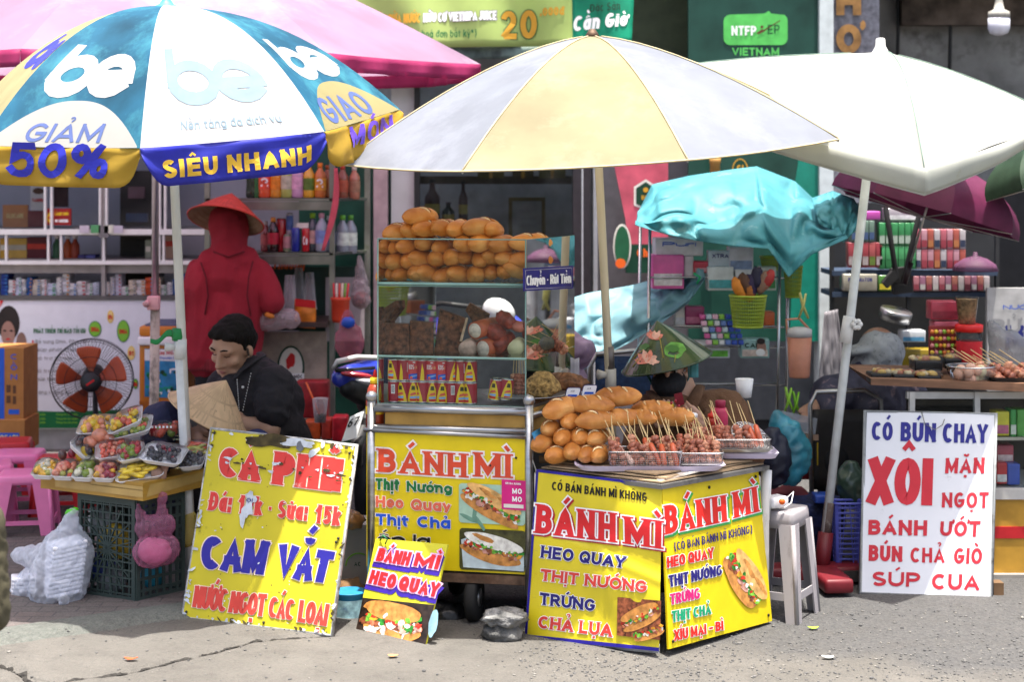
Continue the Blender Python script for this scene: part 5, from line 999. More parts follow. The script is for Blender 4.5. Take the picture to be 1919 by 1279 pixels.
# sardine tins
tin_y=mat('tin_yellow','e4c31e',.3,var=.05,coat=.3);tin_r=mat('tin_red','a01f34',.3,var=.06,coat=.3);tin_p=mat('tin_salmon','c84048',.3,var=.06,coat=.3);tin_s=mat('tin_rim',(.6,.6,.6),.25,.95)
def tin_meshes(kind):
 r,h=.0265,.083;can=MB();n=28
 vs=[V((r*math.cos(2*pi*j/n),r*math.sin(2*pi*j/n),z)) for z in (0.003,h-.003) for j in range(n)];can.add(vs,[(j,(j+1) % n,n+(j+1) % n,n+j) for j in range(n)],tin_p if kind == 'salmon' else tin_r,True)
 rim=MB();rim.lathe([(r*.6,0),(r*1.02,0),(r*1.02,.004),(r,.005)],tin_s,n=24);rim.lathe([(r,h-.005),(r*1.02,h-.004),(r*1.02,h),(r*.9,h),(r*.88,h-.003)],tin_s,n=24)
 lab=MB();W_=lambda a,z,o=.0004:V(((r+o)*math.sin(a),-(r+o)*math.cos(a),z))
 def patch(pts,m,o):lab.add([W_(a,z,o) for a,z in pts],[list(range(len(pts)))],m)
 def wrap(poly,m,o):
  # fan of narrow strips so that the print follows the tin
  k=8;zs=[p[1] for p in poly];z0,z1=min(zs),max(zs)
  for i in range(k):
   za,zb=z0+(z1-z0)*i/k,z0+(z1-z0)*(i+1)/k
   def span(z):
    xs=[]
    for (a,y),(c,e) in zip(poly,poly[1:]+poly[:1]):
     if (y-z)*(e-z) <= 0 and abs(y-e) > 1e-9:xs.append(a+(c-a)*(z-y)/(e-y))
    return (min(xs),max(xs)) if xs else (0,0)
   la,ha=span(za+1e-6);lb,hb=span(zb-1e-6);st=6
   for j in range(st):patch([(la+(ha-la)*j/st,za),(la+(ha-la)*(j+1)/st,za),(lb+(hb-lb)*(j+1)/st,zb),(lb+(hb-lb)*j/st,zb)],m,o)
 if kind == 'salmon':
  wrap([(-.8,.008),(.8,.008),(.8,.032),(-.8,.028)],ink['blue'],.0005);wrap([(-.5,.014),(.6,.02),(.62,.026),(-.4,.021)],ink['paleblue'],.0008);wrap([(-.55,.01),(-.2,.01),(-.2,.018),(-.55,.018)],ink['orange'],.001)
  letters(lab,'KOS',lambda u,v,o:W_(-.75+.75*u,.046+.018*v,o),1.6,ink['white'],w=.16,serif=.1,off=.0008);letters(lab,'cá',lambda u,v,o:W_(.1+.45*u,.048+.012*v,o),1.4,ink['cream'],w=.12,off=.0008);wrap([(-.15,.07),(.2,.07),(.2,.074),(-.15,.074)],ink['white'],.0006)
 elif kind == 'code':
  wrap([(-.28,.035),(.28,.035),(.28,.07),(-.28,.07)],ink['white'],.0005)
  for q in range(7):wrap([(-.22+q*.065,.038),(-.19+q*.065,.038),(-.19+q*.065,.067),(-.22+q*.065,.067)],ink['black'],.0009)
  wrap([(-1.5,.004),(-.9,.004),(-.95,.04),(-1.2,.07)],tin_y,.0005)
 else:
  wrap([(-1.0,.004),(1.0,.004),(.8,.03),(.45,.06),(.15,.078),(-.15,.078),(-.45,.06),(-.8,.03)],tin_y,.0005);wrap([(-.28,.05),(.28,.05),(.22,.066),(-.22,.066)],mat('tin_emblem','3a3a18',.4),.0009);wrap([(-.5,.028),(.5,.033),(.3,.042),(-.3,.038)],ink['salmon'],.0009);wrap([(-.5,.018),(.45,.018),(.5,.027),(-.45,.025)],ink['paleblue'],.001);wrap([(-.5,.008),(.5,.008),(.5,.016),(-.5,.016)],ink['red'],.001)
 return [('can',can.mesh('can')),('rim',rim.mesh('rim')),('label',lab.mesh('label'))]
TIN={k:tin_meshes(k) for k in ('yellow','salmon','code')}
row_b=[('code',-.1),('yellow',-.6),('yellow',.1),('yellow',-.9),('yellow',.1),('yellow',.2),('code',.2),('yellow',.1),('yellow',-.75)];row_t=[('yellow',-.6),('code',.7),('salmon',.1),('code',1.2),('salmon',-.1),('salmon',.3),('yellow',.8),('code',.8),('yellow',-.1)]
cnm={'yellow':'yellow and red sardine tin','code':'dark red barcode tin','salmon':'salmon red KOS fish tin'}
for rw,lst,nm in ((0,row_b,'lower'),(1,row_t,'upper')):
 for i,(k,a) in enumerate(lst):q=cab(.075+i*.0735*.88,.10,Z0+.001+rw*.084);copies(TIN[k],'sardine_tin',(q.x,q.y,q.z),(0,0,a+rs.uniform(-.1,.1)),1,'%s, %s from left in the %s row of tins' % (cnm[k],ORD[i],nm),'tin','tins stacked in the glass case')
for i,(u,a,lab) in enumerate(((.72,-.4,'tilted sardine tin leaning on its twin beside the stacks'),(.79,.3,'sardine tin leaning away to the right beside the stacks'))):q=cab(u,.2,Z0+.012);copies(TIN['yellow'],'sardine_tin',(q.x,q.y,q.z),(0,(.14,.14)[i],a),1,lab,'tin','tins stacked in the glass case')
b=MB();q0=cab(.84,.45,Z0);b.lathe([(.10,.012),(.17,.022),(.172,.025),(.165,.025),(.1,.016)],stl,(q0.x,q0.y,q0.z),n=32);b.build('round_tray',None,label='round steel tray on the bottom shelf of the glass case',cat='tray')
for i in range(6):
 q=cab(.80+i*.028,.3,Z0+.03);copies(SK[i % 6],'meat_skewer',(q.x,q.y,q.z),(-.12,.12-.05*i,.3),.85,'%s upright meat skewer from the left on the round tray' % ORD[i],'skewer','skewers standing in the bottom of the case')
b=MB();b.ell(cab(1.02,.3,Z0+.065),(.062,.05,.052),mat('floss','a8884e',.85,var=.5,scale=60,bump=.9,bscale=60),None,18,12,.3,4);b.build('pork_floss',None,label='heap of tan shredded pork floss on the round tray',cat='food')
b=MB();b.ell(cab(1.05,.75,Z0+.05),(.075,.05,.035),mat('fried_cake','8a5a34',.6,var=.5,scale=40,bump=.6),None,16,10,.3,6);b.build('fried_cake',None,label='brown fried fish cake at the right end of the case',cat='food')
b=MB();b.grid(lambda u,v:cab(.62+.42*u,.95-.05*math.sin(u*5),Z0+.17*v*(1-.5*abs(u-.5))+.01*math.sin(u*20)),20,6,mat('white_bag',(.7,.68,.72),.5,trans=.4));b.build('plastic_bag',None,label='white plastic bag behind the skewers in the bottom of the case',cat='bag',solid=.002)
t=thing('chilli_bottle','orange chilli sauce bottle with yellow cap hung at the left of the cart','bottle',P(703,802,6.60));pz=P(703,802,6.60);b=MB();b.lathe([(.033,0),(.036,.01),(.036,.10),(.03,.15),(.018,.172)],mat('chilli_orange','96361a',.3,coat=.3),pz,n=20);b.build('body',t);b=MB();b.lathe([(.02,.172),(.02,.192),(.012,.196)],ink['yellow'],pz,n=16);b.lathe([(.011,.194),(.004,.225)],ink['red'],pz,n=12);b.build('cap',t);b=MB();b.lathe([(.0368,.055),(.0368,.085)],ink['yellow'],pz,n=20,cap=False);b.build('label',t)
# ------------------------------------------------------------------ menu boards and banners in front
def board(name,label,q,Ys,th,m,cat='sign',edge=None):
 a,c,d=P(*q[3],Ys[0]),P(*q[2],Ys[1]),P(*q[0],Ys[2]);pl=Plane(a,c,d);t=thing(name,label,cat,(a+c)/2)
 b=MB();b.slab([pl.hit(x,y) for x,y in q],-pl.n*th,m);b.build('board',t)
 if edge:b=MB();b.tube([pl.hit(x,y,-th*.4) for x,y in q],th*.75,edge,6,close=True);b.build('edge',t)
 return t,pl
old_y=mat('old_sign_yellow',(.56,.48,.018),.5,var=.08,scale=5,dirt='5f5a16',dscale=9,damt=.22)
worn=mat('worn_metal_edge',(.5,.5,.5),.6,.3,var=.3,scale=30,dirt='2f2a26',damt=.5,dscale=20);chip=mat('bare_paint',(.55,.6,.66),.7,var=.2,scale=20);grime=mat('grime','4a3f1e',.85,var=.5,scale=18)
q1=[(397,804),(669,836),(622,1192),(342,1158)]
t,pl=board('menu_board','leaning chipped yellow menu board reading CÀ PHÊ and CAM VẮT',q1,(6.578,6.311,6.72),.012,old_y,edge=worn)
lr=mat('paint_red','d03a34',.5,var=.08,dirt='e2a79a',dscale=16,damt=.08);ln=mat('paint_navy','2a2490',.5,var=.1,dirt='7f8fd0',dscale=10,damt=.12);le=mat('paint_edge','f2dcc8',.55);lrd=mat('paint_brick','cf4438',.5,var=.1)
b=MB()
both(b,pl,'CÀ',[(415,836),(489,846),(484,905),(410,895)],lr,le,.03,w=.38,serif=.07,gap=.1);both(b,pl,'PHÊ',[(517,846),(644,860),(636,924),(510,908)],lr,le,.03,w=.38,serif=.07,gap=.1)
both(b,pl,'Đá:',[(396,922),(436,926),(431,962),(390,957)],lr,le,.035,w=.24,serif=.1);both(b,pl,'12k',[(450,928),(492,932),(489,968),(446,963)],lr,le,.035,w=.24,serif=.08);both(b,pl,'-',[(503,935),(512,936),(510,970),(500,969)],lr,le,.03,w=.22);both(b,pl,'Sữa:',[(524,938),(578,943),(574,977),(520,972)],lr,le,.035,w=.24,serif=.08);both(b,pl,'15k',[(594,946),(640,951),(635,987),(590,981)],lr,le,.035,w=.24,serif=.08)
both(b,pl,'CAM',[(382,1003),(505,1014),(492,1080),(376,1068)],ln,le,.03,w=.30,gap=.08);both(b,pl,'VẮT',[(527,1018),(627,1033),(611,1096),(516,1084)],ln,le,.03,w=.30,gap=.08)
both(b,pl,'NƯỚC',[(368,1097),(428,1104),(421,1150),(361,1140)],lrd,le,.03,w=.24,gap=.08);both(b,pl,'NGỌT',[(436,1108),(500,1113),(494,1158),(428,1150)],lrd,le,.03,w=.24,gap=.08);both(b,pl,'CÁC',[(508,1118),(553,1124),(547,1165),(503,1159)],lrd,le,.03,w=.24,gap=.08);both(b,pl,'LOẠI',[(564,1124),(617,1132),(610,1176),(558,1168)],lrd,le,.03,w=.24,gap=.08)
b.build('lettering',t)
b=MB();rr_=random.Random(4)
def scar(x,y,rx,ry,m,o,k=14,j=.9,a=None):poly_on(b,pl,ring2(x,y,rx,ry,k,rr_.uniform(0,3) if a is None else a,j,rr_.random()*30),m,o)
scar(505,828,46,14,grime,.0052,30,.8,.13);scar(560,832,26,9,chip,.0058,20,.9,.13);scar(588,848,6,14,chip,.006);scar(563,838,7,9,mat('bare_steel','77797c',.5,.6),.0064)
for x,y,rx,ry in ((466,950,8,24),(470,935,10,12),(455,968,6,16)):scar(x,y,rx,ry,chip,.0066+rr_.random()*.0004,14,.7,.1)
on_plane(b,pl,'ội',[(462,933),(474,934),(473,942),(461,941)],ink['navy'],w=.2,off=.009)
for _ in range(30):x=rr_.uniform(415,640);scar(x,862+(x-415)*.13+rr_.uniform(-8,12),rr_.uniform(2,9),rr_.uniform(1,3),chip if rr_.random() < .75 else grime,.0066+.00005*_,9,.9,.15)
for _ in range(70):
 e=rr_.random();s=rr_.random()
 x,y=bil(q1,s,.012) if e < .3 else bil(q1,s,.985) if e < .5 else bil(q1,.012,s) if e < .78 else bil(q1,.985,s)
 scar(x,y,rr_.uniform(1.5,7),rr_.uniform(1,4),chip if rr_.random() < .7 else grime,.0052+.00003*_,9,.9)
for _ in range(60):x,y=bil(q1,rr_.random(),rr_.random());scar(x,y,rr_.uniform(.6,2.4),rr_.uniform(.5,1.6),grime if rr_.random() < .6 else chip,.008+.00002*_,7,.9)
b.build('chipped_paint',t)
b=MB()
for x,y in ((402,812),(655,850),(371,958),(634,1010),(630,1017),(349,1148),(606,1182),(494,1168),(527,828)):b.lathe([(.006,0),(.004,.004)],mat('screw','x'),pl.hit(x,y,.003),pl.n,8)
b.build('screw',t)
# small roast pork board
q2=[(704,1010),(839,1021),(797,1211),(667,1181)]
t,pl=board('menu_board','small tilted BÁNH MÌ HEO QUAY board with bread picture leaning on the cart',q2,(6.4,6.19,6.49),.008,mat('sign_lime_yellow',(.62,.58,.03),.4,var=.06))
b=MB();pkx=mat('letter_pink_edge','e8b6dc',.5);rdx=mat('letter_hot_red','d8262c',.45);vx=mat('letter_violet_shadow','3a2296',.5)
for s,q in (('BÁNH',[(712,1027),(772,1035),(764,1062),(704,1052)]),('MÌ',[(781,1036),(828,1042),(820,1068),(774,1061)]),('HEO',[(698,1068),(745,1078),(738,1105),(690,1094)]),('QUAY',[(753,1079),(826,1093),(818,1121),(745,1106)])):
 on_plane(b,pl,s,[(x-1,y+8) for x,y in q],vx,w=.3,extra=.16,off=.002);on_plane(b,pl,s,q,pkx,w=.28,extra=.1,off=.004);on_plane(b,pl,s,q,rdx,w=.28,off=.006)
b.build('lettering',t)
b=MB();poly_on(b,pl,[bil(q2,u,v) for u,v in ((0,.35),(1,.40),(1,.0),(0,.0))],fp_['dark'],.002);rg=random.Random(8);poly_on(b,pl,ring2(812,1170,8,26,14,.2,.2),mat('print_glass','8fb6c4',.3,var=.3),.003)
poly_on(b,pl,ring2(722,1140,40,12,18,.15,.2,3),fp_['bread'],.003);food(b,pl,(735,1166),56,36,.2,rg,.004,True,26,50,'bread')
for k in range(24):poly_on(b,pl,ring2(735+rg.uniform(-52,48),1178+rg.uniform(-10,14),rg.uniform(3,9),rg.uniform(2,6),8,rg.uniform(0,3),.7,k),fp_[rg.choice(['white','ham','leaf','meat2','white'])],.0062+.00003*k)
b.build('picture',t)
b=MB();b.tube([pl.hit(712,1014,.004),pl.hit(718,1004,.02),pl.hit(726,1012,.02),pl.hit(722,1020,.004)],.003,mat('green_string','1c6b46',.6),6);b.build('string',t)
# vinyl banner on the left face of the counter, gently rippled
q3=[(1005,880),(1241,909),(1235,1222),(983,1197)]
a3,c3,d3=P(*q3[3],6.34),P(*q3[2],6.02),P(*q3[0],6.37);plB=Plane(a3,c3,d3)
t=thing('vinyl_banner','rippled yellow vinyl BÁNH MÌ banner with blue hem on the counter','banner',(a3+c3)/2)
rip=lambda u,v:.006*math.sin(u*9+v*2)*(1-v*.4)+.004*math.sin(v*14+u*4)+.005*math.exp(-((v-.52+.25*(u-.6))/.03)**2)*u+.004*math.exp(-((u-.75+v*.4)/.05)**2)
def onB(u,v,o=0):x,y=bil(q3,u,v);return plB.hit(x,y,o+rip(u,v))
vy=mat('vinyl_yellow',(.68,.56,.018),.28,var=.05,scale=6,coat=.35,dirt='a08b2a',dscale=7,damt=.12)
b=MB();b.grid(lambda u,v:onB(u,v),60,70,vy);b.build('cloth',t,solid=.001)
b=MB();vb=mat('vinyl_blue','241c8c',.35)
for f in (lambda u,v:onB(u,1-.016*v,.002),lambda u,v:onB(.018*v*1,u,.002),lambda u,v:onB(u,.022*(1-v)+.0,.002)):b.grid(f,50,2,vb)
b.build('hem',t)
b=MB()
def onban(s,q,m,**k):
 def f(u,v,o):
  x,y=bil(q,u,v);best=(0,0)
  # invert the banner's quad
  U,W_=.5,.5
  for _ in range(6):
   px,py=bil(q3,U,W_);e=1e-3;ax_,ay_=bil(q3,U+e,W_);bx_,by_=bil(q3,U,W_+e);J=((ax_-px)/e,(bx_-px)/e,(ay_-py)/e,(by_-py)/e);D=J[0]*J[3]-J[1]*J[2];dx,dy=x-px,y-py;U+=(J[3]*dx-J[1]*dy)/D;W_+=(-J[2]*dx+J[0]*dy)/D
  return onB(U,W_,o)
 letters(b,s,f,math.dist(bil(q,0,.5),bil(q,1,.5))/math.dist(bil(q,.5,0),bil(q,.5,1)),m,div=True,**k)
onban('CÓ BÁN BÁNH MÌ KHÔNG',[(1035,903),(1212,924),(1212,941),(1034,919)],ink['black'],w=.2,off=.002)
for s,q in (('BÁNH',[(1007,945),(1153,962),(1153,1018),(1003,1000)]),('MÌ',[(1170,968),(1240,977),(1239,1030),(1171,1020)])):
 onban(s,[(x+3,y+3) for x,y in q],mat('banner_letter_shadow','b3202c',.4),w=.24,serif=.1,extra=.05,off=.0022);onban(s,q,ink['white'],w=.23,serif=.1,extra=.05,off=.0035);onban(s,q,mat('banner_letter','d4262c',.35),w=.23,serif=.1,off=.005)
nv=mat('banner_navy','221c70',.35);rv=mat('banner_red','d04038',.35)
for s,q,m in (('HEO QUAY',[(1015,1023),(1174,1044),(1170,1066),(1013,1046)],nv),('THỊT NƯỚNG',[(1014,1067),(1213,1090),(1211,1112),(1012,1089)],rv),('TRỨNG',[(1012,1111),(1116,1125),(1114,1147),(1011,1134)],nv),('CHẢ LỤA',[(1010,1155),(1148,1170),(1146,1195),(1008,1178)],rv)):
 onban(s,q,ink['white'],w=.23,serif=.09,extra=.05,off=.0022,gap=.08);onban(s,q,m,w=.23,serif=.09,off=.0035,gap=.08);onban('.',[(q[0][0]-14,q[0][1]+5),(q[0][0]-6,q[0][1]+6),(q[0][0]-6,q[0][1]+14),(q[0][0]-14,q[0][1]+13)],m,w=.9,off=.004)
b.build('lettering',t)
b=MB();poly_on(b,plB,[(1157,1120),(1239,1127),(1237,1201),(1156,1192)],fp_['meat'],.009);rg=random.Random(12);food(b,plB,(1200,1158),40,20,-.45,rg,.010,True,30,30,'bread');food(b,plB,(1215,1186),30,14,-.3,rg,.013,False,20,30)
b2=[v for v in b.v];b.build('picture',t)
b=MB();b.grid(lambda u,v:plB.hit(*bil([(980,1178),(1236,1208),(1236,1226),(974,1203)],u,v),-.012+.006*math.sin(u*25)),40,3,mat('plastic_film',(.7,.72,.75),.25,alpha=.45));b.build('plastic_backing',t,solid=.001)
b=MB();b.tube([plB.hit(1006,886,.004),P(1000,868,6.42),P(994,850,6.44)],.0025,mat('wire_tie','9a9a94',.5),5);b.build('tie_wire',t)
# printed board on the right face of the counter
q4=[(1241,912),(1421,880),(1447,1165),(1253,1218)]
t,pl=board('menu_board','clean yellow BÁNH MÌ board with sandwich picture on the counter side',q4,(6.03,6.47,6.075),.008,sign_y,edge=None)
b=MB();r4=mat('board_red','d8261e',.4);g4=mat('board_green_edge','3aa84a',.4)
for s,q in (('BÁNH',[(1246,948),(1359,928),(1362,978),(1248,1003)]),('MÌ',[(1374,923),(1417,912),(1422,960),(1377,972)])):
 on_plane(b,pl,s,[(x+2,y+3) for x,y in q],g4,w=.23,serif=.1,extra=.06,off=.002);on_plane(b,pl,s,q,ink['white'],w=.23,serif=.1,extra=.04,off=.0035);on_plane(b,pl,s,q,r4,w=.23,serif=.1,off=.005)
on_plane(b,pl,'(CÓ BÁN BÁNH MÌ KHÔNG)',[(1263,1018),(1409,984),(1410,1000),(1265,1034)],nv,w=.16,off=.003)
for s,q,m in (('HEO QUAY',[(1250,1045),(1337,1026),(1338,1047),(1251,1066)],r4),('THỊT NƯỚNG',[(1253,1079),(1353,1059),(1353,1079),(1255,1102)],nv),('TRỨNG',[(1256,1114),(1311,1102),(1312,1123),(1257,1135)],mat('board_magenta','d81f74',.4)),('THỊT CHẢ',[(1259,1146),(1332,1133),(1333,1152),(1260,1168)],mat('board_teal','0f9a6a',.4)),('XÍU MẠI - BÌ',[(1263,1181),(1355,1164),(1356,1182),(1264,1203)],r4)):both(b,pl,s,q,m,ink['white'],.05,w=.24,gap=.1)
b.build('lettering',t)
b=MB();rg=random.Random(21);food(b,pl,(1396,1086),56,30,1.05,rg,.004,True,50,40,'crust');b.build('picture',t)
b=MB()
for x,y in ((1329,914),(1416,894),(1261,1203),(1440,1154)):b.lathe([(.006,0),(.006,.002)],ink['black'],pl.hit(x,y,.002),pl.n,10)
b.build('eyelet',t)
# white menu board on the right
q5=[(1622,772),(1866,777),(1857,1122),(1612,1112)]
t,pl=board('menu_board','white wired menu board reading CÓ BÚN CHAY and XÔI by the right stall',q5,(6.945,6.90,7.17),.014,mat('board_white',(.66,.68,.72),.45,var=.04,scale=4,dirt='8d8a86',dscale=14,damt=.06),edge=mat('board_frame','8b8f90',.6,dirt='4a4038',damt=.4,dscale=16))
b=MB();w5=mat('paint_wine','bc1f2e',.5,var=.06);n5=mat('paint_ink_blue','1d1d7c',.5,var=.06)
for s,q,m,w_ in (('CÓ',[(1635,790),(1673,791),(1672,827),(1634,826)],n5,.24),('BÚN',[(1689,791),(1754,793),(1753,830),(1688,828)],n5,.24),('CHAY',[(1768,793),(1851,795),(1850,832),(1767,831)],n5,.24),('XÔI',[(1632,855),(1747,857),(1744,951),(1627,948)],w5,.28),('MẶN',[(1773,859),(1846,858),(1844,888),(1771,888)],w5,.22),('NGỌT',[(1766,924),(1853,923),(1852,953),(1765,952)],w5,.2),('BÁNH',[(1628,975),(1738,976),(1737,1005),(1627,1003)],w5,.25),('ƯỚT',[(1763,978),(1838,977),(1836,1007),(1761,1005)],w5,.22),('BÚN',[(1629,1022),(1691,1025),(1690,1054),(1628,1052)],w5,.24),('CHẢ',[(1707,1027),(1770,1028),(1770,1056),(1706,1055)],w5,.2),('GIÒ',[(1789,1028),(1841,1028),(1840,1058),(1787,1057)],w5,.2),('SÚP',[(1635,1072),(1725,1074),(1724,1101),(1634,1099)],w5,.22),('CUA',[(1747,1076),(1836,1078),(1835,1108),(1746,1105)],w5,.22)):
 on_plane(b,pl,s,q,m,w=w_,off=.002,gap=.14)
b.build('lettering',t)
b=MB();b.tube([pl.hit(1727,771,.002),pl.hit(1733,795,.012),pl.hit(1752,806,.016),pl.hit(1766,797,.012),pl.hit(1770,786,.006)],.0018,mat('hook_wire','6a6a62',.5,.6),5);b.build('wire_hook',t)
b=MB();b.box(P(1868,1102,6.95),(.04,.06,.05),mat('wood_block','6b5238',.9,var=.2));b.build('wood_block',None,label='small wooden block wedged behind the white menu board',cat='wood')
# ------------------------------------------------------------------ people
skin=mat('skin',(.47,.275,.185),.5,var=.08,scale=9,spec=.35,bump=.05,bscale=200);skin2=mat('skin_brown',(.30,.165,.11),.5,var=.12,scale=9,spec=.35);hairm=mat('black_hair',(.009,.007,.006),.75,bump=.4,bscale=160,stretch=(1,1,.3),spec=.15)
lipm=mat('lip',(.33,.12,.10),.45);eyew=mat('eye_white',(.5,.48,.46),.3);eyed=mat('eye_dark',(.01,.007,.006),.2)
def headM(c,face,up):
 f=V(face).normalized();u=V(up);u=(u-f*u.dot(f)).normalized();x=f.cross(u);x=(-f).cross(u)*-1
 x=u.cross(f)*-1;M=Matrix(((x.x,-f.x,u.x),(x.y,-f.y,u.y),(x.z,-f.z,u.z)));return V(c),M
def head_prims(hm,k=1.0):
 c,M=hm;T=lambda x,y,z:c+M @ V((x*k,y*k,z*k));e=lambda x,y,z,r:('e',T(x,y,z),tuple(q*k for q in r),M)
 cp=lambda a,b,r0,r1:('c',T(*a),T(*b),r0*k,r1*k)
 return [e(0,.005,.02,(.074,.093,.098)),e(0,-.02,-.035,(.062,.068,.075)),e(0,-.045,-.085,(.04,.042,.035)),cp((-.03,-.055,-.085),(.03,-.055,-.085),.024,.024),cp((0,-.07,-.106),(0,-.066,-.1),.019,.019),
   cp((0,-.088,.012),(0,-.109,-.036),.0095,.0135),cp((-.013,-.094,-.04),(.013,-.094,-.04),.0085,.0085),cp((-.04,-.074,.026),(.04,-.074,.026),.017,.017),e(-.042,-.060,-.028,(.024,.022,.022)),e(.042,-.060,-.028,(.024,.022,.022)),
   cp((-.018,-.082,-.064),(.018,-.082,-.064),.0085,.0085),cp((-.015,-.079,-.077),(.015,-.079,-.077),.009,.009),
   e(-.078,.012,-.012,(.009,.019,.031)),e(.078,.012,-.012,(.009,.019,.031)),cp((0,.02,-.07),(0,.035,-.17),.052,.056)]
def face_parts(t,hm,k=1.0,closed=False,brow=.0042):
 c,M=hm;T=lambda x,y,z:c+M @ V((x*k,y*k,z*k))
 for s in (-1,1):
  b=MB();b.tube([T(s*.014,-.0945,.031),T(s*.03,-.093,.037),T(s*.047,-.08,.031)],[brow*.8*k,brow*k,brow*.5*k],hairm,8,flat=.6);b.build('eyebrow',t)
  b=MB()
  if not closed:b.ell(T(s*.031,-.0775,.006),(.0125*k,.006*k,.0062*k),eyew,M,12,8);b.ell(T(s*.031,-.0815,.005),(.0055*k,.003*k,.0055*k),eyed,M,10,6)
  b.tube([T(s*.017,-.083,.004),T(s*.031,-.086,.009 if not closed else .002),T(s*.046,-.077,.004)],[.0012*k,.002*k,.0012*k],eyed,6);b.build('eye',t)
 b=MB();b.tube([T(-.02,-.0865,-.070),T(-.006,-.0925,-.0685),T(.006,-.0925,-.0685),T(.02,-.0865,-.070)],[.001*k,.0032*k,.0032*k,.001*k],lipm,8);b.tube([T(-.016,-.086,-.0745),T(0,-.0905,-.0765),T(.016,-.086,-.0745)],[.001*k,.004*k,.001*k],lipm,8);b.build('lips',t)
def conical_hat(parent,apex,axis,Rr,H,m,inner,ribs=13,name='conical_hat'):
 ax=V(axis).normalized();q=V((0,0,1)).rotation_difference(ax).to_matrix();apex=V(apex);n=64
 pt=lambda a,t,o=0:apex+q @ V((Rr*t*math.cos(a),Rr*t*math.sin(a),-H*t**1.04+.004*math.sin(t*pi)))+ax*o
 m2=mat(m.name+'_dark',[x*.72 for x in m.node_tree.nodes['Color Ramp'].color_ramp.elements[1].color[:3]],.6,var=.15,scale=10) if m.name.startswith('straw') else m
 b=MB();b.grid(lambda u,v:pt(2*pi*u,v,.0008*math.sin(u*2*pi*90)*v+.0009*math.sin(v*ribs*2*pi)),140,26,m,True,lambda i,j:m2 if noise.noise(V((i*1.37,j*.11,3))) > .12 or j in (12,20) else m);o=b.build(name,parent)
 b=MB();b.grid(lambda u,v:pt(2*pi*u,v,-.006),60,12,inner)
 for k in range(2,11):b.tube([pt(2*pi*j/48,k/10.2,-.007) for j in range(48)],.0016,mat('bamboo_hoop','8a6a44',.6),4,close=True)
 b.build('lining',o);b=MB();b.tube([pt(2*pi*j/n,1,-.002) for j in range(n)],.0045,m,6,close=True);b.build('rim',o);return o,pt
def fingers(base,d,side,up,L,n=4,curl=.5,r=.0078):
 """four curled fingers and a thumb as limb segments; d along the palm, side across it"""
 d=V(d).normalized();side=V(side).normalized();up=V(up).normalized();out=[('c',V(base)-d*.075*L+side*.0,V(base)-d*.02,.021,.026),('c',V(base)-d*.05-side*.022,V(base)-side*.028,.017,.013),('c',V(base)-d*.05+side*.022,V(base)+side*.028,.017,.013)]
 for i in range(n):
  s=(i-1.5)*.019;ln=(.03,.036,.034,.026)[i]*L;p0=V(base)+side*s;a=d*math.cos(curl)-up*math.sin(curl);p1=p0+a*ln;a2=d*math.cos(curl*2.1)-up*math.sin(curl*2.1);p2=p1+a2*ln*.75;a3=d*math.cos(curl*2.9)-up*math.sin(curl*2.9);p3=p2+a3*ln*.55
  out+=[('c',p0,p1,r*1.1,r),('c',p1,p2,r,r*.92),('c',p2,p3,r*.92,r*.75)]
 t0=V(base)-d*.055-side*.024;out+=[('c',t0,t0-side*.022+d*.02-up*.01,.012,.0098),('c',t0-side*.022+d*.02-up*.01,t0-side*.024+d*.048-up*.02,.0098,.0078)]
 return out
cl=lambda a,c,r0,r1:('c',a,c,r0,r1)
# --- the person in the red hoodie, seen from behind
Y=9.5;t=thing('person','standing person in dark red hoodie and red conical hat seen from behind','person',P(420,905,Y))
hmr=headM(P(430,425,9.56),(.15,1,-.25),(0,.2,1))
blob('body',head_prims(hmr,.85)+[cl(P(427,500,Y),P(425,680,Y),.06,.09),cl(P(380,505,Y),P(362,590,Y),.05,.045),cl(P(362,590,Y),P(390,628,9.75),.042,.034),cl(P(478,505,Y),P(507,572,Y),.05,.045),cl(P(507,572,Y),P(500,600,9.78),.042,.034)]+fingers(P(500,602,9.84),(0,1,-.1),(1,0,0),(0,0,1),1)+fingers(P(392,630,9.81),(0,1,-.1),(1,0,0),(0,0,1),1)+[cl(P(400,690,Y),P(398,880,Y),.08,.045),cl(P(445,690,Y),P(447,880,Y),.08,.045)],skin2,.014,4,t)
hood=mat('red_fleece',(.29,.013,.026),.9,var=.16,scale=5,bump=.2,bscale=90)
hd=blob('hoodie',[('e',P(424,590,Y),(.17,.135,.27)),cl(P(400,492,Y),P(456,492,Y),.085,.085),cl(P(392,530,Y),P(391,668,Y),.118,.135),cl(P(455,530,Y),P(443,668,Y),.118,.135),cl(P(382,512,Y),P(474,512,Y),.082,.082),cl(P(427,470,Y),P(427,520,Y),.1,.14),('e',P(429,424,9.57),(.108,.125,.135)),cl(P(429,440,9.53),P(428,486,Y),.092,.1),cl(P(374,512,Y),P(353,585,Y),.075,.068),cl(P(353,585,Y),P(362,630,9.66),.066,.06),cl(P(362,630,9.66),P(390,636,9.78),.06,.045),cl(P(486,512,Y),P(509,566,Y-.02),.076,.066),cl(P(509,566,Y-.02),P(492,604,9.62),.066,.046)]+[cl(P(438+8*math.sin(i),500+i*28,9.385),P(436+10*math.sin(i*1.7+1),545+i*28,9.39),.012,.016) for i in range(5)],hood,.010,4,t,crumple=(.015,(7.5,7.5,2.6),True))
b=MB();sm_=mat('seam_dark_red',(.12,.006,.012),.9)
for pts in ([(376,492,9.40),(386,520,9.365),(390,555,9.36),(384,590,9.37)],[(474,490,9.40),(466,520,9.365),(463,555,9.36),(470,592,9.37)],[(400,472,9.42),(428,482,9.385),(458,472,9.42)]):b.tube([P(*p) for p in pts],.0045,sm_,6)
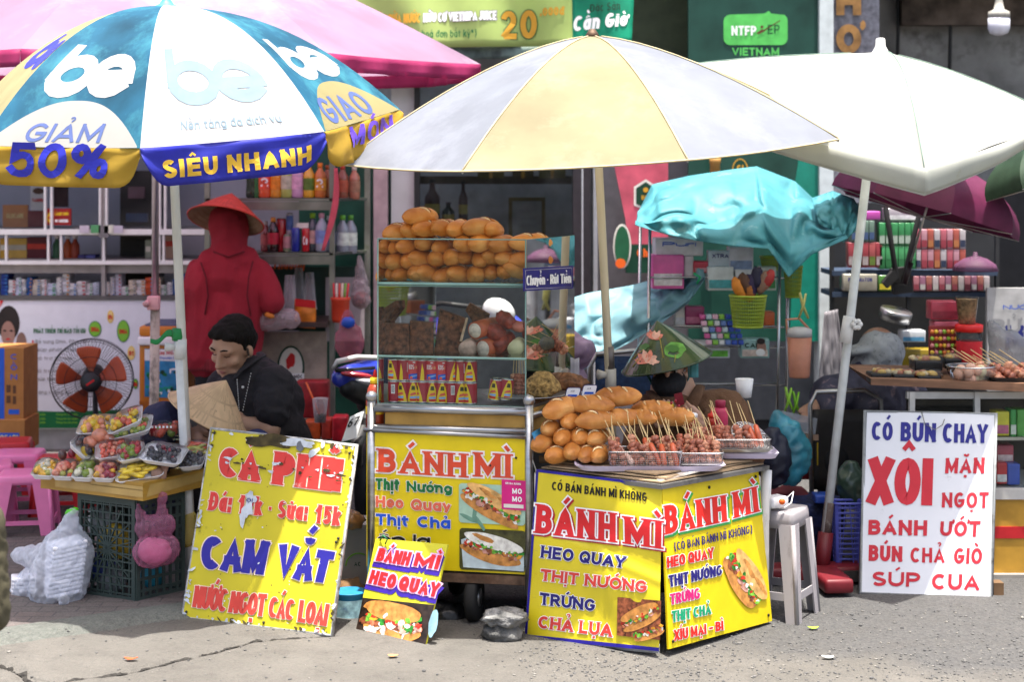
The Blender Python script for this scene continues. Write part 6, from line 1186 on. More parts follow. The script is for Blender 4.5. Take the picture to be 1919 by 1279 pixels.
b.build('seam',hd)
b=MB();b.grid(lambda u,v:V((P(417,0,Y).x+.203*math.cos(2*pi*u),Y+.142*math.sin(2*pi*u),P(0,668+24*v,Y).z+.003*math.sin(u*40)))+V((0,0,0)),80,4,mat('red_rib',(.2,.012,.02),.9,stretch=(60,60,1),var=.3,scale=3));b.build('waistband',hd,solid=.008)
blob('trousers',[cl(P(402,672,Y),P(398,870,Y),.115,.075),cl(P(440,672,Y),P(446,870,Y),.115,.075)],mat('black_cloth',(.012,.012,.014),.85,bump=.2),.014,4,t)
for x in (396,448):b=MB();b.ell(P(x,896,9.48),(.045,.11,.035),mat('dark_shoe',(.03,.03,.03),.6));b.build('shoe',t)
straw_r=mat('straw_red',(.50,.045,.022),.55,var=.18,scale=8);straw=mat('straw_tan',(.62,.42,.24),.6,var=.14,scale=10,stretch=(2,2,.5),dirt='8a6238',damt=.06,dscale=16);inn=mat('straw_inside',(.32,.23,.15),.7,var=.2,scale=20)
conical_hat(t,P(434,362,9.50),(.13,.40,.92),.212,.165,straw_r,inn)
# --- the young man in the black polo, sitting low and looking down
t=thing('person','young man in black polo with lanyard sitting and looking down to the left','person',P(500,960,7.7))
hmm=headM(P(436,650,7.62),(-.47,-.80,-.40),(-.08,-.42,1));K=1.09
fg=fingers(P(420,792,7.45),(-.8,-.5,-.3),(.3,-.5,.8),(.2,-.8,.2),1)
blob('body',head_prims(hmm,K)+[cl(P(462,690,7.68),P(478,705,7.7),.06,.07),cl(P(478,715,7.7),P(515,850,7.75),.11,.12),cl(P(515,725,7.58),P(505,805,7.48),.055,.05),cl(P(505,805,7.50),P(437,793,7.48),.05,.033),cl(P(415,725,7.85),P(400,800,7.7),.052,.045),cl(P(400,800,7.7),P(392,815,7.4),.045,.033)]+fg+[cl(P(500,850,7.72),P(480,845,7.42),.075,.06),cl(P(480,845,7.42),P(480,965,7.44),.055,.04),cl(P(470,850,7.85),P(400,850,7.5),.075,.06),cl(P(400,850,7.5),P(400,965,7.5),.055,.04)],skin,.0075,5,t)
face_parts(t,hmm,K,True,.0055)
c,M=hmm;T=lambda x,y,z:c+M @ V((x*K,y*K,z*K));ee=lambda x,y,z,r,J=None:('e',T(x,y,z),tuple(q*K for q in r),M)
blob('hair',[ee(0,.022,.048,(.083,.092,.083)),ee(0,.055,.015,(.078,.062,.078)),ee(0,-.035,.092,(.062,.05,.03)),ee(.02,-.062,.086,(.045,.024,.02)),ee(-.03,-.058,.084,(.04,.026,.02)),ee(.066,.03,.03,(.018,.045,.05)),ee(-.066,.03,.03,(.018,.045,.05)),ee(.073,-.006,.03,(.007,.014,.036)),ee(-.073,-.006,.03,(.007,.014,.036))],hairm,.006,2,t,crumple=(.006,(42,42,24),False))
b=MB()
for s in (-1,1):b.ell(T(s*.0795,-.004,-.008),(.004,.010,.022),mat('sideburn',(.05,.03,.022),.7),M,8,6)
b.build('sideburn',t)
b=MB();b.ell(T(.084,.012,-.012),(.0035,.009,.017),mat('ear_inner',(.24,.1,.07),.6),M,10,6);b.build('ear_hollow',t)
polo=mat('black_polo',(.014,.012,.016),.85,var=.2,scale=6,bump=.25,bscale=60)
sh=blob('polo_shirt',[cl(P(478,728,7.68),P(522,850,7.76),.145,.165),cl(P(425,722,7.85),P(510,716,7.60),.072,.08),('e',P(508,760,7.76),(.15,.14,.17)),cl(P(455,735,7.62),P(480,820,7.6),.11,.12),cl(P(514,722,7.57),P(510,772,7.50),.088,.078),cl(P(420,725,7.86),P(405,775,7.78),.08,.074),cl(P(463,700,7.66),P(476,712,7.69),.072,.09)]+[cl(P(540-i*7,735+i*30,7.56),P(505-i*6,755+i*26,7.5),.008,.012) for i in range(3)],polo,.009,4,t,crumple=(.007,(10,10,16),True))
b=MB();b.tube([P(438,712,7.50),P(452,694,7.535),P(476,676,7.60),P(492,668,7.7),P(486,662,7.78)],[.010,.016,.02,.02,.016],polo,10,flat=.45);b.build('collar',sh)
b=MB();bd=mat('lanyard_white','d8d8d8',.5)
for a,c2 in ((P(445,712,7.47),P(449,768,7.44)),(P(471,700,7.505),P(456,768,7.43))):
 for i in range(14):
  p=a.lerp(c2,i/13)-V((0,.012,0));b.ell(p,(.0016,.0016,.0045 if i % 4 else .0035),bd if i % 4 else mat('lanyard_bead','f0f0ee',.3),None,6,4)
b.build('lanyard',sh);b=MB();b.ell(P(455,726,7.475),(.006,.004,.006),bd);b.build('button',sh)
jean=mat('blue_jean',(.035,.05,.16),.8,bump=.3,bscale=200,var=.2)
blob('trousers',[cl(P(512,850,7.74),P(482,838,7.44),.105,.082),cl(P(482,838,7.44),P(480,955,7.44),.08,.065),cl(P(478,852,7.86),P(412,850,7.62),.105,.085),cl(P(412,850,7.62),P(410,955,7.62),.08,.065),cl(P(500,860,7.8),P(525,850,7.8),.14,.14)],jean,.014,4,t)
for x,yy in ((466,7.3),(398,7.44)):b=MB();b.ell(P(x,985,yy),(.045,.11,.035),mat('dark_shoe','x'));b.build('shoe',t)
# --- the fruit seller bending forward under a straw hat
t=thing('person','fruit seller bending under tan conical hat with white mask pulled to the chin','person',P(350,990,7.40))
hax=(.49,.03,.87);hmf=headM(P(380,806,7.16),(.55,-.75,-.38),hax)
blob('body',head_prims(hmf,.98)+[cl(P(352,820,7.35),P(330,930,7.55),.1,.12),cl(P(320,800,7.30),P(300,850,7.10),.05,.042),cl(P(300,850,7.10),P(300,870,6.92),.04,.032)]+fingers(P(300,872,6.85),(0,-1,-.3),(1,0,0),(0,-.3,1),1)+[cl(P(340,930,7.60),P(420,905,7.30),.08,.06),cl(P(420,905,7.30),P(410,985,7.35),.055,.04)],skin2,.008,4,t)
face_parts(t,hmf,.98,True)
c,M=hmf;T2=lambda x,y,z:c+M @ V((x,y,z))
b=MB();b.tube([T2(-.018,-.088,-.068),T2(0,-.094,-.070),T2(.018,-.088,-.068)],[.001,.004,.001],mat('mouth_dark',(.06,.02,.018),.5),8);b.build('mouth',t)
blob('jacket',[cl(P(345,825,7.36),P(330,930,7.56),.14,.16),cl(P(352,812,7.32),P(305,790,7.26),.085,.085),cl(P(305,790,7.26),P(292,832,7.14),.08,.07),cl(P(292,832,7.14),P(298,866,6.95),.068,.052),cl(P(372,825,7.35),P(392,880,7.30),.08,.07)],mat('navy_jacket',(.022,.024,.07),.8,var=.25,scale=6,bump=.3),.012,4,t,crumple=(.010,11,True))
blob('trousers',[cl(P(340,930,7.60),P(425,902,7.28),.1,.085),cl(P(425,902,7.28),P(412,980,7.32),.08,.06),cl(P(330,930,7.60),P(330,980,7.40),.12,.08)],mat('black_cloth','x'),.014,4,t)
b=MB();msk=mat('mask_white',(.62,.64,.68),.7);b.grid(lambda u,v:T2(-.062+.028*v*math.sin(u*pi)-.004*v,-.066-.012*math.sin(u*pi)-.012*v,-.03-.075*u)+(M @ V((-.008,-.006,0))),12,6,msk);b.tube([T2(-.07,-.05,-.03),T2(-.078,-.02,.0),T2(-.08,.0,.03)],.0015,msk,5);b.tube([T2(-.062,-.06,-.09),T2(-.08,-.02,-.03),T2(-.083,.0,.02)],.0015,msk,5);b.build('face_mask',t,solid=.002)
b=MB();b.ell(T2(0,.02,.03),(.082,.095,.085),mat('grey_hair',(.09,.08,.075),.6),M);b.build('hair',t)
conical_hat(t,P(424,713,7.22),(.49,-.06,.87),.182,.165,straw,inn)
# --- the seller with the painted hat behind the counter
Y=7.05;t=thing('person','seller in brown jacket, black mask and painted lotus hat looking at a phone','person',P(1290,1000,7.2))
hmw=headM(P(1252,685,7.12),(-.12,-.9,-.30),(-.12,-.2,1))
hb=P(1262,752,6.87)
blob('body',head_prims(hmw,.98)+[cl(P(1262,735,7.15),P(1290,900,7.2),.1,.13),cl(P(1360,775,7.15),P(1395,850,7.05),.05,.045),cl(P(1395,850,7.05),P(1300,792,6.86),.045,.026),cl(P(1215,775,7.15),P(1195,840,7.05),.05,.045),cl(P(1195,840,7.05),P(1243,786,6.91),.045,.026)]+fingers(P(1290,776,6.84),(-.75,.1,.65),(.5,-.1,.75),(-.2,-1,0),.85,curl=.42,r=.0066)+fingers(P(1250,770,6.88),(.5,-.1,.85),(-.8,0,.5),(.1,-1,.1),.85,curl=.45,r=.0066),skin,.0048,3,t)
b=MB();nl=mat('nail_red','b8142e',.3,coat=.5)
for x,y in ((1266,752),(1272,762),(1280,766),(1258,756)):b.ell(P(x,y,6.82),(.0055,.004,.007),nl,(0,.3,0),8,6)
b.build('nail',t)
face_parts(t,hmw,.98,False)
c,M=hmw;T3=lambda x,y,z:c+M @ V((x,y,z))
blob('face_mask',[('e',T3(0,-.056,-.05),(.074,.082,.056),M),('e',T3(0,-.056,-.09),(.058,.068,.05),M),cl(T3(0,-.105,-.03),T3(0,-.105,-.085),.018,.014)],mat('black_mask',(.012,.012,.014),.8,bump=.2),.006,4,t)
tb=mat('teal_ribbon',(.06,.24,.25),.6,var=.12)
b=MB();b.tube([T3(-.085,.0,.03),T3(-.082,-.03,-.05),T3(-.04,-.05,-.125),T3(0,-.05,-.135),T3(.05,-.045,-.115),T3(.088,-.02,-.03),T3(.088,.0,.04)],.009,tb,8,flat=.35);b.build('chin_strap',t)
b=MB();b.grid(lambda u,v:P(1292+17*u,664+44*v,7.03-.01*math.sin(v*6)),3,8,tb);b.build('ribbon_end',t,solid=.003)
b=MB();b.ell(T3(0,.02,.02),(.08,.095,.09),hairm,M);b.build('hair',t)
brown=mat('brown_corduroy',(.13,.062,.028),.9,var=.2,scale=5,bump=.3,bscale=120)
jk=blob('jacket',[cl(P(1230,775,7.16),P(1360,770,7.18),.088,.09),cl(P(1250,800,7.16),P(1255,960,7.2),.14,.16),cl(P(1330,800,7.18),P(1330,960,7.2),.15,.17),cl(P(1362,772,7.15),P(1398,848,7.06),.088,.078),cl(P(1398,848,7.06),P(1308,800,6.885),.072,.045),cl(P(1222,778,7.14),P(1200,840,7.04),.085,.075),cl(P(1200,840,7.04),P(1242,794,6.93),.07,.042),('e',P(1262,775,7.08),(.10,.08,.09)),cl(P(1262,745,7.18),P(1270,770,7.18),.075,.09)]+[cl(P(1300+i*22,760+i*12,7.05),P(1290+i*24,830+i*12,7.02),.008,.012) for i in range(4)],brown,.010,4,t,crumple=(.009,(11,11,8),True))
b=MB();b.tube([P(1218,735,7.08),P(1232,752,7.0),P(1248,775,6.985)],[.02,.026,.012],brown,10,flat=.4);b.build('collar',jk);b=MB();b.tube([P(1312,725,7.1),P(1300,750,7.0),P(1290,785,6.98)],[.022,.03,.012],brown,10,flat=.4);b.build('collar',jk)
blob('trousers',[cl(P(1270,960,7.2),P(1230,940,6.95),.12,.09),cl(P(1320,960,7.2),P(1340,940,6.95),.12,.09),cl(P(1230,940,6.95),P(1235,1090,7.0),.08,.06),cl(P(1340,940,6.95),P(1340,1090,7.0),.08,.06)],mat('black_cloth','x'),.016,3,t)
hg=mat('hat_green',(.022,.06,.012),.22,var=.5,scale=5,dirt='3a2410',dscale=3.5,damt=.5,coat=.6)
ho,hp=conical_hat(t,P(1231,601,7.06),(-.235,-.06,.97),.19,.178,hg,inn)
def on_hat(pts,m,o):b.add([hp(a,tt,o) for a,tt in pts],[list(range(len(pts)))],m)
def hat_at(px,py):
 """angle and slope position on the cone front that shows at this photo pixel"""
 best=(9e9,0,0)
 for i in range(90):
  a=-pi+pi*i/89
  for j in range(2,41):
   tt=j/40;q=hp(a,tt);x=q.x/q.y*F+CX;y=HY-(q.z-CH)/q.y*F;d=(x-px)**2+(y-py)**2
   if d < best[0]:best=(d,a,tt)
 return best[1:]
b=MB();pet=mat('petal_pink','e88a72',.4,var=.25,scale=60);pet2=mat('petal_pale','f0b8a0',.4,var=.2,scale=60);lf=mat('lotus_leaf','5f9a3a',.4,var=.35,scale=40);lfd=mat('lotus_leaf_dark','3c7428',.4);stm=mat('stem_olive','a8963a',.5)
def petal(px,py,L,W,ang,m,o):
 pts=[]
 for k in range(9):s=k/8;pts.append((L*s,W*math.sin(s*pi)**.8))
 pts+=[(x,-y) for x,y in pts[-2:0:-1]];ca,sa=math.cos(ang),math.sin(ang);on_hat([hat_at(px+x*ca-y*sa,py+x*sa+y*ca) for x,y in pts],m,o)
for k,an in enumerate((-2.4,-.5,-2.0,-.95,-1.5)):petal(1226,638,20 if k < 4 else 16,4.5,an,pet if k < 3 else pet2,.003+.0003*k)
for k,an in enumerate((-2.9,-.15,-2.3,-.6,-1.2,-1.8)):petal(1212,682,24 if k < 4 else 26,5.5,an,pet2 if k % 2 else pet,.003+.0003*k)
on_hat([hat_at(x,y) for x,y in ring2(1263,656,21,15,16,.1,.3,2)],lf,.003);on_hat([hat_at(x,y) for x,y in ring2(1263,656,11,7,12,.1,.2)],lfd,.0035);on_hat([hat_at(x,y) for x,y in ring2(1208,652,10,6,12,-.4,.3)],lfd,.003)
for pts in ([(1236,634),(1240,650),(1243,672)],[(1266,668),(1264,682)],[(1198,672),(1186,690)],[(1206,658),(1192,668),(1186,676)]):b.tube([hp(*hat_at(x,y),.003) for x,y in pts],.0018,stm,5)
b.build('painted_lotus',ho)
t=thing('phone','phone in a dark red patterned case held up by the seller','phone',P(1275,760,6.84));b=MB();b.slab([P(x,y,6.845) for x,y in ((1263,740),(1278,736),(1283,758),(1268,763))],(0,.008,0),mat('case_red','7c1424',.4,dirt='e0b0a8',dscale=60,damt=.3));b.build('case',t)
b=MB();b.ell(P(1250,762,6.86),(.03,.02,.018),mat('yellow_packet','d6c21e',.4));b.build('packet',None,label='small yellow packet under the seller hands',cat='packet')
# --- the seated person at the right stall, head covered by a patterned cap with neck cloth
Y=8.1;t=thing('person','seated person in grey patterned sun cap and dark floral shirt behind white pole','person',P(1610,960,Y))
hms=headM(P(1647,660,Y),(-.8,.35,-.25),(0,0,1))
blob('body',head_prims(hms)+[cl(P(1640,720,Y),P(1620,840,Y),.11,.13),cl(P(1580,750,8.0),P(1545,790,7.95),.05,.045),cl(P(1545,790,7.95),P(1520,775,7.85),.04,.032)]+fingers(P(1516,778,7.83),(-.4,-.6,-.6),(1,-.4,0),(.2,.8,-.4),1,curl=.3),skin2,.01,4,t)
flo=mat('floral_shirt',(.05,.05,.085),.8,var=.3,scale=8,dirt='a88f94',dscale=20,damt=.38,stretch=(1,1.6,.6));blob('shirt',[cl(P(1640,735,Y),P(1612,840,Y),.17,.2),cl(P(1560,745,8.02),P(1690,745,8.15),.1,.12),cl(P(1562,745,8.0),P(1545,785,7.95),.09,.075)],flo,.012,4,t,crumple=(.012,9,True))
dot=mat('cap_dotted',(.30,.32,.34),.8,var=.1,dirt='22262b',dscale=42,damt=.42)
cp_=blob('sun_cap',[('e',P(1650,662,Y),(.112,.115,.115)),('e',P(1612,656,Y-.02),(.085,.085,.022),Euler((0,-.15,0)).to_matrix()),cl(P(1648,670,Y),P(1640,722,Y),.105,.12),cl(P(1618,690,Y+.03),P(1618,728,Y),.06,.075)],dot,.009,4,t,crumple=(.006,14,True))
blob('trousers',[cl(P(1612,850,Y),P(1560,860,7.8),.13,.09),cl(P(1560,860,7.8),P(1560,985,7.8),.08,.06),cl(P(1640,850,Y),P(1640,985,7.9),.13,.07)],mat('black_cloth','x'),.016,3,t)
# ------------------------------------------------------------------ fruit stall on the left
ocht=mat('ochre_tape',(.42,.235,.035),.35,var=.14,scale=3,dirt='6a4410',dscale=4,damt=.35,stretch=(.6,.6,5),coat=.2)
kL,kC,kR=P(76,893,7.0),P(268,906,6.72),P(392,872,7.06);zt=kC.z;zb=.419
for p in (kL,kC,kR):p.z=zt
kB=kL+kR-kC;lo=lambda p,z=zb:V((p.x,p.y,z))
t=thing('display_box','taped ochre carton table top on the green crate under the fruit trays','box',(kC+kB)/2-V((0,0,zt-zb)))
b=MB();b.hexa([lo(p) for p in (kL,kC,kR,kB)],[kL,kC,kR,kB],ocht);b.build('carton',t)
b=MB();tp=mat('packing_tape',(.5,.33,.1),.25,var=.1,coat=.5)
for f,z0,z1 in ((.15,.2,.62),(.5,.55,.8)):b.slab([lo(kL.lerp(kC,f),zb+(zt-zb)*z0)-V((0,.003,0)),lo(kC,zb+(zt-zb)*z0)-V((0,.003,0)),lo(kC,zb+(zt-zb)*z1)-V((0,.003,0)),lo(kL.lerp(kC,f),zb+(zt-zb)*z1)-V((0,.003,0))],(0,.001,0),tp)
b.slab([lo(kC.lerp(kR,.1),zt-.012)-V((0,.004,0)),lo(kC.lerp(kR,.9),zt-.01)-V((0,.004,0)),lo(kC.lerp(kR,.95),zb+.03)-V((0,.004,0)),lo(kC.lerp(kR,.05),zb+.012)-V((0,.004,0))],(0,.001,0),tp);b.build('tape',t)
crm=mat('crate_green',(.035,.055,.05),.5,var=.15,scale=8,dirt='6a6a5c',dscale=12,damt=.12)
cC,cL_,cR_=V((P(255,0,6.78).x,6.78,0)),V((P(148,0,6.93).x,6.93,0)),V((P(344,0,6.96).x,6.96,0));cB_=cL_+cR_-cC;ch=.412
t=thing('plastic_crate','dark green plastic crate stood on end under the ochre fruit box','crate',(cC+cB_)/2)
def crate_face(a,c,name,nx,nz,diag):
 b=MB();d=(c-a);L=d.length;dn=d.normalized();nn=V((dn.y,-dn.x,0));rot=Matrix((dn,nn,V((0,0,1)))).transposed()
 def bar(u0,z0,u1,z1,w,th=.008):
  p,q=a+d*u0+V((0,0,z0)),a+d*u1+V((0,0,z1));e=q-p;le=e.length;e.normalize();s=e.cross(nn).normalized();b.add([p+s*w/2+nn*th/2,p-s*w/2+nn*th/2,p-s*w/2-nn*th/2,p+s*w/2-nn*th/2,q+s*w/2+nn*th/2,q-s*w/2+nn*th/2,q-s*w/2-nn*th/2,q+s*w/2-nn*th/2],[(0,1,2,3),(7,6,5,4),(0,4,5,1),(1,5,6,2),(2,6,7,3),(3,7,4,0)],crm)
 for z in (.01,ch-.012):bar(0,z,1,z,.026,.014)
 for u in (.03,.97):bar(u,0,u,ch,.018,.0145)
 for i in range(1,nz):bar(0,ch*i/nz,1,ch*i/nz,.006 if diag else .012,.0075)
 for i in range(1,nx):bar(i/nx,0,i/nx,ch,.0055 if diag else .012,.007)
 if diag:
  for k in range(8):an=pi*k/8+.2;r_=.48;bar(.5-r_*math.cos(an)*.95,ch/2-r_*math.sin(an)*ch*.95,.5+r_*math.cos(an)*.95,ch/2+r_*math.sin(an)*ch*.95,.005,.009)
 b.build(name,t)
crate_face(cL_,cC,'base_panel',9,13,True);crate_face(cC,cR_,'side_panel',7,9,False);crate_face(cL_,cB_,'side_panel',7,9,False);crate_face(cB_,cR_,'rim',1,1,False)
for x,y,Y,r,c,lab in ((215,1015,6.95,.07,'d8b43a','yellow bag inside the green crate'),(190,1060,6.95,.06,'2a3f8c','blue bag inside the green crate'),(210,1090,6.93,.06,'8a8f94','grey bundle at the bottom of the green crate'),(285,1080,6.96,.05,'2fa0c0','turquoise packet seen through the side of the crate'),(190,980,7.0,.06,'a9adb0','pale crumpled bag high inside the green crate')):
 b=MB();b.ell(P(x,y,Y),(r,r*.7,r),mat('bagc'+c,c,.5,var=.3,bump=.4,bscale=20),None,14,9,.4,x);b.build('bundle',None,label=lab,cat='bag')
foam=mat('white_foam',(.82,.81,.84),.6,var=.05);film=glass('cling_film',(.99,.99,.99),.2,.008)
FR={n:mat('fruit_'+n,c,.32,var=.3,scale=30,coat=.5,dirt=d,dscale=25,damt=.25) for n,c,d in (('mango','e8ad22','f0cf5a'),('pine','f2c61e','d99a1a'),('cherry','d65a42','b8321e'),('red','b4202a','e05a48'),('dark','34303a','6a6470'),('green','7d9430','b4b04a'),('peach','d98a6e','f0b49a'),('guava','a9a84a','c8604a'),('brown','5a3a36','8a5a4a'),('white','d8d2b8','b8b48a'),('plum','8c1c34','4a1424'))}
rf=random.Random(17)
def fruit_tray(px0,px1,py,Y,dep,kinds,label,roll=0,pitch=.0,n=26,size=.013,long=False,wrap=True,h=.022,yaw=0):
 c=P((px0+px1)/2,py,Y);wd=(px1-px0)*mpp(Y);M=Euler((pitch,roll,yaw)).to_matrix();tr=lambda x,y,z:c+M @ V((x,y,z));t=thing('fruit_tray',label,'fruit tray',c,'fruit trays on the ochre box')
 b=MB();prof=[]
 for s,z in ((.72,0),(.78,0),(.97,h),(1.0,h+.002),(.985,h+.004),(.95,h),(.76,.004)):prof.append([tr(x*wd/2*s,y*dep/2*s,z) for x,y in rounded(-1,-1,1,1,.3)])
 m=len(prof[0]);b.add([p for r_ in prof for p in r_],[(i*m+j,i*m+(j+1) % m,(i+1)*m+(j+1) % m,(i+1)*m+j) for i in range(len(prof)-1) for j in range(m)]+[tuple(range(m-1,-1,-1)),tuple(range((len(prof)-1)*m,len(prof)*m))],foam);b.build('foam_tray',t,fix=True)
 b=MB()
 for i in range(n):
  x,y=rf.uniform(-.8,.8),rf.uniform(-.8,.8);z=h*.6+.028*(1-.6*x*x)*(1-.5*y*y)*rf.uniform(.3,1.15);s=size*rf.uniform(.8,1.25);k=FR[rf.choice(kinds)]
  b.ell(tr(x*wd/2*.85,y*dep/2*.85,z),(s*2.6,s*.8,s*.75) if long else (s,s*rf.uniform(.8,1.1),s*.9),k,(rf.uniform(-.3,.3),rf.uniform(-.3,.3),rf.uniform(-.35,.35) if long else rf.uniform(0,3)),9,6,.25,i)
 b.build('fruit',t)
 if wrap:b=MB();b.grid(lambda u,v:tr((u-.5)*wd*.99,(v-.5)*dep*.99,h+.003+.036*(math.sin(pi*u)*math.sin(pi*v))**.45+.004*noise.noise(V((u*6,v*6,px0)))),16,12,film);b.build('cling_film',t)
for a in ((64,108,888,6.97,.13,['guava','mango','white'],'front row foam tray of guava and mango at the left corner',.05),(102,146,890,6.93,.13,['peach','guava','cherry'],'front row foam tray of pinkish guava second from the corner',.04),(140,182,892,6.88,.13,['white','guava','green'],'front row foam tray of pale cut fruit in the middle',.04),(178,222,893,6.84,.13,['plum','peach','mango'],'front row foam tray of plum and mango pieces',.04)):fruit_tray(*a[:7],a[7],.32,30,.0145)
fruit_tray(217,306,893,6.84,.12,['pine'],'front foam tray of yellow pineapple sticks at the box corner',-.12,.4,30,.011,True,yaw=.25)
fruit_tray(180,250,852,6.92,.12,['cherry','cherry','peach'],'middle row foam tray heaped with salmon pink cherries',-.1,.4,46,.0105,yaw=.2)
fruit_tray(221,274,856,6.88,.12,['red','red','green'],'middle row foam tray of red strawberries with white label',-.15,.4,26,.014,yaw=.25)
fruit_tray(266,348,860,6.86,.13,['dark','dark','dark','plum'],'middle row foam tray of dark grapes with a magenta ribbon',.12,.4,46,.011,yaw=-.1)
fruit_tray(343,390,854,6.98,.12,['green','guava','cherry'],'right end foam tray of green and red fruit slices',-.08,.4,24,.013,True)
fruit_tray(338,386,870,6.92,.12,['dark'],'foam tray of dark fruit under the right end tray',-.1,.4,24,.012)
fruit_tray(130,178,842,6.98,.12,['brown','dark','brown'],'tilted foam tray of brown fruit at the left of the middle row',.75,.4,22,.015)
fruit_tray(148,222,806,7.04,.13,['mango','mango','peach','pine'],'top row foam tray of orange mango slices',-.08,.4,30,.016)
fruit_tray(205,275,796,7.0,.13,['pine','mango','pine','cherry'],'uppermost foam tray of yellow fruit tilted up to the right',-.42,.4,32,.014)
fruit_tray(209,290,810,7.0,.13,['green','green','cherry','guava'],'top row foam tray of green and red cherries below the tilted tray',-.25,.4,46,.011)
for i,(x,y,r,k,lab) in enumerate(((187,816,.034,'peach','large wrapped peach coloured fruit above the cherries'),(170,829,.032,'peach','wrapped peach coloured fruit left of the cherries'),(205,822,.028,'peach','smaller peach coloured fruit beside the cherries'),(164,845,.03,'pine','yellow mango lying left of the cherry tray'),(152,856,.026,'mango','orange mango cheek below the yellow mango'),(172,862,.034,'white','cream wrapped melon half behind the front trays'),(235,866,.022,'mango','mango slice behind the pineapple sticks'),(117,853,.022,'brown','brown fruit behind the front left trays'),(135,850,.02,'plum','plum behind the front left trays'))):
 b=MB();b.ell(P(x,y,6.97),(r,r*.9,r*.8),FR[k],(0,.2*i,0),16,10,.08,i);b.build('fruit',None,label=lab,cat='fruit')
clearp=glass('clear_box',(.88,.88,.88),.2,.04)
def clearbox(x0,x1,y0,y1,Y,kinds,label,n,sz):
 t=thing('clear_box',label,'fruit box',P((x0+x1)/2,y1,Y));b=MB();rect(b,x0,y0,x1,y1,Y,.12,clearp,.006);b.build('lid',t);b=MB();a,c=P(x0,y1,Y),P(x1,y0,Y)
 for i in range(n):s=sz*rf.uniform(.8,1.2);b.ell((rf.uniform(a.x+s,c.x-s),Y+rf.uniform(.015,.1),a.z+s+rf.random()*(c.z-a.z)*.55),(s,s,s),FR[rf.choice(kinds)],(rf.random()*3,0,rf.random()*3),9,6,.2,i)
 b.build('fruit',t)
 b=MB();[rect(b,x0+(x1-x0)*(.25+.1*k),y0+3,x0+(x1-x0)*(.3+.1*k),y0+7,Y-.002,.002,ink['white']) for k in range(6)];b.build('painted_glint',t)  # white bars painted as glints on the clear lid
clearbox(266,336,796,826,7.02,['red','cherry','green'],'clear plastic box of red strawberries behind the pole',22,.017);clearbox(250,336,855,880,6.84,['dark','dark','guava'],'clear plastic box of dark fruit behind the pineapple tray',30,.012)
# bags at the crate
def sheer(name,c,al):return mat(name,c,.2,var=.06,scale=6,alpha=al*.5,spec=.7,bump=.5,bscale=22)
t=thing('plastic_bag','white translucent plastic bag of foam trays leaning on the crate','bag',P(95,1130,6.82));wb=sheer('sheer_white',(.82,.86,.95),.58)
b=MB()
for i in range(12):p=P(118+i*.6,1108-i*8.2,6.84);b.box(p,(.14,.11,.016),foam,(.06,-.12,.35+.02*i),.006)
b.build('foam_tray_stack',t)
b=MB()
for i in range(6):b.box(P(45,1118-i*7,6.95),(.1,.1,.014),foam,(0,0,.3),.005)
b.build('foam_tray_stack',t)
blob('bag_film',[cl(P(108,1095,6.84),P(125,1040,6.86),.115,.105),cl(P(125,1040,6.86),P(136,965,6.86),.09,.02),cl(P(60,1105,6.93),P(110,1060,6.88),.075,.08),cl(P(28,1040,6.98),P(90,1050,6.9),.02,.07),cl(P(28,1118,6.97),P(60,1105,6.93),.03,.06),cl(P(118,1125,6.74),P(112,1100,6.8),.02,.07)],wb,.007,1,t,crumple=(.009,22,True))
b=MB();b.ell(P(134,959,6.86),(.028,.02,.012),mat('lime_tie','57c22a',.4),(0,-.3,0),12,6,.4,2);b.build('green_tie',t)
t=thing('plastic_bag','pink plastic bag of pink powder hanging on the crate side','bag',P(290,1060,6.8));pk2=sheer('sheer_pink',(.75,.30,.48),.3)
blob('bag_film',[cl(P(280,1035,6.76),P(306,1030,6.79),.062,.062),cl(P(276,990,6.78),P(306,985,6.8),.045,.045),cl(P(270,985,6.78),P(259,950,6.77),.03,.008),cl(P(304,980,6.8),P(303,940,6.8),.03,.008),cl(P(303,940,6.8),P(305,932,6.8),.014,.016)],pk2,.005,1,t,crumple=(.006,30,True))
b=MB();b.ell(P(290,1035,6.78),(.07,.04,.055),mat('pink_powder',(.62,.22,.36),.8,var=.1),None,16,10,.2,3);b.build('contents',t)
blob('plastic_bag',[cl(P(352,1010,7.0),P(356,970,7.0),.04,.03),cl(P(356,970,7.0),P(350,940,7.0),.02,.008)],sheer('sheer_yellow',(.7,.55,.1),.6),.008,3,None,'yellow plastic bag hanging between crate and menu board','bag',None,P(352,1020,7.0))
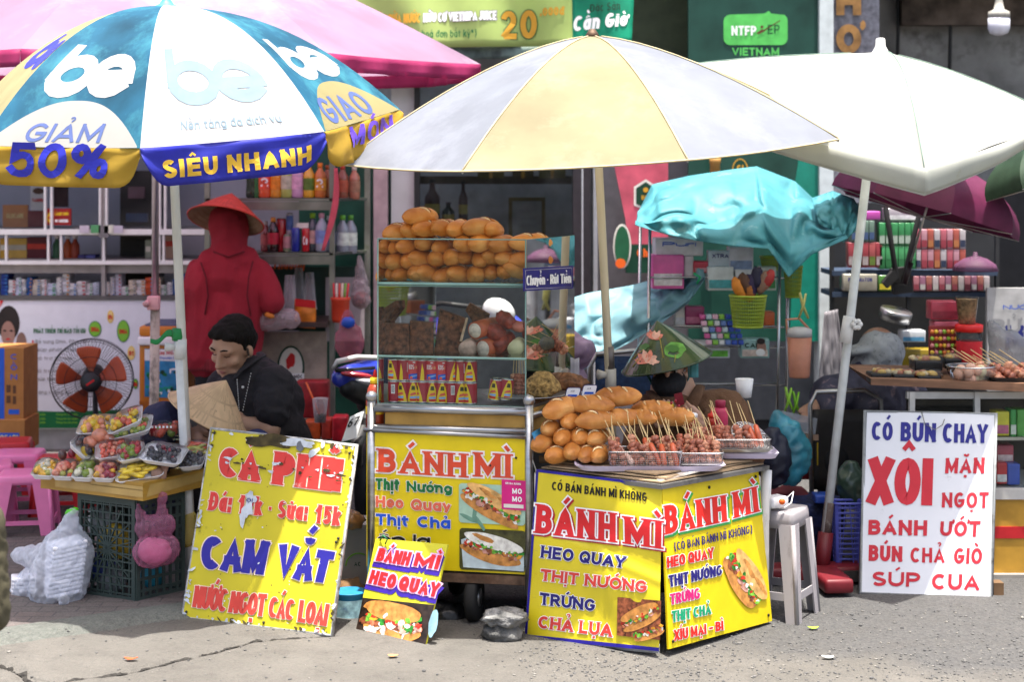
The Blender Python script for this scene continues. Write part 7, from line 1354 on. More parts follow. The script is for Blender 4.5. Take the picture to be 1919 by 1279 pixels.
# plastic stools
def stool(c,yaw,wt,wb_,h,m,label,group,holes=True):
 t=thing('plastic_stool',label,'stool',c,group);Mz=Matrix.Rotation(yaw,3,'Z');W=lambda x,y,z:V(c)+Mz @ V((x,y,z));k=lambda z:wb_/2+(wt/2-wb_/2)*z/h
 b=MB();prof=[[W(x*wt/2*s,y*wt/2*s,h-z) for x,y in rounded(-1,-1,1,1,.22)] for s,z in ((.1,.004),(.86,.002),(.96,.004),(1.0,.014),(1.02,.03),(1.03,.16*h),(1.0,.16*h),(.97,.03))]
 n=len(prof[0]);b.add([p for r_ in prof for p in r_],[(i*n+j,i*n+(j+1) % n,(i+1)*n+(j+1) % n,(i+1)*n+j) for i in range(len(prof)-1) for j in range(n)]+[tuple(range(n))],m,True);b.build('seat',t,fix=True)
 for sx in (-1,1):
  for sy in (-1,1):
   b=MB();z1=h*.88;lw=wt*.25
   for (ax_,ay_) in ((1,0),(0,1)):
    o=k(z1),k(0);th=.007
    tp_=[W(sx*o[0]-(sx*lw*1.3 if ax_ else 0),sy*o[0]-(sy*lw*1.3 if ay_ else 0),z1),W(sx*o[0],sy*o[0],z1)];bt=[W(sx*o[1]-(sx*lw if ax_ else 0),sy*o[1]-(sy*lw if ay_ else 0),0),W(sx*o[1],sy*o[1],0)]
    inn_=Mz @ V((0,-sy*th,0) if ax_ else (-sx*th,0,0));b.hexa([bt[0],bt[1],bt[1]+inn_,bt[0]+inn_],[tp_[0],tp_[1],tp_[1]+inn_,tp_[0]+inn_],m)
   b.tube([W(sx*(k(0)-.004),sy*(k(0)-.004),0),W(sx*(k(z1)-.004),sy*(k(z1)-.004),z1)],.009,m,8);b.build('leg',t)
 z=h*.2;b=MB();q=[W(sx*k(z)*.98,sy*k(z)*.98,z) for sx,sy in ((-1,-1),(1,-1),(1,1),(-1,1))]
 for i in range(4):
  p0,p1=q[i],q[(i+1) % 4];v=V((0,0,h*.07));inw=((q[(i+2) % 4]-p1).normalized())*.006;b.hexa([p0,p1,p1+inw,p0+inw],[p0+v,p1+v,p1+v+inw,p0+v+inw],m)
 b.build('crossbar',t);return t
pst=mat('stool_pink',(.74,.19,.40),.4,var=.06,coat=.15);rst=mat('stool_red',(.45,.015,.02),.4,var=.06)
stool(P(48,1010,8.15)+V((0,0,-P(48,1010,8.15).z)),.15,.24,.30,.29,pst,'nearest pink plastic stool left of the fruit crate','pink plastic stools')
stool(V((P(35,0,8.75).x,8.75,0)),.1,.24,.30,.29,pst,'pink plastic stool behind the nearest pink stool','pink plastic stools')
stool(V((P(-25,0,8.4).x,8.4,0)),.3,.24,.30,.29,pst,'pink plastic stool cut by the left picture edge','pink plastic stools')
stool(V((P(118,0,8.65).x,8.65,0)),.1,.24,.29,.28,rst,'red plastic stool half hidden behind the fruit crate','red plastic stools');stool(V((P(15,0,9.2).x,9.2,0)),.2,.24,.29,.28,rst,'red plastic stool behind the pink stools','red plastic stools')
# electric fan
Yf=9.25;fc=P(172,712,Yf);t=thing('electric_fan','black standing fan with orange blades and wire guard by the poster','fan',P(172,920,Yf));bk=mat('fan_black',(.012,.012,.014),.4);ob=mat('fan_orange',(.55,.085,.02),.35,var=.08,coat=.2)
Mf=Euler((.12,0,.12)).to_matrix();Wf=lambda x,y,z:fc+Mf @ V((x,y,z));rg_=.222
b=MB()
for rr_,yy in ((rg_,.0),(rg_*.98,-.03),(rg_*.62,-.055),(rg_*.36,-.058),(rg_*.98,.05)):b.tube([Wf(rr_*math.cos(2*pi*j/48),yy,rr_*math.sin(2*pi*j/48)) for j in range(48)],.0035 if rr_ == rg_ else .0018,bk,5,close=True)
for j in range(90):a=2*pi*j/90;b.tube([Wf(r_*math.cos(a+.25*(1-r_/rg_)),y_,r_*math.sin(a+.25*(1-r_/rg_))) for r_,y_ in ((.055,-.06),(.12,-.057),(.19,-.04),(rg_,0))],.0011,bk,3,cap=False)
for j in range(60):a=2*pi*j/60;b.tube([Wf(r_*math.cos(a),y_,r_*math.sin(a)) for r_,y_ in ((.05,.07),(.19,.05),(rg_,0))],.0011,bk,3,cap=False)
b.build('guard',t)
for k in range(5):
 b=MB();a0=2*pi*k/5+.3
 def bl_(u,v):
  r_=.045+.145*v;a=a0+(-.34+.86*u)*(.55+.55*v**.7)*(1-.25*v**6);return Wf(r_*math.cos(a),-.02+.045*(u-.5),r_*math.sin(a))
 b.grid(bl_,8,10,ob);b.build('blade',t,solid=.002)
b=MB();b.lathe([(.0,-.068),(.05,-.066),(.056,-.058),(.056,-.045)],bk,fc,Mf @ V((0,1,0)),24);b.lathe([(.045,-.04),(.05,.02),(.06,.06),(.05,.16),(.02,.17)],bk,fc,Mf @ V((0,1,0)),18);b.build('motor',t)
b=MB();b.box(Wf(0,-.07,0),(.05,.002,.010),ink['red'],Mf @ Euler((0,-.6,0)).to_matrix());b.build('badge',t)
b=MB();b.tube([V((fc.x,Yf+.08,.0)),V((fc.x,Yf+.08,fc.z))],.014,bk,10);b.lathe([(.17,0),(.17,.015),(.05,.03),(.02,.06)],bk,(fc.x,Yf+.08,.004),n=24);b.build('stand',t)
# orange ice box
t=thing('ice_box','orange drinks ice box with white lid rim and sea picture poster','cool box',P(300,900,9.55));orn=mat('icebox_orange',(.62,.21,.02),.45,var=.08,dirt='8a4a10',damt=.15)
b=MB();rect(b,260,642,350,800,9.55,.4,orn,.02);b.build('body',t);b=MB();rect(b,257,632,352,648,9.53,.44,ink['white'],.01);b.build('lid_rim',t);b=MB();rect(b,260,612,352,631,9.54,.42,orn,.015);rect(b,272,608,352,613,9.56,.36,mat('lid_blue',(.12,.15,.25),.4));b.build('lid',t)
b=MB();f5=flat(9.55);poly_on(b,f5,[(271,654),(350,655),(350,748),(271,744)],mat('poster_sea','2f8fc4',.4,var=.35,scale=9),.003);poly_on(b,f5,[(271,655),(350,656),(350,678),(271,676)],ink['white'],.0045);on_plane(b,f5,'Sữa NGÀY',rectpts(292,658,338,665),ink['red'],w=.2,off=.006);on_plane(b,f5,'TÔN THANH ĐẠM',rectpts(282,669,340,674),ink['blue'],w=.2,off=.006)
rr2=random.Random(5)
for k in range(40):poly_on(b,f5,ring2(rr2.uniform(276,346),rr2.uniform(690,742),rr2.uniform(2,7),rr2.uniform(2,5),8,0,.6,k),(ink['teal'],ink['dgreen'],ink['white'],ink['green'])[k % 4],.0046+.00004*k)
b.build('poster',t);b=MB()
for k in range(22):rect(b,261+k*4,752,263.2+k*4,772,9.545,.01,mat('orange_rib',(.5,.16,.02),.5))
b.build('ribs',t)
# drinks rack
Yr=9.75;t=thing('drinks_rack','steel shelf rack of bottled drinks behind the person in red','rack',P(540,900,Yr));rk=mat('rack_steel',(.25,.26,.23),.35,.8,var=.3,scale=5,dirt='5a6a3a',damt=.25)
for x0,yy in ((622,Yr),(388,Yr),(688,Yr+.35),(388,Yr+.35)):b=MB();rect(b,x0-5,250,x0+5,905,yy,.03,rk);b.build('post',t)
for y0 in (372,474):
 b=MB();a,c=P(385,y0,Yr),P(690,y0,Yr+.36);b.hexa([P(385,y0+5,Yr),P(624,y0+5,Yr),V((c.x,Yr+.36,P(0,y0+5,Yr).z)),V((a.x,Yr+.36,P(0,y0+5,Yr).z))],[P(385,y0,Yr),P(624,y0,Yr),V((c.x,Yr+.36,a.z)),V((a.x,Yr+.36,a.z))],rk);rect(b,385,y0+6,627,y0+22,Yr-.004,.012,rk);b.build('shelf',t)
b=MB();a=P(450,608,Yr-.15);rect(b,448,605,612,614,Yr-.15,.5,mat('dark_table',(.05,.03,.025),.5));b.build('lower_board',t)
b=MB();rect(b,470,500,680,620,Yr+.37,.02,mat('rack_back_green',(.012,.04,.03),.5));rect(b,610,520,690,640,Yr+.35,.012,mat('rack_sheet',(.42,.36,.38),.6));on_plane(b,flat(Yr+.37),'Thương',rectpts(510,485,570,505),ink['orange'],w=.2,off=.004,slant=.2);b.build('back_panel',t)
b=MB();rect(b,480,622,612,905,Yr+.05,.02,mat('lower_sheet',(.42,.34,.28),.6,var=.2));f6=flat(Yr+.05);poly_on(b,f6,ring2(545,690,26,42,24),ink['dgreen'],.003);poly_on(b,f6,ring2(545,688,22,36,24),ink['offwhite'],.004);poly_on(b,f6,ring2(545,678,8,14,12,.3,.4),ink['red'],.006);poly_on(b,f6,rectpts(530,700,570,712),ink['white'],.007);on_plane(b,f6,'TRÀ MỘC',rectpts(533,703,567,709),ink['black'],w=.2,off=.009);b.build('tea_poster',t)
def bottle(px,y0,y1,Y,c,cap,label,lab=None,can=False,r=None,group='drinks on the steel rack',text=None):
 p=P(px,y1,Y);h=(y1-y0)*mpp(Y);r=r or h*.17;t=thing('drink_can' if can else 'drink_bottle',label,'can' if can else 'bottle',p,group);b=MB();m=mat('drink'+c,c,.22,var=.08,coat=.5,spec=.6)
 if can:b.lathe([(r*.8,0),(r,.006),(r,h-.01),(r*.85,h)],m,p,n=16)
 else:b.lathe([(r*.8,0),(r,.008),(r,h*.2),(r*.92,h*.4),(r,h*.58),(r*.92,h*.68),(r*.42,h*.84),(r*.38,h*.9)],m,p,n=16)
 b.build('body',t)
 b=MB();b.lathe([(r*.82,h),(r*.8,h+.003)] if can else [(r*.44,h*.88),(r*.44,h),(r*.36,h*1.01)],mat('cap'+cap,cap,.4) if not can else tin_s,p,n=14);b.build('lid' if can else 'cap',t)
 if lab:b=MB();b.lathe([(r*1.02,h*.22),(r*1.02,h*(.9 if can else .56))],mat('lab'+lab,lab,.4,var=.25,scale=30),p,n=16,cap=False);b.build('label',t)
 if text:b=MB();letters(b,text,lambda u,v,o:p+V((r*1.05*math.sin(-.6+1.2*u),-r*1.05*math.cos(-.6+1.2*u)-o,h*.3+.05*v)),1.1,ink['white'],w=.22,off=.002);b.build('lettering',t)
for a in ((472,305,371,9.85,'1c2a1c','222222','dark bottle first from the left on the top rack shelf'),(484,308,371,9.85,'2a6a34','1a5a24','green bottle beside the dark bottle on the top rack shelf'),(497,300,371,9.82,'d8542a','e07a2a','orange red bottle with number label on the top rack shelf','d84a30',False,None,'drinks on the steel rack','2'),(517,303,371,9.82,'d8902a','c24a1c','amber bottle beside the orange red one on the top shelf','e0861e'),(538,296,371,9.82,'a8b45a','7ab03a','pale green bottle in the middle of the top shelf','b9b8a0'),(557,300,371,9.82,'c89ac0','4a3a9a','lilac pink bottle with blue cap on the top shelf','d8a4c4'),(579,305,371,9.82,'d8a62a','2f8a2a','yellow bottle with green cap on the top shelf','5a7a2a'),(600,306,371,9.82,'c8702a','f0862a','orange tea bottle with orange cap on the top shelf','e09a2a',False,None,'drinks on the steel rack','2'),(614,310,371,9.9,'8a4a22','9a4a1c','brown bottle at the right end of the top shelf'),
          (642,310,374,9.95,'8a4a34','c24a3a','brown bottle behind the right rack post, upper shelf','b0563c'),(664,312,374,9.98,'b07058','d8ccc0','pale tan bottle at the right side of the rack, upper shelf','a87a60')):bottle(*a)
for a in ((512,408,472,9.82,'2a0e10','e0903a','cola bottle with orange cap on the lower rack shelf','b4203a'),(527,410,472,9.86,'b01424','x','tall red can on the lower rack shelf',None,True,.03),(543,400,440,9.84,'c0c0c8','x','silver blue and yellow can standing on another can','4a6aa8',True,.02),(538,440,472,9.8,'7a8a6a','x','grey green can with pink label on the lower shelf','c08a90',True,.022),(554,427,472,9.79,'1c2f9a','x','blue energy drink can on the lower shelf',None,True,.025),(573,428,472,9.79,'c01c24','x','red cola can with white script on the lower shelf',None,True,.022,'drinks on the steel rack','Co'),(586,400,472,9.84,'3a4a54','9ad03a','dark water bottle with lime cap on the lower shelf','d8b0a8'),(603,400,472,9.8,'9aa4b4','d8a0b0','clear water bottle with pink cap on the lower shelf','7a90c8'),(617,405,472,9.9,'5a6a80','d8d8dc','blue labelled water bottle behind the ribbon on the lower shelf','2a3f9a'),(642,404,476,9.95,'8a909a','6ab03a','water bottle with white green label right of the rack post','d8e0d4'),(657,404,476,9.98,'8a909a','5aa03a','second water bottle with white green label right of the post','d4dcd0'),(498,415,472,9.9,'9a4a4a','d8d0d0','pinkish bottle half hidden by the red hat','c86a6a')):bottle(*a)
b=MB();rect(b,556,418,578,428,9.8,.05,ink['offwhite']);b.build('small_box',None,label='small white box lying on cans on the lower rack shelf',cat='box')
b=MB();b.grid(lambda u,v:P(626-20*v+5*math.sin(v*4)+u*(6+6*math.sin(v*pi)),315+155*v,9.2-.02*v+.006*math.sin(u*3)),3,20,mat('pink_ribbon','e8687a',.5,trans=.3));b.build('ribbon',None,label='long pink ribbon hanging from the yellow parasol tip over the rack',cat='ribbon',solid=.002)
cupm=sheer('cup_clear',(.75,.72,.74),.45)
for i,(x,y0,y1,r0,lab) in enumerate(((543,515,600,.05,'tall stack of clear plastic cups at the front of the rack board'),(580,510,580,.045,'second stack of clear plastic cups behind the orange snack bag'),(560,500,560,.04,'third stack of plastic cups in the dark at the back'))):
 b=MB();p=P(x,y1,Yr+.06+.1*i);h=(y1-y0)*mpp(Yr);pr=[(r0,0)]
 for k in range(7):pr+=[(r0*(1-.03*k),h*.05*k),(r0*(.97-.03*k),h*.05*k+.002)]
 pr+=[(r0*.55,h),(r0*.5,h)];b.lathe(pr,cupm,p,n=18);b.build('cup_stack',None,label=lab,cat='cups')
t=thing('snack_bag','orange and red snack bag on the rack board','snack bag',P(572,614,9.68));b=MB();b.grid(lambda u,v:P(553+38*u,562+50*v+4*u,9.68-.02*math.sin(pi*u)*math.sin(pi*v)),8,8,mat('snack_orange','e8862a',.35,var=.3,scale=18,dirt='c8401c',damt=.3,dscale=14));b.build('front',t,solid=.02);b=MB();b.grid(lambda u,v:P(553+38*u,560+14*v+4*u,9.655),6,2,ink['red']);b.build('top_seal',t)
blob('plastic_bag',[cl(P(485,600,9.5),P(545,598,9.5),.055,.05),cl(P(480,585,9.55),P(500,580,9.5),.04,.045)],sheer('sheer_pale',(.66,.56,.58),.55),.010,2,None,'crumpled clear bag on the rack board beside the person in red','bag',None,P(510,612,9.5),(.010,14,True))
b=MB();b.ell(P(505,592,9.42),(.03,.02,.014),mat('orange_snack','c8741e',.6,var=.2),(0,.3,0),12,8,.4,3);b.build('snack',None,label='orange snack lying on the crumpled clear bag',cat='food')
t=thing('hanging_bag','clear bag of pinkish shrimp chips hanging on the green wall edge','bag',P(676,580,9.9));b=MB();b.ell(P(676,562,9.9),(.05,.04,.045),mat('chips_pink','a8605a',.7,var=.5,scale=40,bump=.6),None,14,9,.3,8);b.build('contents',t);blob('bag_film',[cl(P(676,560,9.9),P(676,540,9.9),.058,.045),cl(P(676,535,9.9),P(674,482,9.9),.045,.008)],sheer('sheer_pale',(0,0,0),1),.008,2,t,crumple=(.007,16,True))
t=thing('plastic_jug','orange red plastic jug with coloured straws on the rack side','jug',P(638,604,9.7));b=MB();p=P(638,604,9.7);b.lathe([(.045,0),(.05,.02),(.052,.12),(.056,.125),(.056,.14)],mat('jug_orange','d0462a',.4),p,n=18);b.build('body',t);b=MB()
for i,c in enumerate(('d8303a','e8e0d0','d84a3a','f0d8c0','7ab03a','d8343a')):b.tube([p+V((-.035+.014*i,0,.12)),p+V((-.04+.017*i,.01,.22))],.006,mat('straw'+c,c,.4),6)
b.build('straws',t)
for x0,x1,y0,y1,Y,c,lab in ((570,600,790,825,8.6,'c8501e','orange snack packet on the ground behind the man'),(602,622,786,825,8.6,'b83a2a','rust snack packet beside the orange one behind the man'),(622,650,782,828,8.55,'c8182c','red snack packet next to the number plate'),(555,615,715,785,9.3,'8c0f18','red plastic crate under the rack')):b=MB();rect(b,x0,y0,x1,y1,Y,.12,mat('pk'+c,c,.4,var=.35,scale=16,dirt='e8c08a',damt=.2,dscale=14),.012);b.build('crate' if 'crate' in lab else 'snack_packet',None,label=lab,cat='crate' if 'crate' in lab else 'snack')
t=thing('iced_drink','clear cup of dark iced drink with orange straw behind the man','drink',P(600,792,8.5));b=MB();p=P(600,792,8.5);b.lathe([(.028,0),(.04,.12),(.038,.12)],cupm,p,n=16);b.build('cup',t);b=MB();b.lathe([(.027,.002),(.031,.04)],mat('cola',(.02,.006,.004),.2),p,n=16);b.build('drink',t);b=MB();b.tube([p+V((0,0,.03)),p+V((-.07,0,.2))],.005,mat('straw_orange','e0602a',.4),8);b.build('straw',t)
blob('plastic_bag',[('e',P(655,640,8.9),(.07,.05,.1)),cl(P(652,610,8.9),P(652,590,8.9),.04,.02)],sheer('sheer_rose',(.6,.2,.26),.5),.010,2,None,'rose coloured bag standing beside the rack above the motorbike','bag',None,P(655,670,8.9),(.010,14,True))
b=MB();b.ell(P(652,605,8.85),(.035,.03,.03),mat('blue_lid','1c4fb4',.4),None,12,8,.2,2);b.build('blue_cap',None,label='blue bottle cap bundle above the rose bag',cat='cap')
# motorbike tail
Ym=7.75;t=thing('motorbike','blue motorbike parked behind the cart showing tail light and number plate','motorbike',P(720,960,8.0));blu=mat('bike_blue',(.03,.05,.42),.2,coat=.8);bwh=mat('bike_white',(.6,.6,.6),.3,coat=.5);bbk=mat('bike_black',(.015,.015,.016),.5)
blob('body',[cl(P(640,708,Ym),P(760,700,8.3),.05,.09),cl(P(650,700,Ym),P(740,690,8.2),.04,.08)],blu,.01,4,t)
blob('undertail',[cl(P(652,728,Ym),P(715,745,8.1),.045,.09),cl(P(690,750,7.95),P(720,790,8.2),.06,.1)],bbk,.012,4,t)
b=MB();b.tube([P(625,690,7.7),P(632,678,7.68),P(668,670,7.72),P(720,672,7.9),P(760,680,8.2)],[.010,.013,.013,.013,.012],bwh,10);b.tube([P(628,694,7.7),P(650,695,7.7),P(700,690,7.9)],.01,bbk,8);b.build('grab_rail',t)
b=MB();b.ell(P(668,703,7.69),(.075,.02,.014),mat('tail_red',(.35,.01,.02),.15,coat=1),(0,.12,.1),16,8);b.build('tail_light',t);b=MB();b.ell(P(688,715,7.69),(.055,.02,.013),mat('lens_clear',(.6,.6,.62),.1,coat=1),(0,.15,.1),14,8);b.build('indicator',t)
pp=Plane(P(640,830,7.52),P(672,778,7.62),P(660,835,7.58));b=MB();b.slab([P(640,828,7.5),P(664,822,7.56),P(678,772,7.62),P(656,782,7.56)],(.01,.01,0),ink['white']);o_=b.build('number_plate',t)
pq=Plane(P(640,828,7.5),P(664,822,7.56),P(656,782,7.56));b=MB();on_plane(b,pq,'67',[(655,787),(675,780),(670,796),(650,803)],ink['black'],w=.18,off=.004);b.build('plate_lettering',o_)
blob('mudguard',[cl(P(668,835,7.62),P(690,780,7.8),.03,.04),cl(P(668,835,7.62),P(672,870,7.65),.03,.02)],bbk,.009,3,t)
b=MB();wc=V((P(712,0,8.0).x,8.0,.27));b.lathe([(.2,-.04),(.26,-.045),(.27,0),(.26,.045),(.2,.04)],bbk,wc,(.92,-.2,0),28);b.build('rear_wheel',t);b=MB();b.lathe([(.04,-.06),(.2,-.02),(.2,.02),(.04,.06)],stl,wc,(.92,-.2,0),20);b.build('rim',t)
wcf=wc+V((.28,1.1,0));b=MB();b.lathe([(.2,-.04),(.26,-.045),(.27,0),(.26,.045),(.2,.04)],bbk,wcf,(.95,-.25,0),28);b.build('front_wheel',t)
blob('fairing',[cl(wc+V((.08,.3,.35)),wc+V((.2,.8,.3)),.1,.11),cl(wc+V((.2,.8,.3)),wc+V((.26,.98,.62)),.1,.08)],blu,.014,4,t);b=MB();b.tube([wc+V((-.05,.95,.72)),wc+V((.25,.98,.76)),wc+V((.55,1.0,.72))],.014,bbk,8);b.build('handlebar',t);b=MB();b.ell(P(935,585,8.75),(.09,.05,.07),mat('lens_clear','x'),(0,.5,0),14,8);b.ell(P(950,598,8.8),(.11,.05,.04),blu,(0,.5,0),14,8);b.build('headlight',t)
# under and beside the cart
b=MB();p=P(655,1178,6.62);b.lathe([(.055,0),(.06,.004),(.066,.14),(.068,.145),(.062,.145)],mat('bucket_blue','2f8ab8',.4,var=.15),p,n=24);t=thing('paint_bucket','blue and white paint bucket behind the small menu board','bucket',p);b.build('bucket',t);b=MB();b.lathe([(.0665,.03),(.068,.12)],mat('bucket_label','a9d4e8',.4,var=.4,scale=30,dirt='2a5fa0',damt=.4,dscale=22),p,n=24,cap=False);b.build('label',t)
t=thing('carton','pale carton with green arc print between menu board and cart','box',P(660,1090,6.85));b=MB();rect(b,640,985,700,1095,6.85,.2,mat('carton_grey','a39c98',.8,var=.08));b.build('box',t);f7=flat(6.85);b=MB();arcp=[(672+24*math.cos(R(a)),1062-24*math.sin(R(a))) for a in range(60,181,12)];b.tube([f7.hit(x,y,.002) for x,y in arcp],.003,ink['lime'],5);on_plane(b,f7,'AC',rectpts(664,1054,676,1062),ink['dgreen'],w=.2);b.build('print',t)
b=MB();b.ell(P(660,975,6.8),(.05,.05,.035),mat('bread_bag','a0703c',.5,var=.4,scale=20,coat=.3),None,14,8,.4,6);b.build('bag',None,label='brown wrapped bundle on the pale carton by the cart',cat='bag')
b=MB();b.ell(P(660,1105,6.78),(.06,.05,.04),mat('brown_cardb','7a5a3a',.8),None,12,8,.5,9);b.build('bundle',None,label='crumpled brown bundle above the paint bucket',cat='bundle')
rkm=mat('rough_stone',(.24,.24,.235),.95,var=.5,scale=14,bump=1,bscale=40);t=thing('stone_block','rough stone block of two pieces in front of the cart wheels','stone',P(945,1200,6.27))
b=MB();b.ell(P(945,1158,6.28),(.082,.07,.034),rkm,None,22,14,.35,2);b.build('upper_stone',t);b=MB();b.ell(P(943,1185,6.28),(.074,.065,.04),mat('rough_stone_dark',(.13,.13,.125),.95,var=.5,scale=14,bump=1,bscale=40),None,22,14,.3,7);b.build('lower_stone',t)
blob('black_bag',[cl(P(820,1155,6.6),P(850,1160,6.6),.06,.06)],mat('black_plastic',(.012,.012,.013),.35,bump=.5,bscale=20),.012,2,None,'black plastic bag lying under the cart by the small board','bag',None,P(835,1190,6.6),(.012,14,True))
# ------------------------------------------------------------------ goods rack with tarpaulins, right of the middle
Yt=8.25;crm_=mat('chrome_wire','x');t=thing('wire_rack','chrome wire rack of household goods under the turquoise tarp','rack',P(1330,960,Yt))
for x,yy in ((1218,Yt),(1462,Yt),(1200,Yt+.35),(1478,Yt+.35)):b=MB();b.tube([P(x-8,960,yy),P(x,425,yy)],.008,crm_,8);b.build('post',t)
for y in (520,612,650,720,820):
 b=MB();b.tube([P(1213,y,Yt),P(1458,y,Yt)],.005,crm_,6);b.tube([P(1213,y+2,Yt+.35),P(1470,y+2,Yt+.35)],.005,crm_,6)
 for k in range(26):x=1215+k*9.6;b.tube([P(x,y,Yt),P(x,y,Yt+.35)],.0018,crm_,4,cap=False)
 b.build('wire_shelf',t)
def pk(x0,x1,y0,y1,Y,c,label,cat,band=None,text=None,tc='navy',d=.1,name=None,bev=.006):
 t=thing(name or cat.replace(' ','_'),label,cat,P((x0+x1)/2,y1,Y));b=MB();rect(b,x0,y0,x1,y1,Y,d,mat('pk_'+c,c,.35,var=.12,scale=20,coat=.15),bev);b.build('pack',t)
 f=flat(Y);b=MB();h=y1-y0;wd=x1-x0
 if band:poly_on(b,f,rectpts(x0+wd*.06,y0+h*.55,x1-wd*.06,y1-h*.1),mat('band_'+band,band,.4,var=.3,scale=25),.003)
 if text:on_plane(b,f,text,rectpts(x0+wd*.15,y0+h*.2,x1-wd*.15,y0+h*.45),ink[tc],w=.22,off=.004)
 if band or text:b.build('print',t)
 return t
for a in ((1228,1318,447,480,8.3,'d4d6dc','white tissue pack with blue emblem on the top of the wire rack','tissue pack',None,'Puri','blue',.2),(1222,1282,478,542,8.27,'e060a8','pink napkin pack under the white tissue pack','napkin pack','f4e4ee',None,'navy',.15),(1282,1300,480,520,8.3,'e4dce0','pale pack beside the pink napkin pack','napkin pack'),(1300,1335,490,512,8.28,'c22a44','red wrapped pack in the middle of the rack','packet','e8a0a8'),(1328,1372,470,500,8.26,'c4d4e0','pale blue bag of diapers under the tarp hem','diaper pack',None,'XTRA','navy'),(1366,1412,463,510,8.25,'d0d4e0','white bag with blue corner under the tarp hem','diaper pack','8aa0c8'),(1326,1375,500,545,8.24,'e4ecec','white and teal pack on the second rack level','packet','58b8c0'),(1378,1420,505,540,8.24,'dfe2e6','white packet right of the teal pack','packet','b8c0d8'),(1425,1455,500,545,8.3,'c8d4cc','pale green packet at the right rack post','packet','4a9a58'),
          (1265,1287,575,612,8.3,'d8d4cc','white carton of pills on the middle rack level','carton','c8ccd4'),(1284,1320,575,610,8.28,'8a2a5c','magenta bag in clear film on the middle rack level','packet','b86a8c'),(1432,1452,585,615,8.26,'c05a2a','orange packet right of the green basket','packet'),(1302,1368,640,672,8.27,'e0e4e4','white pack of green lidded bottles on the lower rack level','packet','6ac03a'),(1388,1442,636,672,8.24,'9ac4c0','teal face mask pack with portrait on the lower rack','mask pack','e4d0c4','CARE','dgreen')):mp=pk(*a)
b=MB();f8=flat(8.24);poly_on(b,f8,ring2(1427,652,9,13,14),mat('face_print','x'),.006);poly_on(b,f8,ring2(1426,640,8,6,12),mat('hair_print','x'),.007);poly_on(b,f8,ring2(1425,661,9,7,12),ink['white'],.008);b.build('portrait',mp)
for i in range(6):
 for j in range(5):c=('d860a0','c8e0ec','e8b8d0','8ac84a','e4e8ec','6a8ad0')[(i+j*2) % 6] if i < 4 else '2a50b8';b=MB();rect(b,1312+i*12+j*3,590+j*12,1322+i*12+j*3,599+j*12,8.2-.004*j,.05,mat('clip'+c,c,.35,coat=.3),.004);b.build('toothbrush_pack',None,label='%s coloured brush pack from the left in the %s row on the rack' % (ORD[i],ORD[j]),cat='brush pack',group='brush packs on the wire rack')
def cloth(name,top,bot,Yt_,Yb,bulge,m,label,nu=50,nv=26,fold=.02,seed=1):
 def at(pl,u):k=u*(len(pl)-1);i=min(int(k),len(pl)-2);f=k-i;f=f*f*(3-2*f)*.5+f*.5;return (pl[i][0]+(pl[i+1][0]-pl[i][0])*f,pl[i][1]+(pl[i+1][1]-pl[i][1])*f)
 def fn(u,v):
  a,c=at(top,u),at(bot,u);x,y=a[0]+(c[0]-a[0])*v,a[1]+(c[1]-a[1])*v;Y=Yt_+(Yb-Yt_)*v-bulge*math.sin(pi*v)*.6+fold*(1-2*abs(noise.noise(V((u*4.5+.8*v,v*2.2,seed)))+.4*noise.noise(V((u*11,v*5,seed+4)))))
  p=P(x,y,Y);p.z+=fold*.6*noise.noise(V((u*7,v*3,seed+8)))*math.sin(pi*v);return p
 b=MB();b.grid(fn,nu*2,nv*2,m);return b.build(name,None,label=label,cat='tarpaulin',solid=.002)
tq=mat('tarp_turquoise',(.08,.33,.39),.55,var=.2,scale=5,trans=.3,dirt='9fd0d2',dscale=6,damt=.3,bump=.15,bscale=30);tql=mat('tarp_pale',(.27,.52,.60),.55,var=.15,scale=5,trans=.35,bump=.15,bscale=30)
cloth('tarpaulin',[(1196,398),(1222,346),(1290,330),(1370,318),(1418,312),(1490,340),(1530,378),(1552,420)],[(1190,422),(1250,440),(1310,452),(1380,462),(1440,466),(1478,520),(1520,478),(1590,446)],8.6,7.95,.2,tq,'crumpled turquoise tarpaulin draped over the wire rack',fold=.085,seed=3)
cloth('tarpaulin',[(1520,372),(1560,358),(1600,372),(1612,392)],[(1535,420),(1560,432),(1580,455),(1606,430)],8.4,8.15,.1,tq,'bunched turquoise tarpaulin end beside the white pole',16,12,.04,5)
tk=cloth('tarpaulin',[(996,592),(1050,566),(1100,550),(1180,536),(1240,520),(1280,508),(1318,506)],[(1030,640),(1085,700),(1130,668),(1185,640),(1240,606),(1290,568),(1322,522)],8.5,8.2,.1,tql,'pale turquoise tarpaulin pulled to a knot behind the painted hat',fold=.06,seed=9)
b=MB();b.ell(P(1312,515,8.2),(.022,.02,.028),tql,None,12,8,.4,3);b.tube([P(1300,512,8.16),P(1312,520,8.15),P(1306,532,8.16)],.006,mat('green_cord','1fa86a',.5),6);b.build('tied_knot',tk)
blob('plastic_bag',[cl(P(1040,640,7.8),P(1085,660,7.8),.08,.07),cl(P(1060,690,7.8),P(1085,715,7.8),.06,.04)],mat('bag_lilac',(.5,.34,.5),.35,var=.5,scale=8,dirt='e8d8ec',damt=.5,dscale=7,trans=.3),.01,2,None,'pink and white bag behind the glass case under the pale tarp','bag',None,P(1060,740,7.8),(.012,12,True))
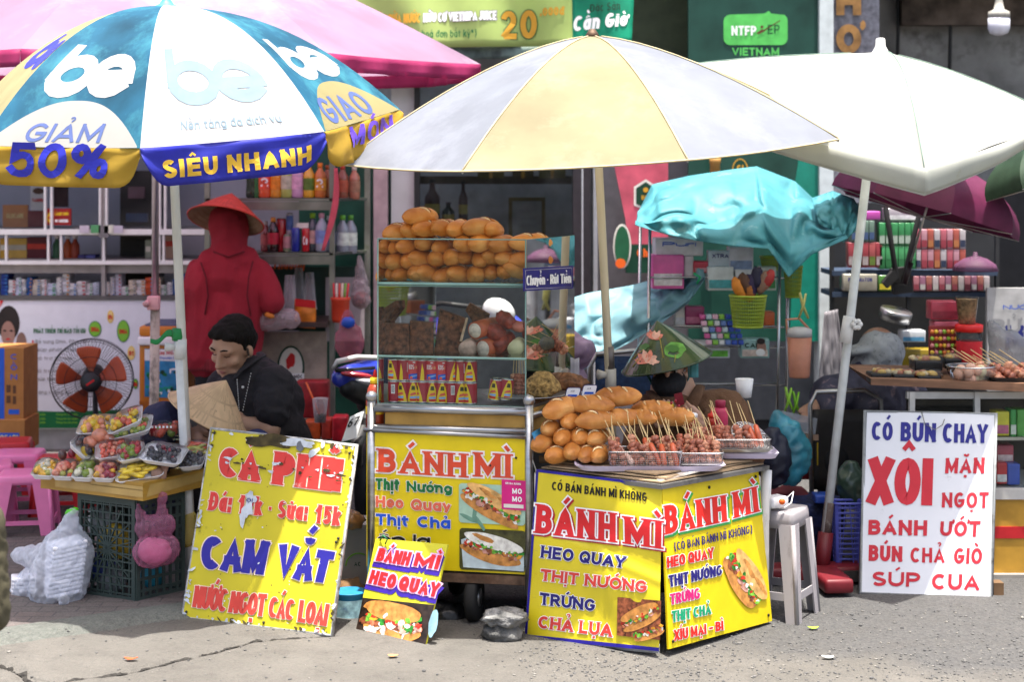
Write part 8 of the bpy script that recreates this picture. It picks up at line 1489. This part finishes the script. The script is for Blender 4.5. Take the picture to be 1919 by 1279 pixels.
t=thing('chair','blue backed metal chair behind the parasol pole','chair',P(1170,960,7.5));b=MB();b.tube([P(1108,780,7.5),P(1104,690,7.5),P(1118,664,7.5),P(1215,655,7.5),P(1235,672,7.5),P(1240,790,7.5)],.011,stl,8);b.build('frame',t);b=MB();b.grid(lambda u,v:P(1116+115*u,668+90*v,7.51+.02*math.sin(pi*u)),8,6,mat('chair_blue',(.02,.05,.13),.6,var=.3,scale=40));b.build('backrest',t,solid=.01)
def pbasket(x0,x1,y0,y1,Y,m,label,rows=9,cols=22,taper=.78,square=False):
 t=thing('plastic_basket',label,'basket',P((x0+x1)/2,y1,Y));cx,z0,z1=P((x0+x1)/2,0,Y).x,P(0,y1,Y).z,P(0,y0,Y).z;r=(x1-x0)/2*mpp(Y);n=48
 def pt(a,v):
  k=r*(taper+(1-taper)*v);c_,s_=math.cos(a),math.sin(a);e=.25 if square else 1;return V((cx+k*math.copysign(abs(c_)**e,c_),Y+r+k*math.copysign(abs(s_)**e,s_)*(.7 if square else 1),z0+(z1-z0)*v))
 b=MB()
 for v in (0,1):b.tube([pt(2*pi*j/n,v*.97+.01) for j in range(n)],.006,m,6,close=True)
 b.build('rim',t);b=MB()
 for k in range(1,rows):b.tube([pt(2*pi*j/n,k/rows) for j in range(n)],.0026,m,4,close=True)
 for k in range(cols*2):b.tube([pt(pi*k/cols+.02,0),pt(pi*k/cols,1)],.0026,m,4,cap=False)
 b.build('lattice',t);b=MB();b.add([pt(2*pi*j/n,.01) for j in range(n)],[list(range(n))],m);b.build('base',t)
grn=mat('basket_lime',(.30,.40,.03),.4,coat=.2);blb=mat('basket_blue',(.09,.11,.48),.4,coat=.2)
pbasket(1372,1441,556,616,7.95,grn,'lime green lattice basket of coloured goods hung on the rack');pbasket(1472,1506,500,558,8.3,grn,'lime green basket at the side of the rack',7,12);pbasket(1428,1470,482,506,8.3,grn,'small lime green basket under the tarp corner',5,12);pbasket(1566,1622,944,1080,7.15,blb,'blue violet laundry basket between red foot and white menu board',14,16,.86,True)
for i,(x,y,c,ang,lab) in enumerate(((1385,540,'d8862a',-.5,'orange handle'),(1396,532,'5a3a2a',-.3,'brown brush'),(1408,535,'2a1c4a',-.1,'dark violet sponge'),(1418,522,'1c1a3a',.1,'navy glove'),(1430,530,'8a6a5a',.3,'tan brush'),(1438,525,'a02a2a',.5,'red brush'),(1404,545,'b06a2a',0,'orange brown pad'))):b=MB();b.ell(P(x,y,8.02),(.03,.02,.055),mat('tool'+c,c,.6,var=.3),(0,ang,0),10,7,.3,i);b.build('cleaning_tool',None,label=lab+' standing in the lime green basket',cat='cleaning tool')
t=thing('tumbler','peach tumbler with pale lid hanging from the right rack post','tumbler',P(1498,708,7.95));b=MB();p=P(1498,708,7.95);pc=mat('peach_matte',(.52,.22,.14),.45);b.lathe([(.045,0),(.048,.008),(.058,.19)],pc,p,n=22);b.build('body',t);b=MB();b.lathe([(.059,.19),(.058,.225),(.03,.235)],mat('lid_grey',(.5,.5,.5),.5),p,n=22);b.build('lid',t);b=MB();b.tube([p+V((-.055,0,.2)),p+V((-.06,0,.27)),p+V((.0,0,.275)),p+V((.05,0,.22))],.006,pc,8);b.build('strap',t)
for x,y,c,lab in ((1505,575,'b8b46a','khaki clothes clip hanging above the tumbler'),(1478,752,'8fc83a','lime green clothes clip beside the rack foot'),(1492,760,'7ab82a','second lime green clothes clip nearer the chair')):b=MB();b.tube([P(x-6,y-26,7.9),P(x,y,7.9),P(x+10,y+22,7.9)],[.012,.016,.01],mat('clip_'+c,c,.4),8,flat=.5);b.tube([P(x+5,y-24,7.9),P(x,y,7.88),P(x-8,y+22,7.9)],[.01,.014,.009],mat('clip_'+c,c,.4),8,flat=.5);b.build('clothes_clip',None,label=lab,cat='clip')
# low goods between counter and right stall
for a in (((('e',P(1480,850,7.5),(.09,.07,.14)),cl(P(1470,810,7.5),P(1455,785,7.5),.06,.03)),mat('teal_bag',(.04,.26,.34),.4,var=.4,scale=9,coat=.3,dirt='8ac0cc',damt=.2),'crumpled teal shopping bag behind the grey stool',P(1480,900,7.5)),((('e',P(1450,860,7.4),(.07,.06,.13)),),mat('navy_bag',(.012,.014,.03),.5),'dark bag behind the counter post',P(1450,920,7.4)),((('e',P(1595,910,7.3),(.055,.05,.1)),),mat('green_sack',(.03,.06,.04),.4,coat=.3),'dark green bag standing in the blue violet basket',P(1595,950,7.3)),((('e',P(1480,935,7.6),(.1,.06,.05)),),mat('rose_cloth',(.2,.04,.05),.8),'dull red cloth below the teal bag',P(1480,960,7.6))):blob('bag',a[0],a[1],.01,2,None,a[2],'bag',None,a[3],(.012,13,True))
t=thing('food_container','clear plastic container on tan lids left of the black chair','container',P(1498,815,7.7));b=MB();b.hexa([P(1470,808,7.7),P(1528,815,7.7),P(1528,815,7.85),P(1470,808,7.85)],[P(1464,770,7.7),P(1532,785,7.7),P(1532,785,7.85),P(1464,770,7.85)],sheer('sheer_white',(0,0,0),1));b.build('tub',t);b=MB();rect(b,1492,816,1534,826,7.7,.14,mat('tan_lid',(.35,.22,.15),.5));b.build('lid',t)
for a in ((1498,1534,828,875,7.72,'c8a818','yellow bucket under the clear container','bucket'),(1500,1540,872,900,7.75,'7a1420','dark red box under the yellow bucket','box'),(1528,1560,930,945,7.3,'2a50b0','blue lid beside the laundry basket','lid')):pk(*a)
b=MB();b.lathe([(.11,0),(.135,.26),(.14,.3),(.13,.3)],mat('woven_navy',(.012,.025,.10),.6,var=.5,scale=40,bump=.5),P(1520,1062,7.5),n=28);b.build('woven_tub',None,label='dark blue woven tub behind the red parasol foot',cat='tub')
b=MB();rect(b,1538,1072,1615,1092,7.08,.08,mat('black_beam',(.03,.025,.022),.8,var=.4));b.build('beam',None,label='dark wooden beam on the ground before the laundry basket',cat='beam')
b=MB();b.lathe([(.03,0),(.04,.08),(.036,.08)],ink['white'],P(1395,745,7.4),n=16);b.build('cup',None,label='white paper cup behind the brown sleeve',cat='cup')
stool(V((1.031,6.616,0)),math.atan2(.2,.112),.19,.25,.42,mat('stool_grey',(.32,.30,.31),.45,var=.1,scale=6,dirt='6b6262',dscale=9,damt=.3,stretch=(1,1,.3)),'tall worn grey plastic stool right of the counter','grey stools')
b=MB();p=P(1452,951,6.55);b.box(p+V((0,0,.022)),(.085,.07,.044),mat('adapter_white',(.6,.6,.62),.4),(0,0,.5),.012);b.tube([p+V((.04,0,.03)),p+V((.07,-.01,.06)),p+V((.06,-.02,.02)),p+V((.03,-.04,.005))],.003,ink['white'],5);b.lathe([(.012,.0),(.012,.004)],ink['orange'],p+V((.02,-.047,.03)),(0,-1,0),10);b.build('cable_box',None,label='white cable box with loose wire on the grey stool',cat='cable box')
t=thing('chair','black backed metal chair of the person in the sun cap','chair',P(1580,990,7.8));b=MB();b.tube([P(1522,985,7.7),P(1518,760,7.7),P(1530,735,7.7),P(1620,732,7.7),P(1650,750,7.7),P(1656,985,7.7)],.011,stl,8);b.build('frame',t);b=MB();b.grid(lambda u,v:P(1522+128*u,768+150*v,7.72+.03*math.sin(pi*u)),10,6,mat('chair_black',(.018,.015,.014),.6));b.build('backrest',t,solid=.012)
# ------------------------------------------------------------------ food stall on the far right
Y0=7.2;wd_=mat('worn_wood',(.22,.11,.06),.6,var=.35,scale=10,stretch=(.4,3,3),dirt='c9a184',damt=.12,dscale=8);t=thing('food_stall','far right stall with wooden top, glass case and ochre base with red stripe','stall',P(1840,1100,Y0+.2))
b=MB();b.hexa([P(1632,722,Y0+.05),P(2150,745,Y0-.1),P(2150,745,Y0+.6),P(1632,722,Y0+.6)],[P(1632,710,Y0+.05),P(2150,727,Y0-.1),V((P(2150,727,Y0-.1).x,Y0+.6,P(2150,727,Y0-.1).z)),V((P(1632,710,Y0+.05).x,Y0+.6,P(1632,710,Y0+.05).z))],wd_);b.build('wooden_top',t)
b=MB()
for x in (1710,1832):rect(b,x-5,735,x+5,930,Y0+.04,.03,mat('stall_post',(.5,.49,.46),.5))
rect(b,1700,735,2150,748,Y0+.05,.03,mat('stall_post','x'));rect(b,1700,917,2150,937,Y0+.02,.5,mat('stall_post','x'));b.build('frame',t)
b=MB();rect(b,1712,750,2150,917,Y0+.045,.005,gl);b.build('glass',t);b=MB();rect(b,1705,820,2150,826,Y0+.07,.4,stl);rect(b,1700,740,2150,940,Y0+.5,.02,mat('stall_back',(.06,.055,.05),.7));b.build('inner_shelf',t)
b=MB();rect(b,1690,937,2150,1092,Y0+.03,.5,mat('ochre_paint',(.48,.26,.03),.5,var=.12,dirt='6a4a1a',damt=.15));b.build('base',t);b=MB();rect(b,1690,988,2150,1010,Y0+.026,.01,mat('stripe_red','b81c24',.5));b.build('stripe',t);b=MB();rect(b,1690,1078,2150,1096,Y0+.0,.5,mat('grey_sill',(.3,.28,.25),.8));b.build('sill',t)
for a in ((1866,1892,772,818,7.28,'d8cc3a','yellow and pink packet in the right stall glass case','packet','c86a8c'),(1894,1905,768,820,7.28,'3a9a4a','green tube in the right stall glass case','tube','d8e0d4'),(1906,1925,768,820,7.3,'5aa84a','light green tube at the picture edge in the stall case','tube'),(1868,1900,835,868,7.32,'b04a5c','pinkish packet on the lower level of the stall case','packet','d8c0c0'),(1868,1888,868,908,7.26,'c82a34','red cup with white rim in the stall case','cup','e8e0e0'),(1888,1912,870,910,7.27,'3a58b8','blue cup in the stall case','cup'),(1740,1800,800,816,7.4,'8a1c24','dark red tray deep in the stall case','tray')):pk(*a)
def bento(x0,x1,y1,Y,label):
 t=thing('takeaway_box',label,'food box',P((x0+x1)/2,y1,Y),'black takeaway boxes');h=19;b=MB();rect(b,x0+3,y1-h,x1-3,y1,Y,.12,mat('black_tray',(.012,.012,.013),.35),.006)
 for k in range(14):rect(b,x0+5+k*(x1-x0-12)/13,y1-h+3,x0+6.5+k*(x1-x0-12)/13,y1-1,Y-.002,.004,mat('black_tray','x'))
 b.build('base',t);b=MB();a,c=P(x0,y1-h,Y),P(x1,y1-h,Y)
 for k in range(12):b.ell((a.x+(c.x-a.x)*rf.uniform(.12,.88),Y+rf.uniform(.02,.1),a.z+.004),(.02,.02,.012),mat(('rice_cream','meat_tan','bean_yellow')[k % 3],('c9b890','a86a4c','d0ae5a')[k % 3],.5,var=.2),(0,0,k),8,5,.3,k)
 b.build('food',t);b=MB();b.hexa([P(x0,y1-h,Y),P(x1,y1-h,Y),P(x1,y1-h,Y+.12),P(x0,y1-h,Y+.12)],[P(x0+6,y1-h-13,Y+.01),P(x1-6,y1-h-13,Y+.01),P(x1-6,y1-h-13,Y+.11),P(x0+6,y1-h-13,Y+.11)],clearp);b.build('clear_lid',t)
bento(1630,1674,720,7.3,'leftmost black takeaway box with clear lid on the right stall');bento(1672,1718,722,7.3,'black takeaway box second from the left on the right stall');bento(1718,1768,724,7.28,'black takeaway box beside the glass bowl');bento(1712,1770,696,7.4,'black takeaway box stacked above the lower boxes');bento(1768,1806,692,7.45,'black takeaway box behind the bowl skewers')
t=thing('glass_bowl','glass bowl of pale balls and eggs on the right stall','bowl',P(1819,723,7.3));p=P(1819,722,7.28);b=MB();b.lathe([(.045,0),(.07,.01),(.095,.05),(.104,.08)],clearp,p,n=28);b.build('bowl',t);b=MB();b.lathe([(.103,.079),(.107,.082),(.103,.085)],tin_s,p,n=28,cap=False);b.build('rim',t);b=MB()
for k in range(22):a=rf.uniform(0,6.3);r_=rf.uniform(0,.06);b.ell(p+V((r_*math.cos(a),r_*math.sin(a),rf.uniform(.022,.07))),(.022,)*3 if k % 3 else (.026,.026,.028),mat(('ball_cream','egg_tan')[k % 2],('d0c8a0','cfa38c')[k % 2],.45,var=.1),None,10,7)
b.build('balls',t)
for i in range(9):x=1795+i*6;copies(SK[i % 6],'meat_skewer',P(x,700,7.5),(-.5,-.7-.06*(i % 3),0),.95,'%s thin skewer from the left leaning behind the glass bowl' % ORD[i],'skewer','skewers on the right stall')
tray(1856,1990,722,7.2,.2,.03,'steel_tray','black rimmed tray of meat skewers at the far right edge',bbk)
for i in range(11):copies(SK[i % 6],'meat_skewer',P(1872+i*9,712+(i % 3)*3,7.25+.03*(i % 2)),(-.45,-.95-.1*(i % 2),0),1.25,'%s plump meat skewer from the left on the far right tray' % ORD[i],'skewer','skewers on the right stall')
t=thing('plastic_jar','clear jar with red lid and red label on the right stall','jar',P(1816,690,7.55));p=P(1816,690,7.5);b=MB();b.lathe([(.054,0),(.056,.17)],clearp,p,n=22);b.build('body',t);b=MB();b.lathe([(.06,.16),(.06,.19),(.05,.194)],mat('lid_red','d01c1c',.35),p,n=22);b.build('lid',t);b=MB();b.lathe([(.0565,.03),(.0565,.12)],mat('label_red','b81826',.4),p,n=22,cap=False);b.build('label',t)
t=thing('plastic_cup','tall clear cup of beige puffed rice standing on the red lidded jar','cup',P(1812,615,7.55));p=P(1812,614,7.5);b=MB();b.lathe([(.033,0),(.046,.125)],mat('puffed_rice','b89870',.8,var=.4,scale=70,bump=.5),p,n=20);b.build('rice',t);b=MB();b.lathe([(.035,0),(.049,.132),(.052,.135)],clearp,p,n=20);b.build('cup',t)
for k in range(2):pk(1745+6*k,1797,565+38*k,600+38*k,7.62,('a83a4c','c05a6c')[k],('upper red wrapped pack left of the rice cup','lower pink wrapped pack left of the rice cup')[k],'packet',('8a2a3c','d08a98')[k])
t=thing('candy_pack','hanging card of orange and yellow candies left of the red lidded jar','candy',P(1770,668,7.55));b=MB();rect(b,1742,612,1798,668,7.57,.02,mat('candy_back','8a2a2a',.5));b.build('card',t);b=MB()
for k in range(28):b.ell(P(1747+(k % 7)*7.6,622+(k//7)*13,7.55),(.010,.012,.010),mat(('candy_o','candy_y','candy_p','candy_g')[k*5 % 4],('e07a3a','e8c03a','e08a8a','8ab83a')[k*5 % 4],.35,coat=.4),None,8,6)
b.build('candies',t)
# shelves of drink cartons in the alley
Ys=9.2;t=thing('carton_shelf','dark shelf of milk cartons under the magenta umbrella','shelf',P(1720,900,Ys));b=MB()
for y in (508,548):rect(b,1560,y,1870,y+9,Ys,.35,mat('shelf_dark_blue',(.03,.05,.09),.5)); 
b.build('shelf',t);b=MB();[rect(b,x,380,x+7,900,Ys+.02,.03,dark) for x in (1556,1700,1866)];b.build('post',t);b=MB();rect(b,1560,380,1870,900,Ys+.4,.02,alley_d if 'alley_d' in globals() else dark);b.build('back',t)
def cartons(x0,y0,nx,ny,w_,h_,cs,nm,bands):
 dk=lambda h:''.join('%02x' % int(.70*int(h[q:q+2],16)+.06*255) for q in (0,2,4));cs=[dk(c) for c in cs];bands=[dk(c) for c in bands]  # colours muted and darkened, the dim alley's shade worked into them
 for j in range(ny):
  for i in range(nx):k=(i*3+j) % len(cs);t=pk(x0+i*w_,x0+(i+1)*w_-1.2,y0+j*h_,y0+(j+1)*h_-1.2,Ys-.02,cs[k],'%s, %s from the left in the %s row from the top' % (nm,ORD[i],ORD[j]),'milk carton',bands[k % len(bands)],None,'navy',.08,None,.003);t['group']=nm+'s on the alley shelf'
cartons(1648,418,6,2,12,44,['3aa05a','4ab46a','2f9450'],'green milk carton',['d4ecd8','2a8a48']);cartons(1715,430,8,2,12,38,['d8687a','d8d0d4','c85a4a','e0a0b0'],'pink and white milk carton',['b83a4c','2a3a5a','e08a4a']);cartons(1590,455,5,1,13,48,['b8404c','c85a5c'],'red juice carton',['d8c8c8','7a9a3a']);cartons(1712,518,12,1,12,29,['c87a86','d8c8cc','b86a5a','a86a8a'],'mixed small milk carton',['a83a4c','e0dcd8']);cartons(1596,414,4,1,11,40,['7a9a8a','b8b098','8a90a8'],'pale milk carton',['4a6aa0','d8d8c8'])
for a in ((1580,1644,514,546,9.17,'9a9688','long pale carton box with blue print on the alley shelf','box',None,'PHARMATON','navy'),(1646,1690,516,546,9.18,'4a7a3a','green and yellow box beside the pale long box','box','d0c03a'),(1660,1730,390,414,9.2,'a8a0a8','grey white carton row on top of the green cartons','box','d8d4d8'),(1600,1650,396,412,9.2,'b04a9a','magenta wrapped pack on top of the alley shelf','packet'),(1655,1760,655,700,8.9,'8a7412','ochre yellow crate behind the sun cap','crate'),(1690,1735,620,642,8.8,'c8ccd0','white carton lying on the ochre crate','carton','5a9ac0')):pk(*a)
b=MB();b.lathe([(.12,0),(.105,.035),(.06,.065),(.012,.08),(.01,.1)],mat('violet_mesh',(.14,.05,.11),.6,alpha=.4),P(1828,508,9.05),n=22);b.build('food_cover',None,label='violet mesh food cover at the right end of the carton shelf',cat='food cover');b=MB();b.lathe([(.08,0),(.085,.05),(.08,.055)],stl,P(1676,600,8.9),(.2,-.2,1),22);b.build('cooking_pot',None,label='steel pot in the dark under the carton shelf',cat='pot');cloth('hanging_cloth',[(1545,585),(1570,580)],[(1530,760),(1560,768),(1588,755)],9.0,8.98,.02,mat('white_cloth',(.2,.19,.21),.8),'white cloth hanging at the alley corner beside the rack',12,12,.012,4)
t=thing('notice_board','weathered white board with blue hand painted letters at the right edge','sign',P(1900,760,9.0));b=MB();rect(b,1850,540,2000,770,9.0,.03,mat('board_weathered',(.42,.42,.42),.7,var=.15,dirt='6a5038',dscale=5,damt=.25));b.build('board',t);b=MB();on_plane(b,flat(9.0),'NƯỚC',rectpts(1880,572,1940,580),ink['blue'],w=.2);on_plane(b,flat(9.0),'RỬA XE',rectpts(1860,598,2010,624),ink['grey'],w=.2);on_plane(b,flat(9.0),'M',rectpts(1885,610,1918,650),ink['navy'],w=.26);b.build('lettering',t)
blob('plastic_bag',[('e',P(1890,660,7.9),(.09,.05,.1)),cl(P(1875,640,7.9),P(1860,610,7.9),.05,.02)],sheer('sheer_grey',(.35,.36,.38),.8),.01,2,None,'grey translucent bag behind the far right skewers','bag',None,P(1890,710,7.9),(.01,12,True))
blob('olive_form',[cl(P(-26,980,4.6),P(-20,1150,4.6),.045,.05)],mat('olive_cloth',(.07,.062,.034),.9,var=.3,scale=12),.01,2,None,'olive stand-in form cut off by the left picture edge','bundle',None,P(-18,1230,4.6),(.01,14,True))  # invented plain form in place of an unidentified thing at the edge
